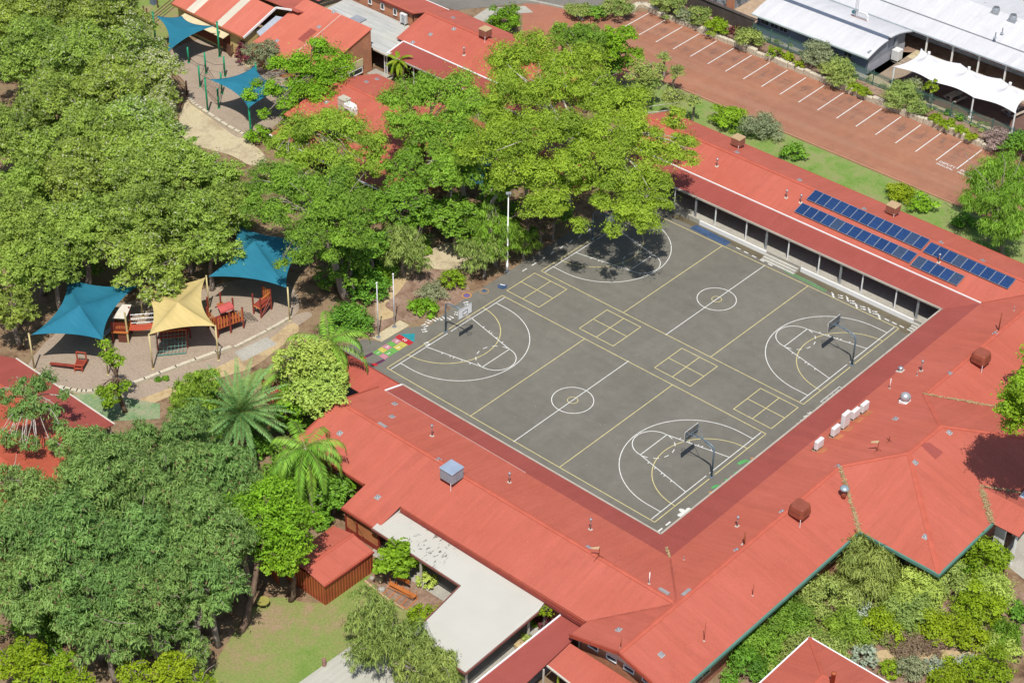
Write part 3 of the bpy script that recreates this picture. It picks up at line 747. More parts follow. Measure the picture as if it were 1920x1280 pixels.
# leaf litter lying in the north valley of the entrance hip
def litter(pts, n, w, name, mat, zoff=0.05, seed=1):
    r = random.Random(seed); bb = MB()
    for i in range(n):
        t = r.random()**1.0; t = t if r.random() < 0.45 else (round(t*9)/9+r.gauss(0, .03)) % 1.0; k = min(int(t*(len(pts)-1)), len(pts)-2); f = t*(len(pts)-1)-k
        p = Vector(pts[k]).lerp(Vector(pts[k+1]), f)+Vector((r.gauss(0, w), r.gauss(0, w), zoff+r.uniform(0, .04)))
        a = r.uniform(0, 6.28); s_ = r.uniform(0.05, 0.13)
        d = Vector((math.cos(a), math.sin(a), r.uniform(-.3, .3)))*s_; e = Vector((-math.sin(a), math.cos(a), 0))*s_*0.45
        bb.add([p-d, p+e, p+d, p-e], [[0, 1, 2, 3]])
    return bb.build(name, mat, sch)
M['litter'] = ground_mat('dry_leaf_litter', [(0.22, 0.15, 0.075), (0.42, 0.32, 0.17), (0.28, 0.20, 0.10)], 2, 8)
tag(litter([(xr+.1, 11.0, ZR), (xo, 7.0, ZO)], 520, 0.09, 'leaf_litter', M['litter']), kind='stuff')
tag(litter([(xr, 23.75, ZR), (xo, 28.0, ZO)], 330, 0.07, 'leaf_litter', M['litter'], seed=2), kind='stuff')
tag(litter([(xv, sv, ZV), (34.6, -4.6, 3.1)], 60, 0.06, 'leaf_litter', M['litter'], seed=3), kind='stuff')
# flashings between verandah and main roof, on three wings
bb = MB(); bar(bb, (-6.7, yv, ZV+.05), (xv, yv, ZV+.05), 0.10, 0.10); bar(bb, (5.25, se, ZE+.04), (5.25, sv, ZV+.04), 0.16, 0.07)
bb.build('white_flashing', M['white'], sch)
bb = MB(); bar(bb, (5.3, sv, ZV+.03), (21, sv, ZV+.03), 0.03, 0.03); bb.build('white_flashing', flat('pink_white_flashing', (0.60, 0.45, 0.40), 0.6), sch)
# gutters and fascias
bb = MB(); bar(bb, (-6.7, ye-.09, ZE-.06), (xe-.1, ye-.09, ZE-.06), 0.15, 0.16); bar(bb, (xe-.09, se+.1, ZE-.06), (xe-.09, ye, ZE-.06), 0.15, 0.16); bar(bb, (5.2, se+.09, ZE-.06), (xe-.1, se+.09, ZE-.06), 0.15, 0.16)
bb.build('gutter', M['gutter'], sch)
bb = MB()
for p, q in (((xo+.08, -16.6, ZO-.10), (xo+.08, 6.9, ZO-.10)), ((xo+.16, 6.92, ZO-.10), (51.6, 6.92, ZO-.10)), ((51.68, 6.84, ZO-.10), (51.68, 28.1, ZO-.10)), ((51.6, 28.08, ZO-.10), (xo+.16, 28.08, ZO-.10)), ((xo+.08, 28.16, ZO-.10), (xo+.08, yo, ZO-.10))): bar(bb, p, q, 0.16, 0.26)
bb.build('gutter', flat('sea_green_gutter_paint', (0.10, 0.225, 0.18), 0.5, 0.12), sch)
bb = MB(); bar(bb, (4.6, so-.05, ZS-.12), (12.4, so-.05, ZS-.12), 0.10, 0.26); bar(bb, (16.5, so-.05, ZS-.14), (35.2, so-.0, ZS-.14), 0.10, 0.30)
bar(bb, (12.5, -17.66, 2.43), (16.4, -17.66, 2.43), 0.10, 0.22); bar(bb, (-6.6, yo+.06, ZO-.10), (xo, yo+.06, ZO-.10), 0.12, 0.2)
bar(bb, (4.44, sv, ZV-.08), (4.44, sr, ZR-.08), 0.10, 0.24); bar(bb, (4.44, sr, ZR-.08), (4.44, so, ZS-.08), 0.10, 0.24)
bar(bb, (35.25, -16.76, ZS-.06), (xr, -16.76, ZR-.06), 0.12, 0.30); bar(bb, (xr, -16.76, ZR-.06), (xo, -16.76, ZO-.06), 0.12, 0.30)
bb.build('fascia', flat('red_fascia_paint', (0.36, 0.075, 0.045), 0.6, 0.15), sch)
bb = MB(); bar(bb, (16.5, so-.12, ZS-.42), (35.2, so-.10, ZS-.42), 0.06, 0.30); bb.build('barge_board', flat('dark_red_board', (0.24, 0.05, 0.04), 0.7), sch)
# walls
walls(sch, 'wall', [(-6.4, 41.2), (36.6, 41.2)], 0, 3.25, M['brick'], closed=False)
walls(sch, 'wall', [(36.2, 41.2), (36.2, -6.2)], 0, 3.25, M['brick'], closed=False)
walls(sch, 'wall', [(5.0, -6.2), (36.2, -6.2)], 0, 3.25, M['brick'], closed=False)
walls(sch, 'wall', [(43.7, -16.0), (43.7, 7.8), (50.8, 7.8), (50.8, 27.2), (43.7, 27.2), (43.7, 47.9), (-6.4, 47.9), (-6.4, 41.3)], 0, 3.1, M['brick'], closed=False)
walls(sch, 'wall', [(36.0, -16.0), (43.6, -16.0)], 0, 3.2, M['obrick'], closed=False)
walls(sch, 'wall', [(5.0, -6.3), (5.0, -14.3), (35.8, -14.3), (35.8, -15.9)], 0, 3.0, M['brick'], closed=False)
walls(sch, 'wall', [(12.8, -14.4), (12.8, -17.3)], 0, 2.5, M['obrick'], closed=False)
bb = MB(); bb.slab([(36.4, -16.12, 3.1), (43.2, -16.12, 3.1), (xr, -16.12, 4.2)], 0.08); bb.build('gable_wall', M['obrick'], sch)
bb = MB(); bb.slab([(37.4, -16.22, 3.12), (42.6, -16.22, 3.12), (41.2, -16.22, 3.72), (xr, -16.22, 4.02), (38.5, -16.22, 3.75)], 0.06); bb.build('gable_panel', M['offwhite'], sch)
for x in (37.0, 38.7, 40.3, 42.0): window(sch, (x, -16.12, 2.78), 0.95, 0.45, 'x')
for x in (46.2, 48.6): window(sch, (x, 7.68, 1.75), 1.5, 1.2, 'x', M['redpaint'])
for y in (-12, -7.5, -3, 1.5, 5.2): window(sch, (43.82, y, 1.75), 1.9, 1.2, 'y', M['cream'])
for k in range(9): window(sch, (0.8+k*3.9, 41.08, 1.85), 2.2, 1.1, 'x', M['redpaint'])
# lattice screen under the low south-west roof
lat = MB(); y0 = -17.4
for k in range(24):
    x = 12.8+k*0.16
    if x+1.9 < 16.35: bar(lat, (x, y0, 0.5), (x+1.9, y0, 2.4), 0.02, 0.035); bar(lat, (x+1.9, y0-.025, 0.5), (x, y0-.025, 2.4), 0.02, 0.035)
for k in range(12):
    h = 1.9*(1-k/12); bar(lat, (12.8, y0, 0.5+1.9-h), (12.8+h, y0, 2.4), 0.02, 0.035); bar(lat, (16.35-h, y0, 0.5), (16.35, y0, 0.5+h), 0.02, 0.035)
    bar(lat, (12.8+h, y0-.025, 0.5), (12.8, y0-.025, 0.5+h), 0.02, 0.035); bar(lat, (16.35, y0-.025, 2.4-h), (16.35-h, y0-.025, 2.4), 0.02, 0.035)
lat.build('lattice_screen', flat('orange_lattice', (0.48, 0.19, 0.075), 0.7), sch)
bb = MB()
for x in (12.75, 14.0, 16.4): bb.box((x, y0-.03, 1.2), (0.14, 0.14, 2.4))
bb.box((14.6, y0+.02, 0.25), (3.6, 0.06, 0.5)); bb.build('screen_frame', M['redpaint'], sch)
# north-east verandah: floor, white edge, steps, columns, railing-high dark wall behind
bb = MB(); bb.box((13.3, 39.33, 0.225), (38.6, 3.4, 0.45)); bb.build('verandah_floor', M['concrete'], sch)
bb = MB(); bb.box((10.1, 37.56, 0.235), (8.0, 0.14, 0.47)); bb.box((24.4, 37.56, 0.235), (12.5, 0.14, 0.47)); bb.build('verandah_edge', M['white'], sch)
def steps(x0, x1):
    st = MB()
    for k in range(3):
        h = 0.34-0.115*k; st.box(((x0+x1)/2, 37.33-0.3*k, h/2), (x1-x0, 0.296, h))
    s2 = st.build('steps', M['concrete'], sch)
    nz = MB()
    for k in range(3): nz.box(((x0+x1)/2, 37.21-0.3*k, 0.34-0.115*k+0.012), (x1-x0, 0.07, 0.022))
    nz.build('step_nosing', M['line_w'], s2)
steps(14.2, 18.0); steps(30.8, 33.0)
for i, x in enumerate((-1.5, 2.68, 5.35, 7.7, 11.4, 13.85, 16.35, 19.86, 22.35, 24.7, 28.35, 30.75)):
    c = MB(); wide = i in (2, 5, 8, 11)
    c.box((x, 37.86, 0.45+1.12), (0.10, 0.10, 2.24))
    if wide: c.tube([(x-0.13, 37.86, 0.45), (x-0.13, 37.86, 2.7)], 0.055, 8)
    c.build('column', M['white'] if not wide else M['steel'], sch)
for i in range(8):
    c = MB(); c.box((33.3, -1.8+i*5.2, 1.35), (0.1, 0.1, 2.7)); c.build('column', M['white'], sch)
# entrance porch gable on the street side
Pp, nn_ = on_roof(1838, 911)
zp = float(Pp[2]); wv = (zp-ZO)/0.32
roof(sch, 'porch_roof', [[(Pp[0], Pp[1], zp), (54.0, Pp[1], zp), (54.0, Pp[1]-wv, ZO), (51.65, Pp[1]-wv, ZO)], [(Pp[0], Pp[1], zp), (51.65, Pp[1]+wv, ZO), (54.0, Pp[1]+wv, ZO), (54.0, Pp[1], zp)]], M['roof_y'])
tag(litter([(Pp[0]+.2, Pp[1]-.2, zp-.05), (51.6, Pp[1]-wv, ZO+.06)], 420, 0.14, 'leaf_litter', M['litter'], seed=4), kind='stuff')
tag(litter([(Pp[0], Pp[1], zp), (51.6, Pp[1]+wv, ZO)], 160, 0.07, 'leaf_litter', M['litter'], seed=5), kind='stuff')
bb = MB()
for yy in (Pp[1]-wv+.3, Pp[1]+wv-.3): bb.box((53.7, yy, 1.55), (0.15, 0.15, 3.1))
bb.build('porch_post', M['white'], sch)
# bare new sheet on the entrance slope
bb = MB(); q = [on_roof(*p)[0]+nn_*0.02 for p in ((1725, 832), (1742, 829), (1769, 848), (1754, 861))]; bb.slab(q, 0.01); bb.build('roof_sheet', M['ver_x'], sch)

# ---- covered walkway at the left of the court
wk = thing('covered_walkway', 'short red covered walkway roof running left from the school beside the hopscotch', 'walkway', (1, -4.6, 0))
roof(wk, 'roof', [[(-2.6, -3.35, 2.62), (5.1, -3.35, 2.62), (5.1, -6.2, 2.36), (-2.6, -6.2, 2.36)]], roof_mat('bright_walkway_roof', (0.40, 0.085, 0.055), 'y', (0.43, 0.10, 0.07)))
for x in (-2.2, 1.0, 4.2):
    for y in (-3.7, -6.0):
        c = MB(); c.box((x, y, 1.2), (0.12, 0.12, 2.4)); c.build('post', M['offwhite'], wk)
bb = MB(); bb.box((1.2, -3.28, 2.55), (7.6, 0.1, 0.14)); bb.build('gutter', M['redpaint'], wk)
bb = MB(); bb.box((4.0, -7.2, 0.8), (2.4, 0.08, 1.3)); bb.build('screen_panel', M['cream'], wk)

# ---- white flat patio roof
pt = thing('patio_cover', 'weathered white L shaped patio roof with black lichen specks beside the school', 'patio roof', (24, -18, 0))
g = NG('white_patio_sheet'); v = g.pos(); a = g.noise(v, 0.35, 5); n2 = g.noise(g.pos((2.0, 0.8, 1)), 2.4, 3, 0.6); area = g.noise(v, 0.21, 2, 0.4)
sx = g.n('ShaderNodeSeparateXYZ'); g.l(v, sx.inputs[0])
mr = g.n('ShaderNodeMapRange'); mr.inputs['From Min'].default_value = 18.2; mr.inputs['From Max'].default_value = 23.2; g.l(sx.outputs['X'], mr.inputs['Value'])
dens = g.ramp(mr.outputs[0], [(0.0, 0.10), (0.22, 0.55), (0.5, 1.0), (0.85, 0.9), (1.0, 0.0)])
sm = g.n('ShaderNodeMath', operation='MULTIPLY'); g.l(dens, sm.inputs[0]); g.l(g.ramp(n2, [(0.585, 0.0), (0.625, 1.0)]), sm.inputs[1])
col = g.mix(g.ramp(a, [(0.3, 0.0), (0.7, 1.0)]), (0.51, 0.495, 0.44), (0.475, 0.462, 0.405))
col = g.mix(sm.outputs[0], col, (0.13, 0.12, 0.10))
sp = g.noise(v, 1.3, 2); col = g.mix(g.ramp(sp, [(0.74, 0.0), (0.765, 0.7)]), col, (0.25, 0.24, 0.21))
rib = g.n('ShaderNodeTexWave', wave_type='BANDS', bands_direction='X'); rib.inputs['Scale'].default_value = 0.314/0.25; g.l(v, rib.inputs['Vector'])
col = g.mix(1.0, col, g.ramp(rib.outputs['Fac'], [(0.0, 0.955), (0.5, 1.0)]), 'MULTIPLY')
g.bsdf(col, 0.6, 0.3, bump=rib.outputs['Fac'], bstr=0.2, bdist=0.02); M['patio'] = g.m
roof(pt, 'roof', [[(15.65, -14.75, 2.74), (31.3, -14.75, 2.74), (31.6, -16.0, 2.68), (31.75, -24.1, 2.55), (26.35, -23.9, 2.55), (25.55, -17.85, 2.64), (16.1, -17.8, 2.64)]], M['patio'], 0.06)
bb = MB(); bar(bb, (16.05, -17.88, 2.56), (25.5, -17.93, 2.56), 0.08, 0.18); bar(bb, (25.47, -17.98, 2.54), (26.27, -23.95, 2.47), 0.08, 0.18); bar(bb, (26.3, -24.0, 2.46), (31.8, -24.2, 2.46), 0.08, 0.18); bar(bb, (31.83, -24.1, 2.46), (31.66, -16.0, 2.58), 0.08, 0.18)
bb.build('fascia', flat('brown_red_fascia', (0.23, 0.09, 0.07), 0.6), pt)
bb = MB(); bar(bb, (15.7, -14.83, 2.80), (31.2, -14.83, 2.80), 0.28, 0.06); bb.build('flashing', M['offwhite'], pt)
for x, y in ((21.2, -17.7), (31.2, -16.6), (31.4, -23.6), (26.5, -23.5), (25.8, -17.7)):
    c = MB(); c.box((x, y, 1.26), (0.14, 0.14, 2.5)); c.build('post', M['offwhite'], pt)

# ---- red shed
sd = thing('garden_shed', 'small ribbed red steel shed with a low pitched roof beside the back lawn', 'shed', (15.6, -21.8, 0))
rx0, rx1, ry0, ry1 = 13.2, 17.65, -24.45, -19.2
rxm = (rx0+rx1)/2
roof(sd, 'roof', [[(rxm, ry0, 2.5), (rxm, ry1, 2.5), (rx1, ry1, 2.05), (rx1, ry0, 2.05)], [(rx0, ry0, 2.05), (rx0, ry1, 2.05), (rxm, ry1, 2.5), (rxm, ry0, 2.5)]], M['roof_x'], 0.06)
capping(sd, 'ridge_capping', [(((rx0+rx1)/2, ry0, 2.5), ((rx0+rx1)/2, ry1, 2.5))], M['cap'], 0.3)
g = NG('ribbed_red_wall'); geo = g.pos(); sx = g.n('ShaderNodeSeparateXYZ'); g.l(geo, sx.inputs[0]); ad = g.n('ShaderNodeMath', operation='ADD'); g.l(sx.outputs['X'], ad.inputs[0]); g.l(sx.outputs['Y'], ad.inputs[1])
cb = g.n('ShaderNodeCombineXYZ'); g.l(ad.outputs[0], cb.inputs['X']); wv_ = g.n('ShaderNodeTexWave', bands_direction='X'); wv_.inputs['Scale'].default_value = 0.314/0.30; g.l(cb.outputs[0], wv_.inputs['Vector'])
a = g.noise(geo, 0.8, 5)
g.bsdf(g.mix(1.0, g.mix(g.ramp(a, [(0.3, 0), (0.7, 1)]), (0.34, 0.065, 0.03), (0.42, 0.12, 0.04)), g.ramp(wv_.outputs['Fac'], [(0.2, 0.62), (0.45, 1.05)]), 'MULTIPLY'), 0.5, 0.35, bump=wv_.outputs['Fac'], bstr=0.7, bdist=0.05); M['ribwall'] = g.m
walls(sd, 'wall', [(rx0+.1, ry0+.1), (rx1-.1, ry0+.1), (rx1-.1, ry1-.1), (rx0+.1, ry1-.1)], 0, 2.08, M['ribwall'], 0.06)
bb = MB(); bar(bb, (rx1+.02, ry0, 2.0), (rx1+.02, ry1, 2.0), 0.07, 0.12); bb.build('gutter', M['redpaint'], sd)
# second red wall left of the shed, deep in the tree's shade
f2 = MB()
for k in range(11): f2.box((11.0+k*0.22, -24.6-k*0.06, 0.75), (0.2, 0.05, 1.5))
solo(f2.build('sheet_fence', M['ribwall']), 'short dark red sheet fence left of the red shed under the trees', 'fence')

# ---- dull red walkway south of the patio and the lean-to at the gable
wk2 = thing('covered_walkway', 'wide dull red walkway roof with a white edge between patio and gable end', 'walkway', (34.2, -20, 0))
roof(wk2, 'roof', [[(33.0, -14.85, 2.45), (35.15, -14.75, 2.45), (35.9, -27, 2.45), (33.0, -27, 2.45)]], M['ver_y'])
bb = MB(); bar(bb, (32.95, -14.9, 2.44), (32.95, -27, 2.44), 0.12, 0.16); bb.build('gutter', M['white'], wk2)
bb = MB(); bb.box((32.4, -21.0, 0.02), (0.7, 12, 0.05)); bb.build('edge_slab', M['white'], wk2)
for y in (-16.0, -20.0, -24.5):
    for x in (33.2, 35.6):
        c = MB(); c.box((x, y, 1.2), (0.1, 0.1, 2.4)); c.build('post', M['offwhite'], wk2)
ln = thing('lean_to', 'red lean-to roof below the gable end with one lime green post', 'lean-to', (39, -18.2, 0))
roof(ln, 'roof', [[(35.45, -16.9, 2.62), (44.0, -16.9, 2.62), (44.0, -20.2, 2.32), (35.5, -19.45, 2.38)]], M['roof_y'])
bb = MB(); bar(bb, (35.5, -19.52, 2.33), (44, -20.27, 2.27), 0.12, 0.12); bb.build('gutter', M['offwhite'], ln)
c = MB(); c.box((36.4, -19.3, 1.15), (0.12, 0.12, 2.3)); c.build('post', flat('lime_post_paint', (0.36, 0.44, 0.05), 0.5), ln)
for x in (39.0, 42.5):
    c = MB(); c.box((x, -19.6, 1.15), (0.1, 0.1, 2.3)); c.build('post', M['white'], ln)
bb = MB(); bb.box((39.8, -17.1, 1.2), (8.2, 0.1, 2.4)); bb.build('wall', M['obrick'], ln)
bb = MB()
for k in range(3): bb.box((36.4+k*0.5, -20.6, 0.2), (1.8, 0.35, 0.4)); 
bb.build('bench', M['offwhite'], ln)

# ---- bottom right hip roofed block
hb = thing('hip_roofed_block', 'small red hip roofed block with a flue pipe at the bottom edge by the garden', 'building', (51.5, -8, 0))
hx, hy = 48.05, -4.8; HP = (51.4, -8.2, 3.85)
roof(hb, 'roof', [[(hx, hy, 2.8), (hx, -14, 2.8), (51.4, -14, 3.85), HP]], M['roof_x']); roof(hb, 'roof', [[(hx, hy, 2.8), HP, (58, -8.2, 3.85), (58, hy, 2.8)]], M['roof_y'])
roof(hb, 'roof', [[HP, (51.4, -14, 3.85), (58, -14, 3.5), (58, -8.2, 3.85)]], M['roof_x'])
capping(hb, 'ridge_capping', [((hx, hy, 2.8), HP), (HP, (51.4, -14, 3.85)), (HP, (58, -8.2, 3.85))], M['cap'], 0.3)
bb = MB(); bar(bb, (hx-.06, hy+.06, 2.72), (hx-.06, -14, 2.72), 0.12, 0.15); bar(bb, (hx, hy+.06, 2.72), (58, hy+.06, 2.72), 0.12, 0.15); bb.build('gutter', M['white'], hb)
walls(hb, 'wall', [(48.6, -14), (48.6, -5.4), (58, -5.4)], 0, 2.75, M['brick'], closed=False)

# ---- bottom left building with red roofs
bl_ = thing('red_roofed_classroom', 'dull red roofed classroom at the left edge behind the white barked gum', 'building', (-15, -27, 0))
roof(bl_, 'verandah_roof', [[(-21.8, -23.3, 2.75), (-8.5, -23.3, 2.75), (-8.5, -26.6, 3.2), (-21.8, -26.6, 3.2)], [(-21.8, -23.3, 2.75), (-21.8, -26.6, 3.2), (-24, -27.5, 3.2), (-24.5, -24.6, 2.75)]], M['ver_y'])
roof(bl_, 'roof', [[(-24, -26.6, 3.2), (-3.0, -26.6, 3.2), (-3.0, -33.5, 4.9), (-24, -33.5, 4.9)], [(-24, -33.5, 4.9), (-3, -33.5, 4.9), (-3, -40, 3.2), (-24, -40, 3.2)]], roof_mat('orange_red_roof', (0.46, 0.10, 0.055), 'y'))
walls(bl_, 'wall', [(-23.5, -26.8), (-3.5, -26.8), (-3.5, -39), (-23.5, -39)], 0, 3.1, M['brick'])
bb = MB(); bar(bb, (-21.8, -23.24, 2.7), (-8.5, -23.24, 2.7), 0.14, 0.14); bb.build('gutter', M['offwhite'], bl_)
for x in (-21.4, -17, -12.8, -8.8):
    c = MB(); c.box((x, -23.5, 1.35), (0.1, 0.1, 2.7)); c.build('post', M['offwhite'], bl_)
# low red garden roof under the palms
lr = thing('garden_shelter', 'low dull red shelter roof half hidden under the palms', 'shelter', (-3.5, -12.5, 0))
roof(lr, 'roof', [[at(505, 742, 2.4)+np.array((-2.2, 1.2, 0)), at(520, 718, 2.4), at(575, 755, 2.4), at(520, 790, 2.4)+np.array((0, -1.0, 0))]], M['ver_x'])
for dx, dy in ((-1.2, 0), (1.2, 0.8), (0.5, -1.4)):
    c = MB(); c.box((-3.6+dx, -12.3+dy, 1.2), (0.1, 0.1, 2.4)); c.build('post', M['rust'], lr)
# ---- the hall with the cream striped roof
hl = thing('school_hall', 'hall with salmon roof, two cream roof stripes and yellow walls at the top', 'hall', (-57, 34, 0))
hx0_, hx1_, hy_, hr_ = -63.4, -51.2, 29.4, 34.3
ZH0, ZH1 = 3.2, 5.0
def strip(x0, x1): return [(x0, hy_, ZH0), (x1, hy_, ZH0), (x1, hr_, ZH1), (x0, hr_, ZH1)]
sx1, sx2 = (-60.9, -59.6), (-56.0, -54.9)
roof(hl, 'roof', [strip(hx0_, sx1[0]), strip(sx1[1], sx2[0]), strip(sx2[1], hx1_)], M['hall_y'])
CS = roof_mat('cream_sheet', (0.60, 0.55, 0.44), 'y')
roof(hl, 'roof_stripe', [strip(*sx1)], CS); roof(hl, 'roof_stripe', [strip(*sx2)], CS)
roof(hl, 'roof', [[(hx0_, hr_, ZH1), (-48.6, hr_+1.0, ZH1+.02), (-48.6, 40, 3.4), (hx0_, 40, 3.4)]], M['roof_y'])
walls(hl, 'wall', [(hx0_+.5, hy_+.6), (hx1_-.3, hy_+.6), (hx1_-.3, 39.5), (hx0_+.5, 39.5)], 0, 3.2, M['yellowwall'])
bb = MB(); bar(bb, (hx0_, hy_-.05, ZH0-.1), (hx1_, hy_-.05, ZH0-.1), 0.12, 0.22); bb.build('fascia', flat('rust_fascia', (0.36, 0.13, 0.06), 0.6), hl)
bb = MB(); bar(bb, (hx1_+.06, hy_-.1, ZH0-.02), (hx1_+.06, hr_, ZH1+.02), 0.10, 0.26); bar(bb, (hx1_, hr_+.1, ZH1), (-49.5, 35.2, ZH1), 0.1, 0.2)
bb.build('barge_board', M['white'], hl)
bb = MB(); bb.slab([(-61.2, hy_+.3, 2.75), (-53.7, hy_+.3, 2.75), (-53.7, hy_-.9, 2.5), (-61.2, hy_-.9, 2.5)], 0.06); bb.build('awning', M['cream'], hl)
bb = MB(); bb.box((-57.5, hy_+.45, 1.35), (6.6, 0.12, 2.0)); bb.build('roller_door', flat('rust_red_door', (0.20, 0.05, 0.025), 0.6), hl)
bb = MB(); bb.box((-51.9, hy_+.48, 1.1), (0.9, 0.1, 2.1)); bb.build('door', M['orange'], hl)
bb = MB(); bb.slab([(-51.1, 31.2, 3.2), (-50.2, 31.0, 3.0), (-49.0, 35.0, 4.1), (-51.1, 34.2, 4.1)], 0.05); bb.build('roof_infill', roof_mat('grey_corrugated', (0.36, 0.40, 0.46), 'x', pitch=0.25), hl)

# ---- skillion block with the brick end wall
sk = thing('skillion_classroom', 'red skillion roofed classroom with tall orange brick end wall beside the grey carport roof', 'building', (-45, 34, 0))
kx0, kx1 = -50.2, -39.6; ky0, ky1 = 29.6, 37.9; kz0, kz1 = 2.75, 5.2
roof(sk, 'roof', [[(kx0, ky0, kz0), (kx1, ky0, kz0), (kx1, ky1, kz1), (kx0, ky1, kz1)]], M['hall_y'])
bb = MB()
bb.slab([(kx1-.1, ky1-.1, 0), (kx1-.1, ky1-.1, kz1-.1), (kx1-.1, ky0+.4, kz0), (kx1-.1, ky0+.4, 0)], 0.2); bb.build('wall', M['obrick'], sk)
walls(sk, 'wall', [(kx1-.35, ky1-.2), (kx0+.2, ky1-.2), (kx0+.2, ky0+.5), (kx1-.35, ky0+.5)], 0, 2.7, M['obrick'], closed=False)
bb = MB(); bb.box(((kx0+kx1)/2, ky1-.12, 3.9), (kx1-kx0-.4, 0.14, 2.4)); bb.build('wall', M['obrick'], sk)
bb = MB(); bb.box((kx1+.06, 34.2, 1.75), (0.1, 4.2, 0.9)); bb.build('wall_panel', M['cream'], sk)
window(sk, (kx1+.03, 34.2, 0.85), 4.0, 0.7, 'y')
bb = MB(); bar(bb, (-44.4, ky0, kz0+.03), (-44.4, ky1, kz1+.03), 0.06, 0.03); bb.build('roof_flashing', M['offwhite'], sk)
bb = MB(); bb.slab([(-45.9, 32.6, kz0+.295*3.0+.02), (-44.9, 32.6, kz0+.295*3.0+.02), (-44.9, 34.6, kz0+.295*5.0+.02), (-45.9, 34.6, kz0+.295*5.0+.02)], 0.01); bb.build('roof_sheet', M['ver_y'], sk)

# ---- carport with the ribbed grey roof
cp = thing('carport', 'pale grey ribbed carport roof between three brick walled school blocks', 'carport', (-43, 41, 0))
roof(cp, 'roof', [[(-50, 38.05, 2.85), (-37.2, 38.0, 2.75), (-37.6, 40.6, 2.95), (-39.0, 44.15, 3.05), (-50, 44.15, 3.1)]], roof_mat('grey_ribbed_roof', (0.42, 0.435, 0.42), 'x', (0.50, 0.49, 0.42), pitch=0.45, streak=0.2), 0.06)
bb = MB(); bar(bb, (-39.5, 37.92, 2.72), (-37.2, 37.9, 2.68), 0.12, 0.2); bb.build('gutter', M['offwhite'], cp)
for x in (-38.15, -37.8):
    c = MB(); c.box((x, 38.3, 1.3), (0.1, 0.1, 2.6)); c.build('post', M['white'], cp)
bb = MB(); bb.slab([(-46.2, 40.6, 3.05), (-44.6, 40.6, 3.05), (-44.6, 42.0, 3.09), (-46.2, 42.0, 3.09)], 0.02); bb.build('skylight', M['grey'], cp)
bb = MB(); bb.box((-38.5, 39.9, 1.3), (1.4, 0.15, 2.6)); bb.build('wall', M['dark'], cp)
bb = MB(); bb.box((-38.2, 37.6, 0.05), (2.8, 1.4, 0.1)); bb.build('slab', M['concrete'], cp)

# ---- brick block with a high wall over the carport
bk = thing('brick_classroom', 'orange brick block with four little windows above the grey carport roof', 'building', (-45, 47, 0))
roof(bk, 'roof', [[(-56, 44.1, 4.85), (-39.3, 44.1, 4.85), (-38.9, 49.4, 3.5), (-56, 49.4, 3.5)]], M['roof_y'])
walls(bk, 'wall', [(-56, 44.4), (-39.6, 44.4), (-39.4, 49.2), (-56, 49.2)], 0, 3.45, M['obrick'], closed=False)
bb = MB(); bb.box((-47.8, 44.38, 4.1), (16.3, 0.2, 1.35)); bb.slab([(-39.62, 44.5, 3.4), (-39.62, 44.5, 4.7), (-39.42, 49.0, 3.5), (-39.42, 49.0, 3.4)], 0.1); bb.build('wall', M['obrick'], bk)
for x in (-46.3, -44.3, -42.3, -48.3): window(bk, (x, 44.26, 3.95), 0.55, 0.8, 'x')
bb = MB(); bar(bb, (-56, 44.04, 4.78), (-39.3, 44.04, 4.78), 0.08, 0.16); bb.build('fascia', M['redpaint'], bk)
bb = MB(); bar(bb, (-38.9, 49.46, 3.45), (-56, 49.46, 3.45), 0.1, 0.12); bb.build('gutter', M['white'], bk)
# a further red roof behind
ow = thing('small_red_roof_block', 'small dark edged red roof at the very top between hall and brick block', 'building', (-51, 43, 0))
roof(ow, 'roof', [[(-60, 40.8, 3.5), (-51.2, 40.8, 3.5), (-49.8, 45.6, 4.4), (-60, 45.6, 4.4)]], M['roof_y'])
bb = MB(); bar(bb, (-60, 40.7, 3.42), (-51.1, 40.7, 3.42), 0.14, 0.14); bar(bb, (-51.1, 40.7, 3.42), (-49.7, 45.6, 4.32), 0.14, 0.14); bb.build('gutter', M['dark'], ow)
walls(ow, 'wall', [(-60, 41.2), (-51.4, 41.2), (-50.6, 45.0)], 0, 3.4, M['cream'], closed=False)

# ---- long block with verandah, behind the big gum
vb = thing('verandah_classroom', 'long red roofed classroom with a dull red verandah roof behind the tall gums', 'building', (-28, 44, 0))
roof(vb, 'roof', [[(-38.7, 40.75, 3.3), (-16.5, 40.75, 3.3), (-16.5, 45.5, 4.75), (-38.7, 45.5, 4.75)], [(-38.7, 45.5, 4.75), (-16.5, 45.5, 4.75), (-16.5, 50.4, 3.2), (-38.7, 50.4, 3.2)]], M['roof_y'])
roof(vb, 'verandah_roof', [[(-37.6, 38.2, 2.7), (-16.5, 38.2, 2.7), (-16.5, 40.7, 3.2), (-37.6, 40.7, 3.2)]], M['ver_y'])
bb = MB(); bar(bb, (-37.6, 40.72, 3.3), (-16.5, 40.72, 3.3), 0.14, 0.10); bar(bb, (-37.66, 38.2, 2.75), (-37.66, 40.7, 3.25), 0.14, 0.08); bb.build('white_flashing', M['white'], vb)
bb = MB(); bar(bb, (-37.6, 38.12, 2.64), (-16.5, 38.12, 2.64), 0.12, 0.14); bb.build('gutter', M['gutter'], vb)
walls(vb, 'wall', [(-38.2, 41.2), (-17, 41.2), (-17, 49.9), (-38.2, 49.9)], 0, 3.2, M['brick'])
capping(vb, 'ridge_capping', [((-38.7, 45.5, 4.75), (-16.5, 45.5, 4.75))], M['cap'])
for k in range(7):
    c = MB(); c.box((-37+k*3.2, 38.4, 1.35), (0.1, 0.1, 2.7)); c.build('column', M['white'], vb)
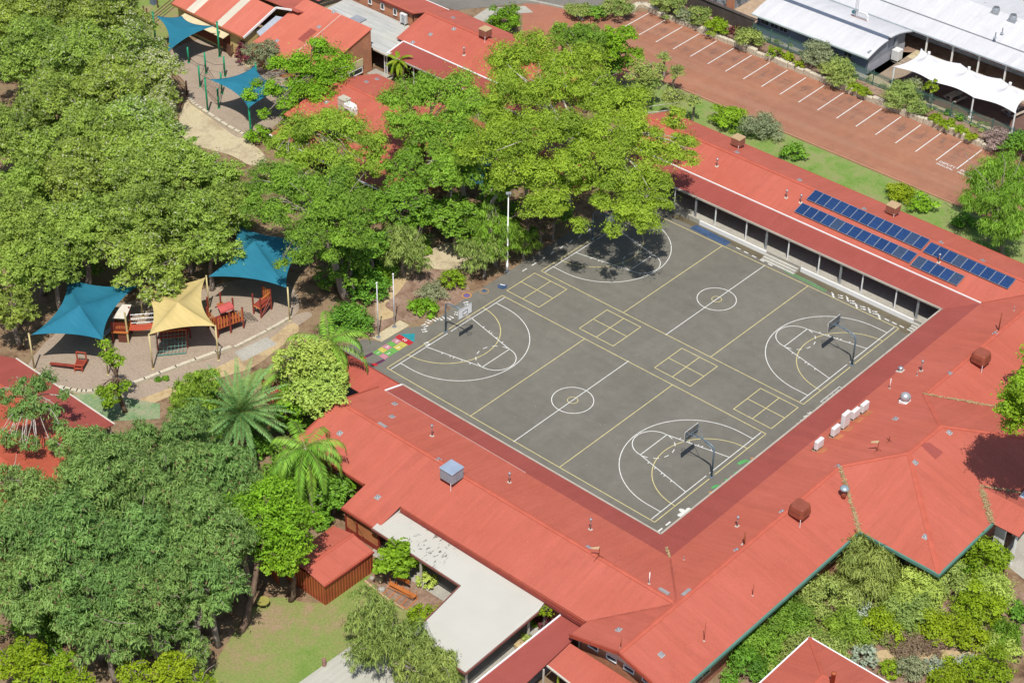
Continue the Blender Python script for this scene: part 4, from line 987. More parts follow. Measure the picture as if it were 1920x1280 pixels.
# ---- red roof in the trees
rt = thing('gabled_classroom', 'red gabled classroom half hidden by gums below the verandah classroom', 'building', (-28, 27, 0))
roof(rt, 'roof', [[(-35.7, 21.0, 3.0), (-17, 21.0, 3.0), (-17, 28.3, 4.3), (-35.7, 28.3, 4.3)], [(-35.7, 28.3, 4.3), (-17, 28.3, 4.3), (-17, 33.9, 2.95), (-34.9, 33.9, 2.95)]], M['roof_y'])
roof(rt, 'verandah_roof', [[(-34.6, 18.0, 2.35), (-17, 18.0, 2.35), (-17, 20.95, 2.85), (-34.6, 20.95, 2.85)]], roof_mat('terracotta_roof', (0.36, 0.12, 0.065), 'y'))
capping(rt, 'ridge_capping', [((-35.7, 28.3, 4.3), (-17, 28.3, 4.3))], M['cap'])
bb = MB(); bar(bb, (-34.6, 17.94, 2.3), (-17, 17.94, 2.3), 0.12, 0.12); bb.build('gutter', M['white'], rt)
walls(rt, 'wall', [(-35.2, 21.5), (-17.4, 21.5), (-17.4, 33.4), (-35.2, 33.4)], 0, 2.95, M['brick'])
bb = MB(); bar(bb, (-17, 34.2, 0.4), (-34, 35.4, 0.4), 0.2, 0.8); bb.build('planter_wall', M['offwhite'], rt)
r3 = thing('low_red_classroom', 'low red roof under the big spreading gum beyond the court corner', 'building', (-10, 28, 0))
roof(r3, 'roof', [[(-14.5, 33.4, 2.9), (-6.5, 33.4, 2.9), (-6.5, 37.2, 3.6), (-14.5, 37.2, 3.6)]], M['roof_y'])
walls(r3, 'wall', [(-14, 33.9), (-7, 33.9), (-7, 37), (-14, 37)], 0, 2.85, M['brick'])

# ---- grey building with white roof
ga = thing('white_roofed_block', 'blue grey clad block with a stepped curved white roof behind the picket fence', 'building', (-5, 78, 0.6))
bb = []
za0, za1, zb1 = 3.0, 3.75, 3.25
def arcroof(x0, x1, y0, y1, z0, z1, n=5):
    P = []
    for i in range(n):
        f0, f1 = i/n, (i+1)/n
        zz = lambda f: z0+(z1-z0)*math.sin(f*math.pi/2)
        P.append([(x0, y0+(y1-y0)*f0, zz(f0)), (x1, y0+(y1-y0)*f0, zz(f0)), (x1, y0+(y1-y0)*f1, zz(f1)), (x0, y0+(y1-y0)*f1, zz(f1))])
    return P
roof(ga, 'roof', arcroof(-13.8, 1.95, 73.3, 77.2, za0, za1), M['whiteroof'], 0.12)
roof(ga, 'roof', arcroof(-13.8, 2.2, 82.0, 77.3, 3.15, 4.15), M['whiteroof'], 0.12)
bb = MB(); bb.box((-5.9, 77.26, 3.9), (15.6, 0.08, 0.45)); bb.build('clerestory', M['bluegrey'], ga)
walls(ga, 'wall', [(-13.2, 73.9), (1.5, 73.9)], 0.6, 3.0, M['bluegrey'], closed=False)
walls(ga, 'wall', [(1.5, 74.0), (1.5, 81.6), (-13.2, 81.6), (-13.2, 74.1)], 0.6, 1.75, flat('pale_grey_wall', (0.40, 0.41, 0.45), 0.7), closed=False)
bb = MB(); bb.box((1.5, 77.7, 2.55), (0.2, 7.6, 1.6)); bb.build('cladding', M['grey'], ga); bb = MB(); bb.box((-13.2, 77.7, 2.4), (0.2, 7.6, 1.3)); bb.build('cladding', M['grey'], ga)
bb = MB(); bar(bb, (-13.8, 73.22, za0-.06), (1.95, 73.22, za0-.06), 0.14, 0.16); bb.build('gutter', flat('pale_gutter', (0.45, 0.52, 0.50), 0.5), ga)
for x in (-12.2, -10.9, -9.6, -0.9): window(ga, (x, 73.78, 2.35), 1.15, 0.85, 'x', M['grey'])
bb = MB(); bb.box((1.72, 79.4, 2.5), (0.14, 0.5, 1.0)); bb.build('vent_panel', M['grey'], ga)
# ---- long white roof block with red windows
gb = thing('red_windowed_block', 'long block with white roof, white verandah posts and red windows at the top right', 'building', (12, 86, 0.6))
roof(gb, 'verandah_roof', [[(-16, 81.9, 3.35), (45, 81.9, 3.35), (45, 84.9, 3.75), (-16, 84.9, 3.75)]], M['whiteroof'], 0.1)
roof(gb, 'roof', [[(-16, 85.0, 3.85), (45, 85.0, 3.85), (45, 89.6, 5.0), (-16, 89.6, 5.0)], [(-16, 89.6, 5.0), (45, 89.6, 5.0), (45, 97, 3.4), (-16, 97, 3.4)]], M['whiteroof'], 0.1)
bb = MB(); bar(bb, (-16, 81.84, 3.28), (45, 81.84, 3.28), 0.12, 0.16); bb.build('gutter', flat('grey_gutter', (0.36, 0.40, 0.42), 0.5), gb)
walls(gb, 'wall', [(-15, 85.6), (44, 85.6)], 0.6, 3.7, flat('pale_grey_render', (0.66, 0.66, 0.65), 0.7), closed=False)
RW = flat('red_blind', (0.40, 0.022, 0.015), 0.35, 0.15)
for k in range(9):
    x = -2.2+k*3.35
    window(gb, (x, 85.46, 1.72), 1.75, 1.5, 'x', M['white'], RW); window(gb, (x+1.6, 85.46, 1.72), 1.05, 1.5, 'x', M['white'], RW)
for k in range(8):
    x = 2.6+k*3.33-1.45*0
    c = MB(); c.box((x+1.45, 82.2, 1.95), (0.16, 0.16, 2.7)); c.build('column', M['white'], gb)
bb = MB(); bar(bb, (-16, 84.95, 3.8), (45, 84.95, 3.8), 0.05, 0.06); bb.build('roof_flashing', M['grey'], gb)
# ---- corner of a brick building with mural panels at the top edge
cm = thing('mural_building', 'building corner with grey patterned panels and an orange brick pier at the top edge', 'building', (-18, 84, 0.6))
g = NG('grey_mural'); v = g.pos(); nn = g.noise(v, 1.4, 3, 0.5, 1.2); g.bsdf(g.ramp(nn, [(0.42, (0.10, 0.12, 0.14)), (0.5, (0.36, 0.38, 0.40)), (0.6, (0.22, 0.24, 0.27))]), 0.7)
P0 = at(1368, 22, 0.6)
for (dx, dy), nm, mt, w in (((-1, 0), 'mural_panel', g.m, 5.0), ((0, 1), 'mural_panel', g.m, 6.0)):
    bb = MB(); c = P0[:2]+np.array((dx, dy))*w/2; bb.box((*c, 1.9), (w if dx else 0.2, w if dy else 0.2, 2.6)); bb.build(nm, mt, cm)
bb = MB(); bb.box((P0[0]+.12, P0[1]-.12, 1.9), (0.7, 0.7, 2.65)); bb.build('pier', M['obrick'], cm)
bb = MB(); bar(bb, (P0[0]-5, P0[1]-.2, 3.25), (P0[0]+.5, P0[1]-.2, 3.25), 0.4, 0.15); bar(bb, (P0[0]+.2, P0[1]-.4, 3.25), (P0[0]+.2, P0[1]+6, 3.25), 0.4, 0.15); bb.build('fascia', M['white'], cm)
bb = MB(); bb.slab([(P0[0]-5, P0[1], 3.3), (P0[0]+.4, P0[1], 3.3), (P0[0]+.4, P0[1]+6, 3.3), (P0[0]-5, P0[1]+6, 3.3)], 0.1); bb.build('roof', M['roof_y'], cm)

# ------------------------------------------------------------------ things on the roofs
def frame_of(n):
    n = Vector(n); x = Vector((1, 0, 0)); x = (x-n*x.dot(n)).normalized(); return Matrix((x, n.cross(x), n)).transposed()
# solar panels
pan = {}
g = NG('solar_cells'); v = g.pos(); br = g.n('ShaderNodeTexBrick'); br.offset = 0.0
br.inputs['Scale'].default_value = 1.0; br.inputs['Brick Width'].default_value = 0.158; br.inputs['Row Height'].default_value = 0.158; br.inputs['Mortar Size'].default_value = 0.006
tcg = g.n('ShaderNodeTexCoord'); g.l(tcg.outputs['Object'], br.inputs['Vector'])
br.inputs['Color1'].default_value = (0.010, 0.035, 0.115, 1); br.inputs['Color2'].default_value = (0.014, 0.044, 0.135, 1); br.inputs['Mortar'].default_value = (0.06, 0.10, 0.20, 1)
oi = g.n('ShaderNodeObjectInfo'); hue = g.ramp(oi.outputs['Random'], [(0.0, (0.8, 0.85, 0.9)), (0.86, (1.1, 1.1, 1.1)), (0.90, (2.2, 1.35, 0.85)), (1.0, (1.9, 1.3, 0.9))])
g.bsdf(g.mix(1.0, br.outputs['Color'], hue, 'MULTIPLY'), 0.25, 0.5); M['cells'] = g.m
def plane_pt(px, py):
    n = np.array((0, -(ZR-ZV), (yr-yv))); n /= np.linalg.norm(n); c = np.array((0, yv, ZV+0.16))
    d = DV + RV*(px-960)/F_PX - UV*(py-640)/F_PX; return CAM+d*(((c-CAM) @ n)/(d @ n))
ORD = ['first', 'second', 'third', 'fourth', 'fifth', 'sixth', 'seventh', 'eighth', 'ninth', 'tenth', 'eleventh', 'twelfth', 'last']
slope = math.atan2(ZR-ZV, yr-yv)
proto = None
arrs = [('long upper row', 13, plane_pt(1512, 373.7), plane_pt(1528.7, 355.5), plane_pt(1742, 452)), ('short upper row', 9, plane_pt(1731, 472), plane_pt(1744.5, 453.5), plane_pt(1905, 523.7)),
        ('long lower row', 13, plane_pt(1489.5, 397), plane_pt(1504, 380), plane_pt(1719, 477.5)), ('short lower row', 5, plane_pt(1708, 497.5), plane_pt(1721.5, 478.7), plane_pt(1810, 517))]
for nm, cnt, bl0, tl0, tr0 in arrs:
    y_lo, y_hi = bl0[1], tl0[1]; x0, x1 = (bl0[0]+tl0[0])/2, tr0[0]; pw = (x1-x0)/cnt; ph = (y_hi-y_lo)/math.cos(slope)
    for k in range(cnt):
        lab = '%s solar panel from the left in the %s on the red roof' % (ORD[k] if k < cnt-1 else 'last', nm) if k else 'left end solar panel of the %s on the red roof' % nm
        loc = (x0+(k+.5)*pw, (y_lo+y_hi)/2, ZV+0.16+((y_lo+y_hi)/2-yv)*math.tan(slope))
        if proto is None:
            proto = thing('solar_panel', lab, 'solar panel', (0, 0, 0), 'blue solar panels on the north-east roof')
            b1 = MB()
            for s_ in (-1, 1): b1.box((s_*0.465, 0, 0), (0.035, 1.58, 0.045)); b1.box((0, s_*0.778, 0), (0.894, 0.035, 0.045))
            fr = b1.build('frame', M['steel'], proto); b2 = MB(); b2.box((0, 0, 0.0), (0.894, 1.52, 0.03)); b2.build('cell_sheet', M['cells'], proto)
            b3 = MB()
            for s_ in (-.45, .45): b3.box((0.0, s_, -0.06), (0.95, 0.04, 0.06))
            b3.build('rail', M['steel'], proto); o = proto
        else:
            o = proto.copy(); COL.objects.link(o); o['label'] = lab
            for ch in list(proto.children):
                c = ch.copy(); COL.objects.link(c); c.parent = o
        o.location = loc; o.rotation_euler = (slope, 0, 0); o.scale = (pw/0.965, ph/1.60, 1)
def copy_tree(o, label, loc, rz=0.0, group=None):
    r = o.copy(); COL.objects.link(r); r.location = loc; r.rotation_euler = (0, 0, rz); r['label'] = label
    if group: r['group'] = group
    for ch in list(o.children):
        c = ch.copy(); COL.objects.link(c); c.parent = r
        for gc in list(ch.children):
            d = gc.copy(); COL.objects.link(d); d.parent = c
    return r
# evaporative coolers
def cooler(px, py, label, body, top, s=1.05, h=0.95, group='rooftop coolers', dome=False):
    P, n = on_roof(px, py); z = P[2]
    t = thing('rooftop_cooler', label, 'cooler', tuple(P), group)
    b = MB(); b.box((P[0], P[1], z+0.13), (s*0.7, s*0.7, 0.5)); b.build('base', M['redpaint'], t)
    b = MB()
    if dome:
        for i, (k, zz) in enumerate(((1.06, 0.35), (1.02, 0.70), (0.94, 1.0), (0.70, 1.16))): pass
        pr = [(1.0, 0.30), (1.04, 0.42), (0.99, 0.80), (0.93, 1.02), (0.80, 1.14)]
        vs = []; nn = 8
        for k, zz in pr:
            q = s*0.52*k; c_ = q*0.72
            for x, y in ((-c_, -q), (c_, -q), (q, -c_), (q, c_), (c_, q), (-c_, q), (-q, c_), (-q, -c_)): vs.append((P[0]+x, P[1]+y, z+zz*h))
        fs = [[i*8+j, i*8+(j+1) % 8, (i+1)*8+(j+1) % 8, (i+1)*8+j] for i in range(len(pr)-1) for j in range(8)]+[[(len(pr)-1)*8+j for j in range(8)], [7-j for j in range(8)]]
        b.add(vs, fs); o = b.build('housing', body, t)
        b = MB()
        for sx_, sy_, ax in ((0, -1, 'x'), (1, 0, 'y'), (-1, 0, 'y'), (0, 1, 'x')):
            for k in range(5):
                zz = z+h*(0.46+0.07*k); q = s*0.535
                b.box((P[0]+sx_*q, P[1]+sy_*q, zz), (s*0.7 if ax == 'x' else 0.02, s*0.7 if ax == 'y' else 0.02, 0.03))
        b.build('louvre', body, t)
    else:
        b.bbox((P[0], P[1], z+0.3+h*0.5-.08), (s, s, h*0.82), 0.04); b.build('housing', body, t)
        b = MB(); b.bbox((P[0], P[1], z+0.3+h*0.86), (s*1.06, s*1.06, 0.12), 0.05); b.build('lid', top, t)
        b = MB()
        for sx_, sy_, ax in ((0, -1, 'x'), (1, 0, 'y'), (-1, 0, 'y')):
            for k in range(6): b.box((P[0]+sx_*s*0.5, P[1]+sy_*s*0.5, z+0.36+k*0.10*h), (s*0.8 if ax == 'x' else 0.03, s*0.8 if ax == 'y' else 0.03, 0.03))
        b.build('louvre', body, t)
    b = MB(); b.tube([(P[0]+s*.5, P[1]-s*.62, z+.55), (P[0]+s*.5, P[1]-s*.62, z+.02-.2), ], 0.03, 6); b.build('drain_pipe', M['white'], t)
    return t
tanb, tant = flat('brown_cooler', (0.30, 0.125, 0.085), 0.6), flat('tan_cooler_lid', (0.44, 0.31, 0.17), 0.7)
dredc = flat('dark_red_cooler', (0.27, 0.075, 0.045), 0.4, 0.15)
cooler(910, 71, 'tan lidded cooler on the verandah classroom roof behind the gums', tanb, tant)
cooler(1383, 275, 'tan lidded cooler on the school roof nearest the big gum', tanb, tant)
cooler(1673, 402, 'tan lidded cooler behind the long upper row of solar panels', tanb, tant)
cooler(847, 900, 'grey cooler with pale blue lid on the south-west ridge', M['grey'], flat('pale_blue_lid', (0.27, 0.33, 0.42), 0.5), 1.35, 1.2)
cooler(1498, 968, 'glossy dark red cooler on the ridge above the front garden', dredc, dredc, 1.3, 1.15, dome=True)
cooler(1837, 682, 'glossy dark red cooler on the ridge near the right edge', dredc, dredc, 1.3, 1.15, dome=True)
# duct cooler on the gabled classroom
P, n = on_roof(646, 204); t = thing('rooftop_cooler', 'cream box and white hooded duct on the gabled classroom roof', 'cooler', tuple(P), 'rooftop coolers')
b = MB(); b.bbox((P[0], P[1], P[2]+.55), (1.1, 0.9, 1.3), 0.04); b.build('housing', M['offwhite'], t)
b = MB(); b.bbox((P[0], P[1], P[2]+1.24), (1.16, 0.96, 0.1), 0.03); b.build('lid', flat('stone_lid', (0.45, 0.42, 0.33), 0.7), t)
b = MB(); c0 = P+np.array((1.15, -0.25, 0)); prof = [(-.6, .9), (.3, .9), (.55, .75), (.6, .5), (.6, -.2)]
b.slab([(c0[0]+x, c0[1]-.35, c0[2]+z+.15) for x, z in prof]+[(c0[0]+x, c0[1]-.35, c0[2]+z+.15) for x, z in ((.25, -.2), (.25, .45), (-.6, .45))], 0.04)
b.slab([(c0[0]+x, c0[1]+.4, c0[2]+z+.15) for x, z in prof]+[(c0[0]+x, c0[1]+.4, c0[2]+z+.15) for x, z in ((.25, -.2), (.25, .45), (-.6, .45))], 0.04)
for i in range(len(prof)-1):
    (x1, z1), (x2, z2) = prof[i], prof[i+1]; b.slab([(c0[0]+x1, c0[1]-.36, c0[2]+z1+.16), (c0[0]+x1, c0[1]+.41, c0[2]+z1+.16), (c0[0]+x2, c0[1]+.41, c0[2]+z2+.16), (c0[0]+x2, c0[1]-.36, c0[2]+z2+.16)], 0.03)
b.build('duct', M['white'], t)
# air conditioners on the south-east roof
M['rusttray'] = flat('rusty_tray', (0.42, 0.15, 0.07), 0.7, 0.3)
def aircon(P, label, w=0.95, h=0.75, d=0.38, rz=0.0, legs=0.3, group=None):
    t = thing('air_conditioner', label, 'air conditioner', tuple(P), group)
    T_ = Matrix.Translation(P) @ Matrix.Rotation(rz, 4, 'Z')
    def pt_(x, y, z): q = T_ @ Vector((x, y, z)); return tuple(q)
    b = MB(); b.bbox(pt_(0, 0, legs+h/2), (d, w, h), 0.04, rz); b.build('casing', flat('aircon_white', (0.66, 0.66, 0.64), 0.45, 0.06) if 'aircon_white' not in bpy.data.materials else bpy.data.materials['aircon_white'], t)
    b = MB()
    for k in range(1 if h < 1 else 2):
        zz = legs+h*(0.5 if h < 1 else (0.27+0.46*k))
        for r in (0.27, 0.2, 0.13, 0.06):
            pts = [pt_(-d/2-.012, math.cos(a)*r-.1, zz+math.sin(a)*r) for a in [2*math.pi*i/14 for i in range(15)]]; b.tube(pts, 0.012, 4, False)
    b.build('fan_grille', M['grey'], t)
    b = MB()
    for s_ in (-1, 1):
        b.tube([pt_(d/2-.05, s_*w*.38, legs), pt_(d/2-.05, s_*w*.38, 0.05)], 0.025, 6); b.tube([pt_(-d/2+.05, s_*w*.38, legs), pt_(-d/2+.05, s_*w*.38, -0.1)], 0.025, 6)
        b.tube([pt_(d/2-.05, s_*w*.38, legs-.02), pt_(-d/2-.05, s_*w*.38, legs-.02)], 0.025, 6); b.tube([pt_(d/2+.45, s_*w*.38, 0.12), pt_(-d/2-.1, s_*w*.38, -.05)], 0.03, 6)
    b.build('stand', M['offwhite'], t)
    return t
for px, py, lab, h in ((1534, 842, 'small white air conditioner nearest the court corner, apart from the others', .75), (1565, 817, 'small white air conditioner just below the tall one', .75),
                       (1583, 802, 'tall white two fan air conditioner on the south-east roof', 1.35), (1602, 785, 'small white air conditioner just above the tall one', .75), (1619, 773, 'small white air conditioner nearest the silver roof ventilator', .75)):
    P, n = on_roof(px, py); t = aircon(P, lab, 0.95, h, 0.36, 0.0, 0.28, 'air conditioners in a row on the south-east roof'); b = MB(); F = frame_of(n); b.box(tuple(P+n*.03+np.array((.1, 0, 0))), (1.25, 0.95, 0.04), M=F); b.build('drip_tray', M['rusttray'], t)
bb = MB()
for px, py in ((1534, 842), (1565, 817), (1583, 802), (1602, 785), (1619, 773)):
    pass
P = at(757, 44, 3.25); aircon(P, 'white air conditioner against the orange brick wall over the carport', 0.9, 1.1, 0.4, 1.57, 0.1)
P = at(1680, 115, 0.6); t = aircon(P, 'grey air conditioner on a frame outside the white roofed block', 1.0, 1.2, 0.9, 0.0, 0.3)
# round ventilators
P, n = on_roof(1696, 753); t = thing('roof_ventilator', 'silver domed turbine ventilator on a white base on the south-east roof', 'ventilator', tuple(P))
b = MB(); b.bbox((P[0], P[1], P[2]+.06), (0.75, 0.75, 0.3), 0.04); b.build('base', M['white'], t)
b = MB(); b.lathe(P, [(0.30, 0.2), (0.36, 0.3), (0.43, 0.45), (0.43, 0.6), (0.36, 0.75), (0.22, 0.88), (0.0, 0.93)], 20); b.build('turbine', flat('bright_steel', (0.55, 0.56, 0.57), 0.35, 0.1, metal=0.5), t, True)
b = MB()
for k in range(16):
    a = 2*math.pi*k/16; b.tube([(P[0]+r*math.cos(a+.3*i), P[1]+r*math.sin(a+.3*i), P[2]+z) for i, (r, z) in enumerate(((.37, .3), (.445, .45), (.445, .62), (.37, .77)))], 0.014, 4)
b.build('vane', M['steel'], t)
P, n = on_roof(1581, 932); t = thing('roof_ventilator', 'mushroom capped red flue by the leaf filled valley', 'ventilator', tuple(P))
b = MB(); b.lathe(P, [(0.20, -.2), (0.20, 0.85)], 16); b.build('flue', dredc, t, True); b = MB(); b.lathe(P, [(0.36, 0.85), (0.38, 0.92), (0.30, 1.05), (0.12, 1.12), (0.0, 1.13)], 18); b.build('cowl', flat('pale_steel', (0.36, 0.45, 0.50), 0.4, metal=0.4), t, True)
# vent pipes and rods
VP = M['steel']
def vent(px, py, h, label, r=0.06, cap=True, mat=None, flange=True, group='vent pipes on the red roofs'):
    P, n = on_roof(px, py); t = thing('vent_pipe', label, 'vent pipe', tuple(P), group)
    b = MB(); b.tube([(P[0], P[1], P[2]-.1), (P[0], P[1], P[2]+h)], r, 8); b.build('pipe', mat or flat('vent_paint', (0.27, 0.14, 0.13), 0.6, 0.2) if 'vent_paint' not in bpy.data.materials else (mat or bpy.data.materials['vent_paint']), t, True)
    if cap:
        b = MB(); b.lathe((P[0], P[1], P[2]+h), [(r*1.2, -.02), (r*2.0, 0.02), (r*1.9, 0.12), (r*0.8, 0.2)], 10); b.build('cap', VP, t)
    if flange:
        F = frame_of(n); b = MB(); b.box((P[0], P[1], P[2]+.02), (r*5, r*5, 0.03), M=F); b.build('flange', M['offwhite'], t)
    return t
gp = flat('galvanised_pipe', (0.32, 0.32, 0.33), 0.5, metal=0.3); wp = M['white']; rp = M['rust']
vent(810, 817, 1.0, 'capped vent pipe near the left end of the south-west roof'); vent(955, 904, 0.85, 'capped vent pipe right of the grey cooler')
vent(1107, 992, 0.95, 'capped vent pipe beside the small weather vane on the south-west roof'); vent(1382, 986, 0.85, 'capped grey vent pipe above the rusty flue near the court corner')
vent(1344, 312, 0.75, 'capped vent pipe on the school roof near the big gum'); vent(1474, 371, 0.75, 'capped vent pipe left of the solar panels'); vent(1501, 380, 0.75, 'capped vent pipe touching the long lower row of solar panels')
vent(1760, 492, 0.8, 'capped vent pipe between the two short rows of solar panels'); vent(870, 104, 0.8, 'vent pipe on the verandah classroom roof')
vent(1872, 620, 1.9, 'tall brown pole on a white foot near the right edge', 0.06, False, rp); vent(1901, 582, 0.5, 'short rod on a white disc at the right edge', 0.025, False, gp)
vent(1727, 695, 0.95, 'capped grey vent pipe with a white foot left of the right hand red cooler'); vent(1719, 704, 0.5, 'thin rod on a round white foot beside a capped vent', 0.025, False, gp); vent(1688, 695, 0.25, 'small white cowl at the edge of the dull red strip', 0.12, True, wp)
vent(1668, 728, 1.05, 'thin white pole leaning on the south-east roof', 0.03, False, wp); vent(1217, 1094, 1.15, 'thin white pole near the corner where the two ridges meet', 0.035, False, wp)
vent(1282, 1049, 0.4, 'short thin rod just above the corner valley', 0.022, False, gp); vent(1395, 1020, 1.15, 'rusty flue pipe on a white foot on the south-east ridge', 0.075, False, rp)
vent(1411, 1116, 1.15, 'thin dark rod high on the slope above the front garden', 0.025, False, M['rust']); vent(1320, 1201, 1.85, 'tallest thin dark rod on the slope above the front garden', 0.025, False, M['rust']); vent(1164, 1214, 0.95, 'thin dark rod by the gable end ridge', 0.025, False, M['rust'])
P = np.array((52.3, -8.2, 3.5)); P = at(1560, 1283, 3.75); t = thing('vent_pipe', 'fat orange flue on the hip roofed block at the bottom edge', 'vent pipe', tuple(P), 'vent pipes on the red roofs')
b = MB(); b.lathe(P, [(0.16, -.3), (0.16, 1.1), (0.18, 1.1), (0.18, 1.2), (0.10, 1.24)], 14); b.build('pipe', flat('orange_flue', (0.38, 0.10, 0.04), 0.5), t, True)
# weather vanes / aerials
def aerial(px, py, h, label, vane):
    P, n = on_roof(px, py); t = thing('weather_vane', label, 'weather vane', tuple(P), 'roof weather vanes')
    b = MB(); b.tube([P, P+np.array((0, 0, h))], 0.03, 6)
    for a in (0.4, 2.5, 4.6): b.tube([P+np.array((0, 0, h*.35)), P+np.array((.55*math.cos(a), .55*math.sin(a), -.1))], 0.018, 5)
    b.build('mast', M['rust'], t)
    if vane:
        b = MB(); q = P+np.array((0, 0, h)); d = -RV[:2]*0.9; dv = np.array((d[0], d[1], 0))/np.linalg.norm(d)
        b.slab([q+np.array((0, 0, .12)), q-np.array((0, 0, .12))+dv*.05, q+dv*.62-np.array((0, 0, .10)), q+dv*.62+np.array((0, 0, .02))], 0.03); b.build('vane', M['cream'], t)
    return t
aerial(1645, 845, 0.95, 'cream weather vane on a tripod behind the air conditioners', True); aerial(1123, 1045, 1.0, 'cream weather vane on a tripod on the south-west ridge', True); aerial(1667, 827, 0.5, 'bent little aerial beside a weather vane', False)
# small square roof vents
SV = flat('lead_flashing', (0.33, 0.32, 0.32), 0.5, 0.15)
rvp = None
RVS = [(1160, 1180, 'square vent plate above the lean-to gable'), (1240, 1227, 'square vent plate at the foot of the slope by the gable'), (1102, 1026, 'vent plate left of the south-west weather vane'), (1382, 1031, 'vent plate below the rusty flue'),
 (1572, 874, 'vent plate where the leaf filled valley meets the ridge'), (1679, 785, 'vent plate on the ridge right of the silver ventilator'), (1780, 700, 'vent plate left of the right hand red cooler'), (1716, 867, 'vent plate beside the bare new roof sheet'), (1780, 811, 'vent plate under the tree shadow edge'),
 (1735, 1006, 'vent plate on the entrance hip near the front corner'), (1467, 959, 'vent plate left of the red cooler over the garden'), (740, 757, 'vent plate next to the white line at the roof end'), (735, 781, 'vent plate second from the roof end near the walkway'),
 (637, 812, 'vent plate beside the palm fronds'), (708, 932, 'vent plate above the white patio roof'), (822, 861, 'vent plate left of the grey cooler'), (1382, 286, 'vent plate in front of the cooler near the big gum'), (1499, 338, 'vent plate left above the solar panels'), (1620, 392, 'vent plate behind the middle of the long solar row'),
 (1764, 455, 'vent plate at the gap in the upper solar row'), (1842, 489, 'vent plate behind the short upper solar row'), (1866, 625, 'vent plate by the tall brown pole'), (851, 55, 'upper vent plate on the verandah classroom'), (807, 65, 'middle vent plate on the verandah classroom'), (850, 34, 'far vent plate on the verandah classroom'),
 (774, 80, 'vent plate next to the verandah classroom flashing'), (687, 154, 'round looking vent plate on the gabled classroom'), (707, 149, 'smaller vent plate on the gabled classroom'), (612, 192, 'dark vent plate left of the cream box'), (598, 51, 'vent plate on the skillion roof centre'), (519, 77, 'vent plate low on the skillion roof'), (626, 23, 'pale blue vent plate at the skillion top edge')]
for px, py, lab in RVS:
    P, n = on_roof(px, py); F = frame_of(n).to_4x4(); loc = Vector(P)
    if rvp is None:
        rvp = thing('roof_vent', lab, 'roof vent', (0, 0, 0), 'small square vent plates on the red roofs')
        b = MB(); b.bbox((0, 0, 0.02), (0.46, 0.46, 0.05), 0.02); b.build('flashing', SV, rvp); b = MB(); b.bbox((0, 0, 0.10), (0.24, 0.24, 0.14), 0.04); b.build('cap', VP, rvp); o = rvp
    else: o = copy_tree(rvp, lab, loc)
    o.location = loc; o.rotation_euler = F.to_euler()
bb_i = 0
for px, py, lab, ry in ((1245, 1109, 'long grey ridge vent left of the meeting ridges', 0.0), (1287, 1111, 'long grey ridge vent right of the meeting ridges', 1.57), (717, 798, 'grey ridge vent near the left end of the south-west ridge', 0.0)):
    P, n = on_roof(px, py); b = MB(); F = frame_of(n) @ Matrix.Rotation(ry, 3, 'Z'); b.box(tuple(P+n*.06), (0.9, 0.3, 0.12), M=F); b.box(tuple(P+n*.14), (0.8, 0.12, 0.05), M=F); solo(b.build('ridge_vent', SV), lab, 'roof vent', 'long ridge vents')
# things on the white roofs
P = at(1604, 34, 3.9); t = thing('antenna_mast', 'lattice antenna mast with gearboxes on the white roofed block', 'mast', tuple(P))
b = MB()
for k in range(3):
    a = k*2.094; b.tube([P+np.array((.18*math.cos(a), .18*math.sin(a), 0)), P+np.array((.14*math.cos(a), .14*math.sin(a), 4.2))], 0.025, 5)
for k in range(14):
    a0, a1 = (k % 3)*2.094, ((k+1) % 3)*2.094; b.tube([P+np.array((.17*math.cos(a0), .17*math.sin(a0), .3*k)), P+np.array((.17*math.cos(a1), .17*math.sin(a1), .3*k+.3))], 0.014, 4)
b.build('mast', M['steel'], t)
b = MB(); b.box(P+np.array((0.5, 0, .1)), (2.2, 0.08, 0.08)); b.box(P+np.array((0, -.6, .05)), (0.06, 1.6, 0.06)); b.box(P+np.array((-.8, -.6, .05)), (0.06, 1.6, 0.06)); b.build('foot_frame', M['rust'], t)
b = MB(); b.bbox(P+np.array((-.35, 0.1, .6)), (0.4, 0.3, 0.35), .03); b.build('junction_box', flat('teal_box', (0.06, 0.16, 0.18), 0.5), t)
b = MB(); b.tube([P+np.array((.3, 0.1, .9)), P+np.array((1.3, .1, .9)), P+np.array((1.5, .1, .7)), P+np.array((1.5, .1, -.2))], 0.12, 8); b.build('duct', M['white'], t)
for px, py, lab in ((1866, 28, 'grey cylindrical fan on the long white roof, left of two'), (1898, 42, 'grey square fan unit on the long white roof, right of two')):
    P = at(px, py, 4.6); t = thing('roof_ventilator', lab, 'ventilator', tuple(P)); b = MB(); b.box(P+np.array((0, 0, .15)), (1.0, 0.9, 0.3)); b.build('base', M['grey'], t)
    b = MB(); b.lathe(P, [(0.42, .3), (0.45, .7), (0.34, .95), (0.3, .7)], 16, False); b.build('fan_housing', M['steel'], t)
for px, py, h, lab in ((1866, 70, .6, 'thin vent rod on the long white roof, left of a pair'), (1879, 62, .6, 'thin vent rod on the long white roof, right of a pair'), (1846, 11, .4, 'small grey cap near the top edge of the long white roof')):
    P = at(px, py, 4.4); b = MB(); b.tube([P-np.array((0, 0, .4)), P+np.array((0, 0, h))], 0.07, 8); b.lathe(P-np.array((0, 0, .1)), [(.2, 0), (.1, .12)], 10); solo(b.build('vent_pipe', M['grey']), lab, 'vent pipe')
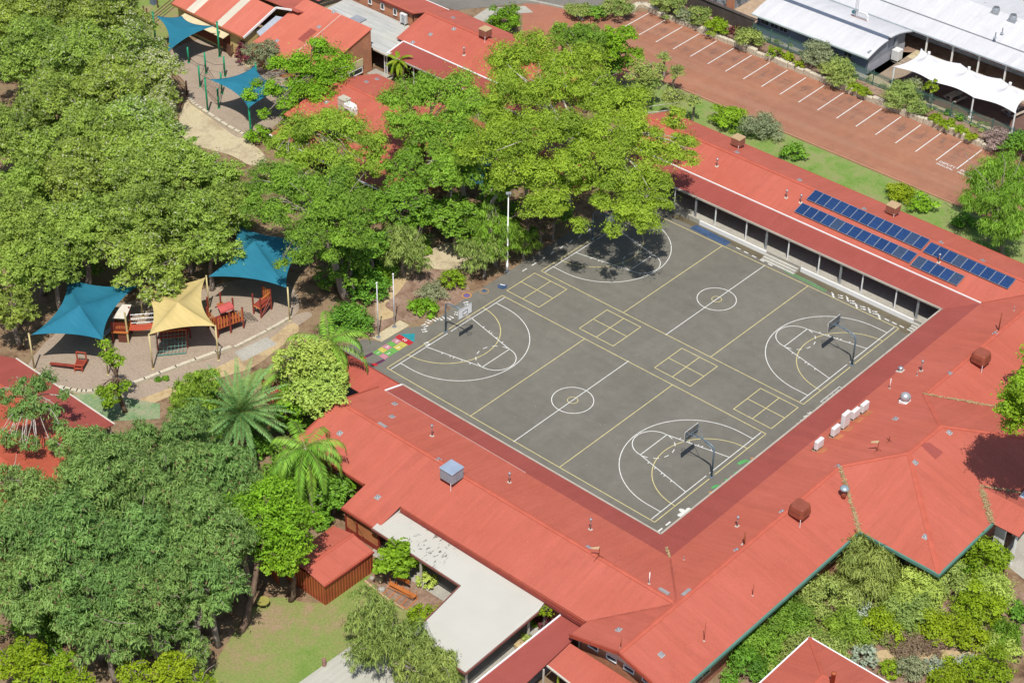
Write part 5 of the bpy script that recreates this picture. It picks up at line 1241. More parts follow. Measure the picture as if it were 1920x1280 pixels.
# ------------------------------------------------------------------ basketball hoops
def hoop(x, y, s, label):
    """post at (x, y); the board hangs towards +s in X"""
    t = thing('basketball_hoop', label, 'basketball hoop', (x, y, 0), 'basketball hoops of the two courts')
    b = MB(); pts = [(x, y, 0), (x, y, 2.7), (x+s*.05, y, 3.0), (x+s*.25, y, 3.22), (x+s*.6, y, 3.32), (x+s*2.25, y, 3.42)]
    b.tube(pts, [.075, .075, .07, .065, .06, .055], 10); b.tube([(x, y, 2.75), (x+s*.35, y, 2.95), (x+s*1.0, y, 3.25)], 0.035, 6); b.lathe((x, y, 0), [(.16, 0.01), (.16, .05), (.09, .06)], 12)
    b.tube([(x+s*1.1, y, 3.35), (x+s*2.3, y+.75, 3.9)], 0.02, 5); b.tube([(x+s*1.1, y, 3.35), (x+s*2.3, y-.75, 3.9)], 0.02, 5)
    b.build('pole', M['polegrey'], t, True)
    bx = x+s*2.4; b = MB(); b.box((bx, y, 3.42), (0.03, 1.80, 1.05)); bd = b.build('backboard', M['white'], t)
    b = MB(); b.box((bx-s*.03, y, 3.42), (0.028, 1.78, 1.03)); b.build('back_panel', flat('grey_brown_board', (0.16, 0.15, 0.13), 0.8, 0.25), bd)
    b = MB()
    for dy in (-.295, .295): b.box((bx+s*.02, y+dy, 3.30), (.012, .05, .45))
    for dz in (3.10, 3.50): b.box((bx+s*.02, y, dz), (.012, .54, .05))
    for dy in (-.885, .885): b.box((bx+s*.02, y+dy, 3.42), (.012, .03, 1.05))
    for dz in (2.91, 3.93): b.box((bx+s*.02, y, dz), (.012, 1.74, .03))
    b.build('board_mark', M['dark'], bd)
    b = MB()
    for dy in (-.7, 0, .7): b.box((bx-s*.07, y+dy, 3.42), (.04, .05, 1.0))
    b.box((bx-s*.11, y, 3.42), (.04, 1.6, .06)); b.build('board_bracket', M['polegrey'], t)
    c = (bx+s*.40, y, 3.05); b = MB(); b.tube([(c[0]+.23*math.cos(a), c[1]+.23*math.sin(a), c[2]) for a in [2*math.pi*i/18 for i in range(19)]], .014, 5, False); b.box((bx+s*.09, y, 3.05), (.18, .12, .04)); b.build('rim', flat('rim_paint', (0.45, 0.36, 0.28), 0.5), t)
    b = MB()
    for i in range(12):
        a = 2*math.pi*i/12; b.tube([(c[0]+r*math.cos(a+k*.26*(1 if i % 2 else -1)), c[1]+r*math.sin(a+k*.26*(1 if i % 2 else -1)), c[2]-k*.13) for k, r in enumerate((.23, .19, .15, .13))], .009, 4, False)
    b.build('net', M['offwhite'], t)
hoop(0.06, 7.5, 1, 'basketball hoop with white board facing us beside the flagpoles')
hoop(30.1, 7.57, -1, 'basketball hoop seen from behind at the nearest court end, by the painted leaves')
hoop(30.05, 28.42, -1, 'basketball hoop seen from behind below the solar panelled wing')
hoop(0.0, 28.35, 1, 'basketball hoop with white board half hidden under the big gum')
# ------------------------------------------------------------------ poles
def flagpole(px, py, h, label):
    P = at(px, py); t = thing('flagpole', label, 'flagpole', tuple(P), 'white flagpoles on the limestone slab')
    b = MB(); b.tube([P, P+np.array((0, 0, h))], [.065, .045], 10); b.build('pole', flat('flagpole_white', (0.66, 0.64, 0.66), 0.4, 0.08) if 'flagpole_white' not in bpy.data.materials else bpy.data.materials['flagpole_white'], t, True)
    b = MB(); b.lathe(P+np.array((0, 0, h)), [(.03, 0), (.085, .04), (.095, .09), (.06, .16), (0, .18)], 10); b.build('finial', M['white'], t, True)
    b = MB(); b.lathe(P, [(.22, .015), (.22, .03), (.08, .05)], 12); b.build('base_plate', M['steel'], t)
flagpole(709.5, 632, 5.85, 'left white flagpole on the limestone slab beside the court'); flagpole(739.5, 612.5, 5.7, 'right white flagpole, further from us on the limestone slab')
P = at(951, 510); t = thing('light_pole', 'tall slim white light pole at the edge of the court under the gum', 'light pole', tuple(P))
b = MB(); b.tube([P, P+np.array((0, 0, 1.0)), P+np.array((0, 0, 1.02)), P+np.array((0, 0, 8.8))], [.13, .12, .075, .05], 10); b.build('pole', M['white'], t, True)
b = MB(); b.bbox(P+np.array((0, 0, .03)), (.5, .5, .06), .02); b.build('base_plate', M['steel'], t); b = MB(); b.bbox(P+np.array((.1, -.1, 8.86)), (.5, .3, .14), .03, .7); b.build('lamp_head', M['grey'], t)

# ------------------------------------------------------------------ shade sails
def cloth_mat(name, c, c2):
    g = NG(name); v = g.pos(); a = g.noise(v, 0.45, 4); wv = g.noise(g.pos((0.4, 4.0, 1)), 1.2, 3)
    col = g.mix(g.ramp(a, [(0.35, 0), (0.65, 1)]), c, c2); col = g.mix(1.0, col, g.ramp(wv, [(0.3, 0.92), (0.7, 1.05)]), 'MULTIPLY')
    p = g.n('ShaderNodeBsdfPrincipled'); g.l(col, p.inputs['Base Color']); p.inputs['Roughness'].default_value = 0.8; p.inputs['Specular IOR Level'].default_value = 0.15
    tr = g.n('ShaderNodeBsdfTranslucent'); g.l(col, tr.inputs['Color']); ms = g.n('ShaderNodeMixShader'); ms.inputs[0].default_value = 0.10
    g.l(p.outputs[0], ms.inputs[1]); g.l(tr.outputs[0], ms.inputs[2]); g.l(ms.outputs[0], g.out.inputs[0]); return g.m
BLUE = cloth_mat('teal_blue_cloth', (0.022, 0.165, 0.245), (0.027, 0.185, 0.270)); BLUE2 = cloth_mat('faded_blue_cloth', (0.030, 0.15, 0.27), (0.045, 0.18, 0.31)); YEL = cloth_mat('yellow_cloth', (0.58, 0.455, 0.185), (0.615, 0.485, 0.21))
def sail(label, corners, apex, posts, cloth, postmat, sag=0.10, pr=0.07, ridge=True, seams=True):
    C = [np.array(c, float) for c in corners]; A = np.array(apex, float); k = len(C)
    cen = sum(C)/k
    t = thing('shade_sail', label, 'shade sail', (cen[0], cen[1], 0), None)
    N, R = 14, 12; vs = []; fs = []
    for e in range(k):
        p, q = C[e], C[(e+1) % k]; L = np.linalg.norm(q-p); inw = cen-(p+q)/2; inw[2] = 0; inw /= np.linalg.norm(inw); base = len(vs)
        for i in range(N+1):
            f = i/N; Bp = p+(q-p)*f+inw*L*sag*4*f*(1-f)-np.array((0, 0, L*0.012*4*f*(1-f)))
            for j in range(R+1):
                s_ = j/R; X = A+(Bp-A)*s_
                if ridge: X[2] -= (A[2]-cen[2])*0.22*math.sin(s_*math.pi)*(4*f*(1-f))*0.6+0.10*math.sin(s_*math.pi)
                vs.append(tuple(X))
        for i in range(N):
            for j in range(R): fs.append([base+i*(R+1)+j, base+i*(R+1)+j+1, base+(i+1)*(R+1)+j+1, base+(i+1)*(R+1)+j])
    b = MB(); b.add(vs, fs); o = b.build('canopy', cloth, t, not ridge)
    import bmesh
    bm = bmesh.new(); bm.from_mesh(o.data); bmesh.ops.remove_doubles(bm, verts=bm.verts, dist=0.001); bmesh.ops.recalc_face_normals(bm, faces=bm.faces)
    if sum(f.normal.z for f in bm.faces) < 0: bmesh.ops.reverse_faces(bm, faces=bm.faces)
    bmesh.ops.solidify(bm, geom=bm.faces, thickness=0.012); bm.to_mesh(o.data); bm.free()
    for bx, by, h, cz in posts:
        b = MB(); top = np.array((bx, by, h)); b.tube([(bx, by, 0), top], pr, 10); b.lathe(top, [(pr*1.2, -.02), (pr*1.2, .05), (0, .07)], 10); b.lathe((bx, by, 0), [(pr*1.9, .01), (pr*1.9, .04), (pr, .06)], 10)
        j = min(range(k), key=lambda i: np.hypot(C[i][0]-bx, C[i][1]-by)); b.tube([top-np.array((0, 0, .1)), C[j]], .015, 5); b.build('post', postmat, t, True)
    return t
sail('yellow peaked shade sail on cream posts over the climbing net', [(-15.12, -14.0, 3.62), (-11.85, -9.2, 3.62), (-18.3, -4.75, 3.55), (-21.6, -9.65, 3.7)], tuple(at(333, 566, 4.75)), [(-15.01, -14.06, 3.72, 0), (-11.74, -9.31, 3.72, 0), (-18.32, -4.65, 3.62, 0), (-21.75, -9.63, 3.85, 0)], YEL, M['yellowpost'])
sail('blue peaked shade sail at the left with a tree shadow across it', [(-22.4, -21.0, 3.75), (-17.35, -17.2, 3.65), (-21.75, -9.75, 3.6), (-27.2, -13.4, 3.7)], tuple(at(149, 572, 4.9)), [(-22.56, -21.15, 3.85, 0), (-17.22, -17.26, 3.7, 0), (-27.3, -13.3, 3.75, 0)], BLUE, M['yellowpost'])
sail('blue peaked shade sail right of the yellow one over the play fort', [(-11.65, -0.95, 3.6), (-15.9, 6.6, 3.5), (-22.7, 2.9, 3.6), (-18.25, -4.45, 3.5)], tuple(at(477, 452, 4.9)), [(-11.5, -0.95, 3.68, 0), (-16.1, 6.85, 3.6, 0), (-22.9, 3.1, 3.7, 0)], BLUE, M['yellowpost'])
sail('large twisted blue shade sail on green posts in front of the hall', [(-61.3, 25.3, 3.9), (-60.6, 28.5, 2.9), (-54.6, 28.3, 3.85), (-54.45, 20.95, 3.15)], (-57.9, 25.6, 3.42), [(-61.45, 25.1, 4.3, 0), (-54.48, 28.46, 4.25, 0), (-54.4, 20.8, 3.3, 0)], BLUE, M['green'], 0.13, 0.11, False)
sail('blue shade sail partly covered by the bright leafy tree, near the green posts', [(-45.35, 19.3, 4.15), (-45.2, 25.6, 3.4), (-37.9, 24.2, 4.0), (-39.0, 19.1, 3.2)], (-41.9, 22.0, 3.65), [(-45.86, 19.2, 4.2, 0), (-45.2, 25.75, 3.6, 0), (-37.7, 24.3, 4.2, 0), (-39.3, 19.4, 3.3, 0)], BLUE, M['green'], 0.12, 0.10, False)
sail('faded blue shade sail glimpsed through the gums beyond the court corner', [tuple(at(846, 336, 2.9)), tuple(at(905, 348, 2.9)), tuple(at(940, 286, 3.2)), tuple(at(918, 262, 3.4))], tuple(at(905, 305, 3.2)), [(*at(846, 336, 2.9)[:2], 3, 0), (*at(905, 348, 2.9)[:2], 3, 0), (*at(940, 286, 3.2)[:2], 3.3, 0)], BLUE2, M['green'], 0.08, 0.07, False)
# long white sail with three cones
def white_sail():
    t = thing('shade_sail', 'long white fabric canopy with three cone peaks beside the red windowed block', 'shade sail', (12.7, 76, 0.6))
    X0, X1, Y0, Y1 = 5.1, 20.25, 73.3, 79.0; NX, NY = 90, 34; peaks = [(7.75, 76.0), (12.75, 76.0), (17.75, 76.0)]; vs = []; fs = []
    for i in range(NX+1):
        fx = i/NX; x = X0+(X1-X0)*fx; m_ = (fx*3) % 1.0; sc = 4*m_*(1-m_) if fx < 1 else 0
        for j in range(NY+1):
            fy = j/NY; e = 1-abs(2*fy-1); yy0 = Y0+0.75*sc*0.75; yy1 = Y1-0.75*sc*0.75; y = yy0+(yy1-yy0)*fy
            xx = x
            if fx < .12: xx = x+(0.12-fx)/.12*0.8*(4*fy*(1-fy))
            if fx > .88: xx = x-(fx-.88)/.12*0.8*(4*fy*(1-fy))
            z = 3.15-0.10*sc
            for px_, py_ in peaks:
                d = math.hypot(xx-px_, (y-py_)); z += 1.75*math.exp(-d/0.95)*max(0, 1-d/3.4)
            vs.append((xx, y, z))
    for i in range(NX):
        for j in range(NY): fs.append([i*(NY+1)+j, (i+1)*(NY+1)+j, (i+1)*(NY+1)+j+1, i*(NY+1)+j+1])
    b = MB(); b.add(vs, fs); o = b.build('canopy', cloth_mat('white_cloth', (0.74, 0.735, 0.74), (0.77, 0.765, 0.765)), t, True)
    import bmesh
    bm = bmesh.new(); bm.from_mesh(o.data); bmesh.ops.solidify(bm, geom=bm.faces, thickness=0.012); bm.to_mesh(o.data); bm.free()
    for x, y in ((5.2, 73.4), (10.1, 73.4), (15.1, 73.4), (20.1, 73.4), (5.2, 78.9), (10.1, 78.9), (15.1, 78.9), (20.1, 78.9)):
        b = MB(); b.tube([(x, y+.1, 0.6), (x, y+.1, 3.1)], .09, 10); b.bbox((x, y+.1, .66), (.45, .45, .1), .02); b.build('post', M['white'], t)
    for x, y in peaks:
        b = MB(); b.lathe((x, y, 4.55), [(.16, 0), (.16, .28), (0, .34)], 12); b.build('cap', M['white'], t)
white_sail()

# ------------------------------------------------------------------ playground gear
T_RED = flat('treated_red_timber', (0.27, 0.05, 0.032), 0.55, 0.2); T_OR = flat('orange_play_slats', (0.58, 0.19, 0.045), 0.5, 0.15)
def post_(b, x, y, z0, z1, r=0.075): b.tube([(x, y, z0), (x, y, z1)], r, 8)
def net(b, o, u, v, nu, nv, r=0.012):
    o, u, v = map(lambda q: np.array(q, float), (o, u, v))
    for i in range(nu+1): b.tube([o+u*i/nu, o+u*i/nu+v], r, 4, False)
    for j in range(nv+1): b.tube([o+v*j/nv, o+v*j/nv+u], r, 4, False)
# play fort on the right, under the blue sail
t = thing('play_fort', 'orange slatted play fort on dark red posts with a red roof piece and cargo net', 'climbing frame', tuple(at(430, 590)))
fa, fb = at(409, 633)[:2], at(457, 615)[:2]
ux = (fb-fa)/np.linalg.norm(fb-fa); uy = np.array((-ux[1], ux[0])); wd = np.linalg.norm(fb-fa)
if (uy @ np.array((-.64, .76))) < 0: uy = -uy
def W_pt(a, c, z): q = fa+ux*a+uy*c; return (q[0], q[1], z)
for a, c in ((0, 0), (wd*.5, 0), (wd, 0), (0, 1.8), (wd, 1.8), (wd*.3, 3.2), (wd*.8, 3.2)):
    b = MB(); b.tube([W_pt(a, c, 0), W_pt(a, c, 2.3)], .085, 8); b.build('post', T_RED, t)
b = MB(); b.slab([W_pt(0, 0, .95), W_pt(wd, 0, .95), W_pt(wd, 1.8, .95), W_pt(0, 1.8, .95)], .12); b.build('deck', T_RED, t)
for k in range(9):
    a = 0.12+k*(wd-.24)/8; b = MB(); b.box(W_pt(a, -.04, 1.5), (0.12, 0.05, 1.15), math.atan2(ux[1], ux[0])); b.build('slat', T_OR, t)
for k in range(4):
    b = MB(); b.box(W_pt(0.02, 0.3+k*.4, 1.5), (0.05, 0.14, 1.1), math.atan2(ux[1], ux[0])); b.build('slat', T_OR, t)
b = MB(); q0 = W_pt(wd*.35, 1.1, 2.1)
pr = []
for i in range(9):
    a = math.pi*i/8; pr.append((math.cos(a)*.55, math.sin(a)*.38))
for i in range(8):
    (c0_, z0_), (c1_, z1_) = pr[i], pr[i+1]
    b.slab([W_pt(wd*.3, 1.2+c0_, 1.95+z0_), W_pt(wd*.82, 1.2+c0_, 1.95+z0_), W_pt(wd*.82, 1.2+c1_, 1.95+z1_), W_pt(wd*.3, 1.2+c1_, 1.95+z1_)], .03)
b.build('tunnel_roof', flat('pink_red_plastic', (0.50, 0.10, 0.09), 0.35, 0.1), t)
b = MB(); b.slab([W_pt(wd*.5, 2.2, 1.6), W_pt(wd*.75, 2.2, 1.6), W_pt(wd*.95, 3.6, .9), W_pt(wd*.7, 3.6, .9)], .06); b.build('ramp', T_OR, t)
b = MB(); net(b, W_pt(wd, .2, .95), tuple(np.array((*(ux*1.6), -.9))), tuple(np.array((*(uy*1.5), 0))), 5, 5, .018); b.build('cargo_net', M['dark'], t)
# second pod
t = thing('play_pod', 'smaller orange and dark red climbing pod right of the play fort', 'climbing frame', tuple(at(492, 580)))
pa, pb, pc = at(476, 588)[:2], at(490, 596)[:2], at(509, 580)[:2]
for q, h in ((pa, 2.2), (pb, 2.2), (pc, 2.3), (pa+pc-pb, 2.2)):
    b = MB(); b.tube([(*q, 0), (*q, h)], .085, 8); b.build('post', T_RED, t)
pd_ = pa+pc-pb
b = MB(); b.slab([(*pa, 1.0), (*pb, 1.0), (*pc, 1.0), (*pd_, 1.0)], .1); b.build('deck', T_RED, t)
for k in range(4):
    q = pb+(pc-pb)*(k+.5)/4; 
    q2 = pd_+(pc-pd_)*(k+.5)/4; b = MB(); b.box((*q2, 1.6), (.14, .05, 1.1), math.atan2(*(pc-pd_)[::-1])); b.build('slat', T_OR, t)
b = MB(); b.tube([(*pb, .1), (*(pc), 1.5)], .05, 6); b.tube([(*(pb+(pc-pb)*.1), .1), (*(pb+(pc-pb)*1.05), .9)], .04, 6); b.build('brace', T_RED, t)
b = MB(); b.tube([(*pa, .95), (*pb, .95)], .05, 6); b.tube([(*pb, 1.95), (*pc, 1.95)], .05, 6); b.build('rail', T_OR, t)
# tower with swing bridge at the left of the yellow sail
t = thing('play_tower', 'dark red play tower with an orange red plank bridge left of the yellow sail', 'climbing frame', tuple(at(222, 625)))
ta, tb = at(213, 642)[:2], at(236, 643)[:2]; bx_ = (tb-ta)/np.linalg.norm(tb-ta); by_ = np.array((-bx_[1], bx_[0])); by_ = by_ if by_ @ np.array((-.64, .76)) > 0 else -by_
TT = lambda a, c, z: (*(ta+bx_*a+by_*c), z)
for a, c, h in ((0, 0, 2.3), (1.35, 0, 3.4), (0, 1.5, 2.3), (1.35, 1.5, 2.9)):
    b = MB(); b.tube([TT(a, c, 0), TT(a, c, h)], .085, 8); b.build('post', M['yellowpost'] if (a > 1 and c == 0) else T_RED, t)
b = MB(); b.slab([TT(-.1, -.1, 1.25), TT(1.45, -.1, 1.25), TT(1.45, 1.6, 1.25), TT(-.1, 1.6, 1.25)], .14); b.build('deck', T_OR, t)
b = MB()
for k in range(9): b.box(TT(.05+k*.15, -.02, 1.75), (.09, .05, .95), math.atan2(bx_[1], bx_[0]))
b.build('balustrade', T_RED, t)
b = MB(); b.slab([TT(.1, .2, 2.55), TT(1.3, .2, 2.55), TT(1.5, 1.9, 2.9), TT(.6, 1.9, 2.9)], .05); b.build('canopy_board', M['offwhite'], t)
b = MB(); b.box(TT(.9, .1, .6), (.9, .08, 1.1), math.atan2(bx_[1], bx_[0])); b.build('front_panel', flat('brown_panel', (0.16, 0.055, 0.035), 0.6), t)
b = MB(); b.slab([TT(-.1, .3, 1.25), TT(-.1, 1.2, 1.25), TT(-1.2, 1.2, .1), TT(-1.2, .3, .1)], .05); b.build('slide', M['grey'], t)
br0, br1 = np.array(TT(1.45, .35, 1.22)), at(286, 615, 1.25)
dv = br1-br0; L = np.linalg.norm(dv); dv /= L; pv = np.array((*by_, 0))
for k in range(12):
    c0 = br0+dv*(k+.5)*L/12-np.array((0, 0, .12*math.sin(math.pi*(k+.5)/12))); b = MB(); q = [c0-dv*L/26, c0+dv*L/26, c0+dv*L/26+pv*.9, c0-dv*L/26+pv*.9]; b.slab(q, .06); b.build('bridge_plank', flat('bridge_red', (0.47, 0.09, 0.05), 0.5) if 'bridge_red' not in bpy.data.materials else bpy.data.materials['bridge_red'], t)
b = MB(); net(b, br0+pv*.9+np.array((0, 0, .1)), dv*L, np.array((0, 0, .9)), 10, 2, .016); b.build('bridge_net', M['steel'], t)
# chain net climber under the yellow sail
t = thing('net_climber', 'green chain net climber hanging under the yellow shade sail', 'climbing frame', tuple(at(320, 660)))
na, nb = at(293, 668)[:2], at(349, 663)[:2]
nx = (nb-na)/np.linalg.norm(nb-na); nz0 = at(296, 632, 1.9)
b = MB(); b.tube([(*na, .08), (*nb, .08)], .055, 8); b.build('foot_bar', flat('sea_green_bar', (0.05, 0.20, 0.16), 0.5), t)
tp = np.array((-.64, .76)); ta_, tb_ = na+tp*.9, nb+tp*.9
b = MB(); net(b, (*na, .1), (*(nb-na), 0), (*(tp*.9), 1.9), 8, 6, .02); b.build('net', flat('sea_green_chain', (0.10, 0.26, 0.22), 0.5), t)
b = MB(); b.tube([(*ta_, 2.02), (*tb_, 2.02)], .05, 8); b.build('top_bar', T_OR, t)
for q in (ta_, tb_, na+tp*2.4, nb+tp*2.4, (na+nb)/2+tp*2.4):
    b = MB(); b.tube([(*q, 0), (*q, 2.1)], .08, 8); b.build('post', T_RED, t)
b = MB(); b.slab([(*(ta_+tp*.2), 1.2), (*(tb_+tp*.2), 1.2), (*(nb+tp*2.4), 1.2), (*(na+tp*2.4), 1.2)], .1); b.build('deck', T_RED, t)
# sand digger / see-saw
t = thing('seesaw', 'rust red timber seesaw with a seat frame on the sand at the left', 'seesaw', tuple(at(140, 688)))
e0, e1 = at(94, 681, .35), at(141, 686, .45); b = MB(); bar(b, e0, e1, .30, .10); b.build('plank', T_RED, t)
sA, sB, sC, sD = at(141, 696), at(155, 697), at(163, 682), at(146, 680)
for q, h in ((sA, .75), (sB, .75), (sC, 1.2), (sD, 1.2)):
    b = MB(); b.tube([q, q+np.array((0, 0, h))], .075, 8); b.build('leg', flat('seesaw_red', (0.38, 0.075, 0.04), 0.5) if 'seesaw_red' not in bpy.data.materials else bpy.data.materials['seesaw_red'], t)
SR = bpy.data.materials['seesaw_red']
b = MB(); up = np.array((0, 0, 1.)); b.tube([sC+up*1.2, sD+up*1.2], .07, 8); b.tube([sA+up*.7, sB+up*.7], .06, 8); b.tube([sA+up*.3, sB+up*.3], .06, 8); b.tube([sA+up*.45, sD+up*.45], .06, 8); b.tube([sB+up*.45, sC+up*.45], .06, 8); b.build('rail', SR, t)
b = MB(); b.slab([sA+up*.42, sB+up*.42, sC+up*.42, sD+up*.42], .06); b.build('seat', T_RED, t)
# round swing frame in the shade of the blue sail
P = at(150, 628); t = thing('rocker', 'dark red spring rocker in the shade under the left blue sail', 'rocker', tuple(P)); b = MB(); b.tube([P, P+np.array((0, 0, .45))], .1, 8); b.build('spring', M['dark'], t); b = MB(); b.bbox(P+np.array((0, 0, .6)), (1.0, .35, .3), .08, .5); b.tube([P+np.array((0, 0, .7)), P+np.array((-.1, .1, 1.1))], .04, 6); b.build('body', M['redpaint'], t)
# rope course on green posts
posts_ = [((354, 118), 1.95), ((386.5, 138), 2.6), ((375.5, 163), 2.6), ((422, 143), 2.4), ((416.5, 176), 2.6), ((410.5, 203), 2.4)]
t = thing('rope_course', 'rope course strung between short bright green posts on the upper sandpit', 'climbing frame', tuple(at(390, 160)))
PP = []
for (x, y), h in posts_:
    P = at(x, y); PP.append((P, h)); b = MB(); b.tube([P, P+np.array((0, 0, h))], .10, 10); b.lathe(P, [(.17, .0), (.17, .08), (.1, .1)], 10); b.build('post', M['green'], t, True)
for i, j, fr in ((0, 1, .8), (0, 1, .35), (1, 2, .5), (1, 3, .6), (2, 5, .3), (2, 4, .6), (3, 4, .7), (4, 5, .8), (4, 5, .3), (1, 4, .4)):
    a, c = PP[i], PP[j]; p = a[0]+np.array((0, 0, a[1]*fr)); q = c[0]+np.array((0, 0, c[1]*fr)); md = (p+q)/2-np.array((0, 0, .25)); b = MB(); b.tube([p, p*.6+q*.4-np.array((0, 0, .2)), md, p*.4+q*.6-np.array((0, 0, .2)), q], .022, 5, False); b.build('rope', M['dark'], t)
p, q, r_ = PP[2][0], PP[1][0], PP[4][0]
b = MB(); net(b, p+np.array((0, 0, .25)), (PP[5][0]-p)*.9, (q-p)*.8+np.array((0, 0, .35)), 7, 5, .012); b.build('rope_net', M['rust'], t)
# mid pole with nothing on it, by the leafy tree
P = at(470.5, 251); b = MB(); b.tube([P, P+np.array((0, 0, 1.75))], .11, 10); b.lathe(P, [(.2, 0), (.2, .06), (.1, .1)], 10); solo(b.build('green_post', M['green']), 'lone short bright green post right of the curved pale path', 'post')
# ------------------------------------------------------------------ fences
def picket_fence(pts, label, h, sp, mat, z0, posts_every=2.4, name='picket_fence', pick=0.035, rails=(0.2, 0.85), post_r=.05):
    c0 = pts[0]; t = thing(name, label, 'fence', (c0[0], c0[1], z0)); n_p = 0
    for i in range(len(pts)-1):
        a, c = np.array(pts[i], float), np.array(pts[i+1], float); L = np.linalg.norm(c-a); d = (c-a)/L; ang = math.atan2(d[1], d[0])
        b = MB(); k = int(L/sp)
        for j in range(k): q = a+d*(j+.5)*sp; b.box((*q, z0+h*.5+.03), (pick, pick, h-.06), ang)
        o = b.build('pickets', mat, t)
        b = MB()
        for f in rails: bar(b, (*a, z0+h*f), (*c, z0+h*f), .05, .06)
        b.build('rail', mat, t)
        for j in range(int(L/posts_every)+1):
            q = a+d*j*posts_every; b = MB(); b.box((*q, z0+h*.52), (post_r*2, post_r*2, h*1.04), ang); b.build('post', mat, t)
    return t
GS = M['greensteel']
picket_fence([(-12.9, 72.5), (1.0, 72.3), (21.0, 71.95), (27, 71.9)], 'dark green steel picket fence above the limestone wall of the car park', 1.75, 0.125, GS, 0.6, 2.5, 'picket_fence')
DK = flat('dark_brown_boards', (0.095, 0.075, 0.065), 0.8, 0.25)
picket_fence([(-27.0, 73.6), (-20, 73.4), (-13.0, 73.0)], 'tall dark brown close boarded fence at the top of the car park', 1.9, 0.16, DK, 0.6, 2.4, 'board_fence', 0.125, (0.12, .5, .95), .06)
b = MB(); bar(b, (-27, 73.75, 2.45), (-13, 73.15, 2.45), .5, .04); solo(b.build('fence_capping', DK), 'flat dark capping board along the top of the brown boarded fence', 'capping')
RS = flat('rust_brown_fence', (0.15, 0.075, 0.05), 0.8, 0.2)
picket_fence([at(420, 96)[:2], at(433, 108)[:2], at(445, 94)[:2]], 'short brown picket gate beside the yellow hall wall', 1.4, 0.16, RS, 0, 1.4, 'picket_fence')
t = thing('pool_style_fence', 'thin rust brown wire fence with one thick post left of the upper sandpit', 'fence', tuple(at(350, 180)))
q0, q1, q2 = at(323, 145), at(350, 176), at(347, 190)
for q, r, h in ((q0, .04, 1.2), (at(351, 178), .1, 1.7), (at(340, 195), .05, 1.2)):
    b = MB(); b.tube([q, q+np.array((0, 0, h))], r, 8); b.build('post', RS, t)
for z in (.15, 1.15):
    b = MB(); b.tube([q0+np.array((0, 0, z)), q1+np.array((0, 0, z))], .03, 6); b.tube([q1+np.array((0, 0, z)), at(335, 205, z)], .03, 6); b.build('rail', RS, t)
t = thing('ramp_rail', 'rust brown hand rails climbing past the green lawn left of the hall', 'railing', tuple(at(300, 30)))
for dx in (0, 8):
    b = MB(); b.tube([at(274+dx, 38, .9), at(325+dx, -4, 1.0)], .06, 6); b.build('rail', RS, t)
for (x, y), h in (((271, 38), 1.8), ((276, 32), 1.1), ((296, 15), 1.1), ((318, -2), 1.1)):
    b = MB(); P = at(x, y); b.tube([P, P+np.array((0, 0, h))], .09, 8); b.build('post', RS, t)
P = at(288, 8); b = MB(); b.bbox(P+np.array((0, 0, .5)), (.7, .6, 1.0), .05); b.bbox(P+np.array((0, 0, 1.05)), (.75, .7, .1), .03); solo(b.build('wheelie_bin', M['bluegrey']), 'dark bin on the lawn at the top left', 'bin')
# ------------------------------------------------------------------ small things
def bench(P, ang, label, group):
    t = thing('picnic_table', label, 'picnic table', tuple(P), group); R_ = lambda x, y, z: (P[0]+x*math.cos(ang)-y*math.sin(ang), P[1]+x*math.sin(ang)+y*math.cos(ang), P[2]+z)
    TM = flat('bench_timber', (0.42, 0.35, 0.28), 0.7, 0.2) if 'bench_timber' not in bpy.data.materials else bpy.data.materials['bench_timber']
    b = MB(); b.box(R_(0, 0, .75), (2.0, .7, .05), ang); b.build('table_top', TM, t)
    for s_ in (-.75, .75): b = MB(); b.box(R_(0, s_, .45), (2.0, .3, .05), ang); b.build('seat', TM, t)
    for s_ in (-.7, .7): b = MB(); b.box(R_(s_, 0, .36), (.08, .3, .72), ang); b.box(R_(s_, 0, .2), (.08, 1.6, .06), ang); b.build('leg', M['steel'], t)
bench(at(1790, 188, .6), 1.4, 'picnic table under the white canopy behind the picket fence', 'picnic tables under the white canopy'); bench(at(1899, 215, .6), 1.4, 'picnic table at the right end of the white canopy', 'picnic tables under the white canopy')
# sign gantry at the right edge
t = thing('entrance_gantry', 'white tubular entrance gantry carrying a green sign board at the right edge', 'sign', (51.9, 16, 0))
gy0, gy1, gx = 15.55, 24.0, 52.15
b = MB(); b.box((gx, gy0, 1.45), (.9, .16, 2.9)); b.build('end_panel', M['white'], t)
b = MB(); bar(b, (gx, gy0, 3.05), (gx, gy1, 3.9), 0.95, .14); b.build('top_beam', flat('pale_blue_beam', (0.50, 0.56, 0.64), 0.35), t)
b = MB(); b.slab([(gx+.42, gy0+.25, 2.15), (gx+.42, gy0+.25, 2.85), (gx+.42, gy1, 3.7), (gx+.42, gy1, 2.95)], .06); b.build('sign_board', flat('green_sign', (0.03, 0.19, 0.07), 0.5), t)
b = MB()
for k in range(7): b.box((gx+.47, gy0+1.1+k*.24, 2.62+k*.024), (.012, .13, .07+.05*(k % 2)))
b.build('sign_lettering', M['white'], t)
b = MB(); b.box((gx, gy0+3.2, 1.4), (.12, 1.4, 2.8)); b.build('side_panel', M['offwhite'], t); b = MB(); b.tube([(gx, gy0+6, 0), (gx, gy0+6, 3.6)], .1, 8); b.build('post', M['white'], t)
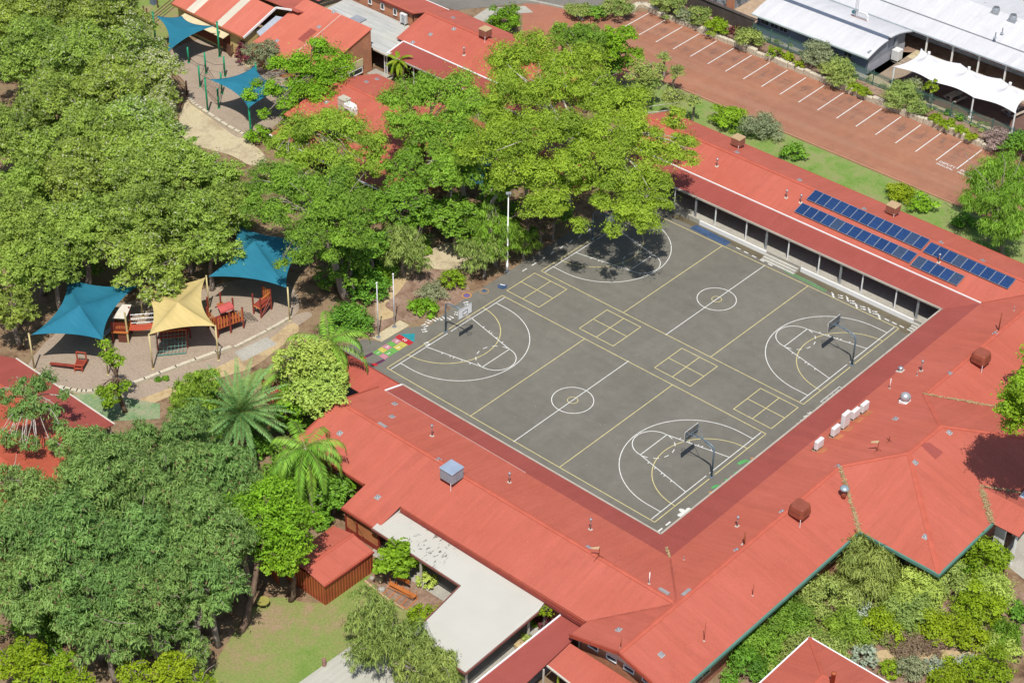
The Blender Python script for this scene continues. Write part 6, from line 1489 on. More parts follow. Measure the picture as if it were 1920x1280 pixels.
# back yard: stool, trestle, tap, blocks
P = at(494, 1136); t = thing('stool', 'round yellow green stool in the tree shade by the red sheet fence', 'stool', tuple(P)); SL = flat('olive_yellow', (0.30, 0.28, 0.07), 0.6)
b = MB(); b.lathe(P, [(.5, .52), (.5, .6), (.0, .61)], 18); b.build('seat', SL, t)
for a in (0, 1.57, 3.14, 4.71): b = MB(); q = P+np.array((.36*math.cos(a), .36*math.sin(a), 0)); b.tube([q, q*.9+P*.1+np.array((0, 0, .52))], .04, 6); b.build('leg', SL, t)
P = at(608, 1247); b = MB(); b.lathe(P, [(.16, 0), (.16, .55), (.12, .62), (.14, .7), (.08, .78)], 10); solo(b.build('tap_post', flat('brown_pink_post', (0.30, 0.17, 0.13), 0.7)), 'short brown post standing at the edge of the ribbed slab', 'post')
t = thing('garden_trestle', 'orange steel and timber trestle seats on the mulch between shed and patio', 'bench', tuple(at(742, 1110)))
A_, B_ = at(726, 1106)[:2], at(775, 1130)[:2]; tv = (B_-A_)/np.linalg.norm(B_-A_); tn = np.array((-tv[1], tv[0])); OR = flat('orange_steel', (0.46, 0.15, 0.04), 0.5, 0.2); LL = np.linalg.norm(B_-A_)
b = MB(); bar(b, (*(A_+tn*.3), .55), (*(B_+tn*.3), .45), .35, .06); b.build('seat', OR, t)
b = MB(); bar(b, (*(A_+tn*.9), .95), (*(B_*.6+A_*.4+tn*.9), .9), .06, .4); b.build('backrest', OR, t)
b = MB()
for k in range(5):
    q = A_+tv*LL*k/4; b.tube([(*(q-tn*.8), .05), (*(q+tn*.7), .05)], .03, 5); b.tube([(*(q+tn*.4), .05), (*(q+tn*.4), .9)], .03, 5)
b.tube([(*(A_-tn*.8), .05), (*(B_-tn*.8), .05)], .03, 5); b.tube([(*(A_), .5), (*(B_), .5)], .03, 5); b.build('frame', T_OR, t)
for px, py, w, lab, mt in ((712, 1088, .7, 'large tan sandstone block beside the red shed', M['ochre']), (697, 1084, .35, 'small pale round stone beside the red shed', M['concrete']), (716, 1106, .5, 'flat grey stone by the orange trestle', M['concrete']), (975, 1213, .9, 'tan boulder beside the white edged walkway', M['ochre'])):
    P = at(px, py); rng = random.Random(px); b = MB(); b.lathe(P, [(w*.5, 0), (w*.55, w*.2), (w*.45, w*.45), (w*.2, w*.55), (0, w*.56)], 9)
    b.v = [(x+rng.uniform(-.1, .1)*w, y+rng.uniform(-.1, .1)*w, z) for x, y, z in b.v]; solo(b.build('garden_rock', mt), lab, 'rock')
P = at(742, 1042); b = MB(); b.tube([at(735, 1016, 0), at(734, 973, 0.9)], .05, 8); b.tube([at(737, 1014), at(737, 986, 1.1)], .06, 8); b.tube([at(734, 990, 1.0), at(712, 1003, .8)], .03, 6); solo(b.build('drain_pipe', M['white']), 'white drain pipes against the orange lattice screen', 'pipe')
for px, py, lab in ((297, 712, 'left small potted shrub in the mulch below the sandpit edging'), (311, 709, 'right small potted shrub in the mulch below the sandpit edging')): pass
# green bin by the carport
P = at(735, 134); b = MB(); b.lathe(P, [(.28, 0), (.33, .9), (.36, .92), (.36, 1.0), (.0, 1.04)], 12); solo(b.build('wheelie_bin', flat('bin_green', (0.02, 0.14, 0.05), 0.5)), 'dark green bin at the carport corner by the tree fern', 'bin')
# ------------------------------------------------------------------ plants
RS_ = np.random.RandomState(11)
LM = {
 'wood':   leaf_mat('forest_leaf', (0.084, 0.140, 0.031), (0.406, 0.555, 0.096), (0.56, 0.58, 0.38), 0.93, 0.36),
 'gum':    leaf_mat('gum_leaf', (0.093, 0.173, 0.030), (0.383, 0.622, 0.066), None, 0.93, 0.38),
 'brightgum': leaf_mat('bright_gum_leaf', (0.121, 0.216, 0.026), (0.493, 0.660, 0.062), None, 0.93, 0.38),
 'bluegum': leaf_mat('blue_gum_leaf', (0.075, 0.146, 0.042), (0.288, 0.466, 0.124), (0.26, 0.17, 0.09), 0.955, 0.34),
 'broad':  leaf_mat('broad_leaf', (0.071, 0.153, 0.009), (0.338, 0.599, 0.036), None, 0.93, 0.38),
 'dark':   leaf_mat('dark_leaf', (0.055, 0.141, 0.015), (0.217, 0.448, 0.042), None, 0.93, 0.22),
 'lime':   leaf_mat('lime_leaf', (0.157, 0.259, 0.014), (0.374, 0.521, 0.024), None, 0.93, 0.38),
 'pale':   leaf_mat('pale_leaf', (0.257, 0.375, 0.068), (0.454, 0.600, 0.113), (0.40, 0.40, 0.24), 0.9, 0.2),
 'grey':   leaf_mat('grey_leaf', (0.146, 0.184, 0.092), (0.331, 0.374, 0.198), None, 0.93, 0.15),
 'silver': leaf_mat('silver_leaf', (0.184, 0.233, 0.159), (0.432, 0.504, 0.360), None, 0.93, 0.12),
 'olive':  leaf_mat('olive_leaf', (0.151, 0.229, 0.051), (0.396, 0.503, 0.120), None, 0.93, 0.2),
 'mauve':  leaf_mat('mauve_leaf', (0.230, 0.161, 0.138), (0.437, 0.333, 0.287), None, 0.93, 0.1),
 'maroon': leaf_mat('maroon_leaf', (0.084, 0.018, 0.026), (0.204, 0.048, 0.060), None, 0.93, 0.15),
 'brown':  leaf_mat('brown_leaf', (0.156, 0.102, 0.066), (0.288, 0.204, 0.132), None, 0.93, 0.1),
 'palm':   leaf_mat('palm_leaf', (0.105, 0.262, 0.031), (0.287, 0.547, 0.060), None, 0.93, 0.2),
 'palmg':  leaf_mat('date_palm_leaf', (0.089, 0.231, 0.068), (0.225, 0.426, 0.123), None, 0.93, 0.15),
 'dead':   leaf_mat('dead_frond', (0.200, 0.120, 0.070), (0.360, 0.250, 0.150), None, 0.93, 0.1),
}
BK = {'grey': bark_mat('grey_bark', (0.17, 0.14, 0.12), (0.33, 0.28, 0.23)), 'white': bark_mat('white_bark', (0.30, 0.25, 0.21), (0.60, 0.55, 0.49)), 'brown': bark_mat('brown_bark', (0.10, 0.065, 0.045), (0.22, 0.15, 0.11)), 'pink': bark_mat('dead_wood', (0.34, 0.26, 0.23), (0.52, 0.43, 0.39))}
SHAPE = {  # leaf length, width, droop, clump size, coverage
 'wood': (0.29, 0.115, 0.35, 0.30, 2.1), 'gum': (0.32, 0.085, 0.55, 0.30, 2.1), 'brightgum': (0.29, 0.09, 0.35, 0.26, 2.1), 'bluegum': (0.34, 0.085, 0.85, 0.28, 2.3), 'broad': (0.24, 0.14, 0.1, 0.30, 2.0),
 'dark': (0.26, 0.16, 0.1, 0.32, 2.0), 'lime': (0.22, 0.11, 0.0, 0.30, 1.8), 'pale': (0.24, 0.13, 0.0, 0.30, 1.9), 'grey': (0.22, 0.07, 0.0, 0.34, 1.5), 'silver': (0.24, 0.12, 0.0, 0.34, 1.6), 'olive': (0.26, 0.08, 0.1, 0.34, 1.6),
 'mauve': (0.2, 0.08, 0.0, 0.34, 1.6), 'maroon': (0.22, 0.14, 0.0, 0.34, 1.7), 'brown': (0.24, 0.06, 0.0, 0.34, 1.4), 'weep': (0.5, 0.06, 1.0, 0.36, 1.6)}

def leaf_cloud(clumps, L, W, droop, cover, rs, blossom=0.0, up=0.42):
    C = []; A = []; Nn = []; T = []
    for cl_ in clumps:
        c, r, fz = cl_[:3]; cm = cl_[3] if len(cl_) > 3 else 1.0
        n = max(30, int(cm*cover*math.pi*r*r*(0.55+0.45*fz)*2.0/(L*W*0.5)/2.0))
        d = rs.normal(size=(n, 3)); d[:, 2] = np.abs(d[:, 2])*0.55+d[:, 2]*0.45; d /= np.linalg.norm(d, axis=1)[:, None]
        rad = rs.random_sample(n)**0.33*(1+0.13*rs.normal(size=n))
        # frayed outline: a lobed radius per clump
        lob = 1+0.16*np.sin(d[:, 0]*5+rs.rand()*6)+0.14*np.sin(d[:, 1]*6+rs.rand()*6)
        p = c+d*(rad*lob*r)[:, None]*np.array((1, 1, fz))
        nr = d*0.95+np.array((0, 0, up))+rs.normal(size=(n, 3))*0.42; nr /= np.linalg.norm(nr, axis=1)[:, None]
        ax = rs.normal(size=(n, 3))*(1-droop*0.65)+np.array((0, 0, -1.0))*droop*1.2+d*0.25
        ax -= nr*np.sum(ax*nr, axis=1)[:, None]; ax /= np.linalg.norm(ax, axis=1)[:, None]+1e-9
        ct = rs.rand()
        t = np.clip(0.04+ct*0.50+rs.random_sample(n)*0.36, 0, 0.9)
        if blossom: 
            bl = (rs.random_sample(n) < blossom*(0.3+1.4*rs.rand())) & (d[:, 2] > 0.05); t[bl] = 0.97
        C.append(p); A.append(ax); Nn.append(nr); T.append(t)
    C = np.concatenate(C); A = np.concatenate(A); Nn = np.concatenate(Nn); T = np.concatenate(T); n = len(C)
    Wv = np.cross(Nn, A); s = (0.7+0.6*rs.random_sample(n))[:, None]
    V = np.empty((n, 4, 3)); V[:, 0] = C-A*L*.5*s; V[:, 1] = C+Wv*W*.5*s-A*L*.05*s; V[:, 2] = C+A*L*.5*s-Nn*L*.12*s*droop; V[:, 3] = C-Wv*W*.5*s-A*L*.05*s
    return V.reshape(-1, 3), T

def quads_obj(name, V, T, mat, parent):
    n = len(V)//4; me = bpy.data.meshes.new(name); me.vertices.add(4*n); me.vertices.foreach_set('co', V.ravel().astype(np.float32))
    me.loops.add(4*n); me.loops.foreach_set('vertex_index', np.arange(4*n, dtype=np.int32)); me.polygons.add(n); me.polygons.foreach_set('loop_start', np.arange(0, 4*n, 4, dtype=np.int32))
    at_ = me.attributes.new('tint', 'FLOAT', 'FACE'); at_.data.foreach_set('value', T.astype(np.float32))
    me.materials.append(mat); me.update(calc_edges=True); me.validate()
    o = bpy.data.objects.new(name, me); COL.objects.link(o)
    if parent is not None: o.parent = parent; o.matrix_parent_inverse = parent_matrix(parent).inverted()
    return o

def limb(b, p, q, r0, r1, rs, n=5, sag=0.12, sides=6):
    p, q = np.array(p, float), np.array(q, float); L = np.linalg.norm(q-p); off = rs.normal(size=3)*L*0.07; pts = []; R = []
    for i in range(n+1):
        f = i/n; pts.append(p+(q-p)*f+off*math.sin(math.pi*f)+np.array((0, 0, L*sag*math.sin(math.pi*f)))+rs.normal(size=3)*L*0.012*(0 < i < n)); R.append(r0+(r1-r0)*f)
    b.tube(pts, R, sides); return pts

PLANTS = []
def plant(kind, px, py, zc, rpx, label, flat=0.75, base=None, z0=0.0, name='gum_tree', cat='tree', bark='grey', blossom=0.0, shape=None, group=None, ncl=None, clumps=None, dead=0, cover=1.0, rx=1.0, tr=1.0, seed=None, leafscale=1.0, hollow=0.0):
    rs = np.random.RandomState((px*7919+py*104729+rpx) % (2**31-1)); sh = SHAPE[shape or kind]
    shrub = zc is None
    if shrub:
        c = at(px, py, z0+0.5); r = rpx/ppm(c); rz = r*flat; c = at(px, py, z0+rz*0.55); zc = c[2]
    else:
        c = at(px, py, zc); r = rpx/ppm(c); rz = r*flat
    base = at(*base, z0) if base else np.array((c[0]+(0 if shrub else rs.normal()*r*0.08), c[1]+(0 if shrub else rs.normal()*r*0.08), z0))
    t = thing(name, label, cat, (base[0], base[1], z0), group)
    CL = []
    if clumps:
        for (x, y, z, q) in clumps:
            cc = at(x, y, z); cr = q/ppm(cc)
            # each listed bough is a handful of leaf clumps of its own
            k = max(5, int(8+cr*4.2)); CL.append((cc, cr*1.1, 0.8, 0.2))
            for i in range(k):
                d = rs.normal(size=3); d /= np.linalg.norm(d); d[2] = d[2]*0.75
                CL.append((cc+d*cr*0.85*(rs.rand()**0.4), cr*rs.uniform(0.24, 0.44), rs.uniform(0.75, 1.05)))
    else:
        if shrub or r < 1.6:
            n = ncl or int(max(8, 10+r*7))
            for i in range(n):
                z_ = 1-1.5*(i+0.5)/n; a = i*2.39996+rs.rand()*0.9; q = math.sqrt(max(0, 1-z_*z_)); rr = rs.uniform(0.45, 0.85)*(1+0.18*math.sin(3*a+px))
                d = np.array((math.cos(a)*q*rx, math.sin(a)*q*rx, z_))*rr; cr = r*sh[3]*rs.uniform(0.6, 1.25); pos = c+d*np.array((r, r, rz))
                if pos[2]-cr*0.5 < z0: pos[2] = z0+cr*0.5
                CL.append((pos, cr, rs.uniform(0.6, 0.85)))
        else:
            # boughs spread over an uneven dome, each a cauliflower of smaller clumps, with gaps left between them
            nb = ncl or int(8+r*2.9); ph = rs.rand()*6.28
            for i in range(nb):
                z_ = 1-1.6*(i+0.5)/nb+rs.normal()*0.08; a = i*2.39996+rs.rand()*1.0; q = math.sqrt(max(0.02, 1-min(1, z_*z_)))
                rr = rs.uniform(0.52, 0.86)*(1+0.20*math.sin(2*a+ph)+0.12*math.sin(5*a+ph))
                if rs.rand() < 0.09+hollow: continue
                rb = r*rs.uniform(0.26, 0.44)*(1.25 if z_ > 0.3 else 1.0); bc = c+np.array((math.cos(a)*q*rx, math.sin(a)*q*rx, z_))*rr*np.array((r, r, rz)); bz = rs.uniform(0.75, 1.05)
                CL.append((bc, rb*1.18, 0.9, 0.16))
                k = int(6+rb*3.4)
                for j in range(k):
                    zz = 1-1.45*(j+0.5)/k; aa = j*2.39996+rs.rand()*1.2; qq = math.sqrt(max(0, 1-zz*zz)); d = np.array((math.cos(aa)*qq, math.sin(aa)*qq, zz*bz))*rs.uniform(0.66, 0.98)*rb
                    CL.append((bc+d, rb*rs.uniform(0.28, 0.50), rs.uniform(0.8, 1.1)))
    V, T = leaf_cloud(CL, sh[0]*leafscale, sh[1]*leafscale, sh[2], sh[4]*cover, rs, blossom)
    keep = V.reshape(-1, 4, 3)[:, :, 2].min(axis=1) > z0+0.02; V = V.reshape(-1, 4, 3)[keep].reshape(-1, 3); T = T[keep]
    quads_obj('crown' if not shrub else 'foliage', V, T, LM[kind], t)
    b = MB()
    if shrub:
        for i in range(5): limb(b, base+np.array((rs.normal()*.08, rs.normal()*.08, 0)), CL[rs.randint(len(CL))][0], 0.045, 0.015, rs, 3)
        b.build('stem', BK['brown'], t)
    else:
        H = zc-z0; r0 = (0.055*math.sqrt(H*max(r, 1.0))*0.85+0.06)*tr; fork = base+(np.array((c[0], c[1], zc-rz*0.45))-base)*np.array((0.6, 0.6, 1)); fork[2] = max(fork[2], z0+H*0.4)
        limb(b, base-np.array((0, 0, .1)), fork, r0*1.15, r0*0.72, rs, 5, 0.0, 9)
        idx = rs.permutation(len(CL))[:min(len(CL), int(14+(10 if clumps else 0)))]
        for i in idx:
            q = CL[i][0]; mid = fork+(q-fork)*rs.uniform(0.35, 0.6); mid[2] += 0.15*np.linalg.norm(q-fork)
            limb(b, fork, mid, r0*rs.uniform(.34, .5), r0*0.26, rs, 3, 0.05); limb(b, mid, q+np.array((0, 0, CL[i][1]*0.2)), r0*0.26, 0.025, rs, 3, 0.05)
            for w_ in range(1): limb(b, mid, q+np.array((rs.normal()*.8, rs.normal()*.8, 1.0))*CL[i][1]*1.1, r0*0.16+.01, 0.018, rs, 3, 0.05)
        b.build('trunk', BK[bark], t, True)
        if dead:
            b = MB()
            for i in range(dead):
                q = fork+np.array((rs.normal()*r*.4, rs.normal()*r*.4, rz*0.9+rs.rand()*rz*.55)); P_ = limb(b, fork, q, r0*.3, .05, rs, 4, .05)
                for k in range(3): limb(b, P_[2+k % 3], q+rs.normal(size=3)*r*.25+np.array((0, 0, .4)), .05, .015, rs, 3, .03)
            b.build('dead_branch', BK['pink'], t)
    return t

# ---- the wood at the top left
W = lambda px, py, z, r, lab, bl=0.05, **k: plant('wood', px, py, z-1.6, int(r*1.24), lab, k.pop('flat', 0.95), blossom=bl, group='gums of the wood at the left', **k)
W(35, 35, 9, 68, 'cream flecked gum in the very top left corner'); W(130, 40, 9, 66, 'gum at the top edge, second from the top left corner', .07); W(213, 42, 8, 58, 'gum at the top edge beside the grassy clearing', .16)
W(55, 110, 8, 55, 'gum at the left edge above the dark gap in the wood', .03); W(150, 125, 8, 62, 'gum in the middle of the upper wood with a dark hollow below it', .06); W(238, 105, 7, 50, 'pale blossomed gum on the edge of the grassy clearing', .25)
W(292, 140, 6, 42, 'small gum full of pale blossom touching the shadow of the big blue sail', .45); W(300, 208, 6, 38, 'pale blossomed gum beside the thick rusty fence post', .4); W(215, 185, 7.5, 56, 'gum below the dark hollow, amid the upper wood', .08)
W(95, 215, 7, 62, 'rounded gum beside the bare leaning trunk at the left', .04); W(20, 265, 8, 50, 'gum at the left edge between the two dark gaps', .02); W(165, 262, 7.5, 60, 'gum in the heart of the wood, right of a bare grey bough', .05)
W(262, 262, 7, 60, 'gum with pale tips facing the sandy apron', .2); W(300, 275, 6, 34, 'gum whose right side overhangs the pale sandy apron', .05); W(85, 300, 8, 52, 'yellow green gum above the dark lower left gap', .03)
W(405, 345, 7, 42, 'leaning twiggy gum at the lower end of the sandy apron', .03); W(330, 335, 7.5, 60, 'gum in the lower wood right of the middle, below the apron', .05); W(240, 345, 8, 62, 'broad gum in the centre of the lower wood', .05)
W(150, 345, 8, 62, 'gum left of centre in the lower wood', .04); W(32, 375, 7, 45, 'bright round gum at the left edge below the dark gap', .0); W(60, 445, 8, 60, 'bright gum at the left edge above the left blue sail', .0)
W(145, 445, 8, 60, 'gum right above the left blue sail', .02); W(245, 440, 8, 64, 'spreading gum above the yellow sail', .04); W(345, 415, 7.5, 56, 'gum above the gap between yellow and right blue sail', .03)
W(425, 395, 7, 46, 'gum left of the right blue sail peak', .02); W(100, 505, 7, 48, 'lowest gum at the left whose shade falls on the blue sail', .0); W(25, 515, 7, 48, 'low gum at the left edge beside the shaded ground', .0)
W(275, 500, 7, 48, 'gum hanging over the left corner of the yellow sail', .05); W(300, 548, 5.5, 30, 'spray of pale leaves lying over the yellow sail', .2, name='gum_tree'); W(22, 575, 6, 38, 'lowest left edge gum above the red classroom roof', .0); W(395, 470, 6, 44, 'gum drooping over the left part of the right blue sail', .02)
# ---- gums in the middle
G = lambda px, py, z, r, lab, **k: plant(k.pop('kind', 'gum'), px, py, z, r, lab, k.pop('flat', 0.7), group=k.pop('group', 'gums between playground and court'), **k)
G(560, 250, 9, 60, 'wide gum in front of the gabled classroom roof', base=(548, 332), clumps=[(528, 275, 8, 34), (575, 240, 9, 50), (640, 235, 9.5, 50), (690, 270, 8.5, 40), (620, 290, 8, 44), (650, 320, 7.5, 40), (560, 300, 7.5, 36), (700, 310, 7, 28)])
G(580, 390, 10, 90, 'great gum with a tall bare grey trunk right of the blue sail', base=(652, 566), clumps=[(500, 335, 10, 44), (560, 345, 11, 50), (625, 350, 11, 52), (665, 390, 10, 46), (600, 400, 10, 50), (530, 400, 9, 44), (650, 440, 8.5, 36), (570, 450, 8.5, 36), (680, 450, 8, 28), (530, 495, 6.5, 18), (480, 385, 9, 34), (620, 480, 7, 22), (590, 440, 9, 36), (560, 480, 8, 26), (620, 380, 11, 40)])
G(790, 210, 9, 80, 'gum with drooping leaves across the gabled roof end', base=(803, 395), clumps=[(750, 185, 10, 44), (800, 175, 10.5, 48), (855, 170, 10.5, 48), (745, 235, 9, 36), (800, 240, 9, 46), (860, 230, 9.5, 48), (900, 205, 10, 40), (770, 275, 7, 24), (840, 285, 8, 38)], bark='brown')
BIG = [(955, 125, 13, 48), (1000, 95, 13, 40), (1050, 130, 13.5, 46), (960, 180, 13, 46), (1020, 175, 13, 42), (1100, 120, 12, 40), (1120, 175, 12.5, 46), (1170, 195, 12, 44), (1060, 235, 13, 46), (1000, 250, 12.5, 50), (940, 255, 12, 46), (1120, 255, 12, 48), (1190, 255, 11, 46), (1235, 285, 10, 36), (1282, 265, 9.5, 26), (1270, 225, 9.5, 24),
       (1080, 300, 11.5, 44), (1010, 320, 10.5, 42), (1160, 320, 10.5, 50), (1220, 335, 9.5, 40), (1240, 375, 8.5, 26), (1130, 375, 8.5, 26), (1190, 395, 8.5, 42), (1220, 420, 8, 26), (1150, 430, 7.5, 20), (1040, 380, 8.5, 34), (950, 325, 10, 36), (1085, 425, 7, 20), (1000, 390, 8, 28), (1065, 350, 9, 26), (890, 290, 10, 38), (1290, 300, 9, 22)]
plant('brightgum', 1080, 250, 11, 170, 'huge spreading gum with bleached dead boughs overhanging the court corner', 0.6, base=(1062, 388), clumps=[(x, y, z, q*1.12) for x, y, z, q in BIG]+[(1060, 170, 12.5, 30), (1100, 340, 9.5, 26), (1180, 360, 9, 30), (930, 215, 12, 36), (980, 290, 11, 32)], bark='white', cover=0.95)
b = MB(); rs = np.random.RandomState(3); dz0 = at(1070, 205, 9.0)
bigt = [o for o in bpy.data.objects if o.name.startswith('gum_tree') and o.get('label', '').startswith('huge')][0]
fk = at(1070, 200, 10.5)
limb(b, at(1066, 300, 5.5), fk, .34, .2, rs, 4, 0)
for (x, y, z) in ((1035, 128, 14), (1072, 95, 15), (1000, 140, 13.5), (1128, 150, 13.5), (1015, 165, 13), (1150, 147, 13.5), (1110, 182, 12.5), (1050, 140, 14.5), (1090, 130, 14), (985, 195, 12), (1130, 185, 12)):
    q = at(x, y, z); m_ = fk+(q-fk)*.5+rs.normal(size=3)*.25; P_ = limb(b, fk, m_, .11, .06, rs, 3); limb(b, m_, q, .06, .02, rs, 3)
    for k in range(3): limb(b, m_+(q-m_)*rs.rand(), q+rs.normal(size=3)*.6, .03, .01, rs, 3)
b.build('dead_branch', BK['pink'], bigt)
G(880, 330, 7, 40, 'gum with a pale straight trunk in front of the hidden blue sail', bark='white', base=(868, 384)); G(935, 345, 6.5, 38, 'gum leaning over the hidden blue sail from the right', bark='white')
G(835, 330, 7.5, 44, 'gum between the gabled roof and the hidden blue sail', bark='white', base=(840, 392)); G(985, 340, 7, 36, 'gum behind the light pole top'); G(760, 320, 6.5, 42, 'gum below the gabled roof end left of the hidden sail', bark='brown')
plant('gum', 1100, 85, 8, 44, 'gum beside the top entrance of the red car park, right part', .7); plant('gum', 1055, 75, 6, 30, 'slim gum at the corner of the red drive', .9); plant('broad', 1150, 90, 6, 44, 'leafy tree at the top left corner of the red car park', .75, name='leafy_tree'); plant('dark', 1150, 120, 3.5, 34, 'dark tree in the corner of the car park under the leafy tree', .8, name='leafy_tree')
plant('broad', 945, 40, None, 38, 'bright round bush by the road at the top', .85, name='round_bush', cat='bush'); plant('olive', 1205, 140, 4, 30, 'thin olive tree at the edge of the car park below the first bays', .7, name='young_tree')
for x, y, r, lab in ((1245, 108, 15, 'spindly sapling on the car park edge, uppermost of four'), (1238, 128, 14, 'spindly sapling on the car park edge, just below the uppermost'), (1268, 135, 17, 'spindly sapling standing right over the red asphalt'), (1210, 165, 30, 'bushy sapling between car park and big gum'), (1262, 185, 26, 'grey green sapling on the lawn at the roof corner'), (1300, 190, 18, 'small sapling on the lawn next to the roof corner')):
    plant('olive', x, y, 2.6, r, lab, .7, name='sapling', cat='tree', group='saplings by the lawn', cover=1.0)
plant('dark', 742, 392, 5, 54, 'dense dark green tree left of the path bend', .95, name='leafy_tree', shape='broad'); plant('broad', 790, 410, 4.2, 30, 'yellow green tree right of the dense dark tree', .9, name='leafy_tree')
plant('olive', 757, 470, 2.8, 54, 'grey green weeping bush above the garden path', .75, name='weeping_bush', cat='bush', shape='weep'); plant('dark', 655, 505, 3.2, 44, 'dark bush column behind the tall bare trunk', 1.0, name='dark_bush', cat='bush', shape='broad'); plant('dark', 690, 470, 4, 36, 'dark leafy bush right of the tall bare trunk', 1.0, name='dark_bush', cat='bush', shape='broad'); plant('dark', 690, 540, None, 42, 'dark low bush behind the left flagpole', .9, name='dark_bush', cat='bush', shape='broad')
plant('broad', 720, 520, None, 22, 'small yellow green bush behind the right flagpole', .9, name='round_bush', cat='bush'); plant('dark', 655, 600, None, 50, 'round green bush left of the flagpole slab', .8, name='round_bush', cat='bush', shape='broad')
plant('lime', 850, 525, None, 30, 'round yellow green bush by the painted circles', .85, name='round_bush', cat='bush'); plant('grey', 812, 548, None, 30, 'grey green straggly bush in the bed by the court', .55, name='low_bush', cat='bush'); plant('broad', 793, 575, None, 32, 'low bright green bush in the bed behind the left hoop', .5, name='low_bush', cat='bush')
plant('dark', 860, 420, 3.5, 46, 'dark shady tree above the leafy path', .85, name='leafy_tree'); plant('gum', 930, 440, 3.6, 48, 'weeping gum left of the light pole', .9, shape='weep'); plant('olive', 905, 480, 2.5, 38, 'weeping bush at the court edge left of the light pole', .8, shape='weep', name='weeping_bush', cat='bush'); plant('gum', 985, 455, 2.0, 30, 'low weeping bush right of the light pole', .8, shape='weep', name='weeping_bush', cat='bush')
plant('dark', 830, 400, 3.2, 36, 'small dark tree beside the pale boulder on the path', .85, name='leafy_tree'); plant('brown', 1010, 415, 2.5, 36, 'dry brown bush under the big gum by the court', .9, name='dry_bush', cat='bush'); plant('dark', 1040, 405, 2.5, 32, 'dark bush under the big gum behind the far hoop', .8, name='dark_bush', cat='bush')
# ---- round the upper sandpit
plant('broad', 592, 125, 5, 62, 'bright leafy tree covering half of the blue sail by the skillion roof', .8, name='leafy_tree', base=(610, 205), clumps=[(600, 95, 6.5, 34), (640, 115, 5.5, 28), (560, 120, 6, 34), (610, 140, 5, 38), (560, 160, 4.5, 34), (510, 165, 4.2, 26), (525, 120, 5.2, 24), (650, 130, 4.6, 20), (480, 155, 4, 13), (470, 178, 3.8, 18), (600, 175, 4, 34), (540, 195, 3.6, 20), (495, 215, 3, 14)], leafscale=.9)
plant('grey', 498, 105, 2.6, 30, 'grey leaved small tree between the hall and the skillion', .9, name='young_tree'); plant('maroon', 458, 103, None, 22, 'dark red leaved bush by the hall gate', 1.3, name='red_bush', cat='bush'); plant('dark', 560, 215, None, 32, 'green bush at the foot of the bright leafy tree', .8, name='round_bush', cat='bush'); plant('broad', 485, 255, None, 26, 'bright bush beside the lone green post', .8, name='round_bush', cat='bush')
# ---- lawn strip and car park verge
plant('broad', 1368, 222, None, 36, 'round bright green bush on the lawn behind the school', .8, name='round_bush', cat='bush'); plant('grey', 1428, 240, None, 38, 'grey twiggy bush on the lawn beside the round green bush', .75, name='grey_bush', cat='bush'); plant('dark', 1490, 285, None, 28, 'green bush by the roof eave in the middle of the lawn', .7, name='round_bush', cat='bush', shape='broad')
plant('lime', 1688, 362, None, 34, 'bright bush on the lawn left of a pair behind the solar panels', .6, name='round_bush', cat='bush'); plant('broad', 1728, 384, None, 28, 'darker bush on the lawn, right one of a pair behind the solar panels', .7, name='round_bush', cat='bush')
plant('gum', 1868, 375, 5, 72, 'big drooping tree at the right edge above the solar panels', .95, name='weeping_tree', shape='weep', clumps=[(1850, 330, 6, 40), (1895, 320, 6, 40), (1915, 360, 5.5, 40), (1830, 375, 4.5, 32), (1870, 385, 5, 42), (1905, 420, 4, 40), (1870, 430, 3, 34), (1840, 345, 5, 34)], base=(1880, 480)); plant('dark', 1805, 415, None, 24, 'dark bush at the foot of the big drooping tree', .7, name='dark_bush', cat='bush')
Z6 = dict(z0=0.6, cat='bush')
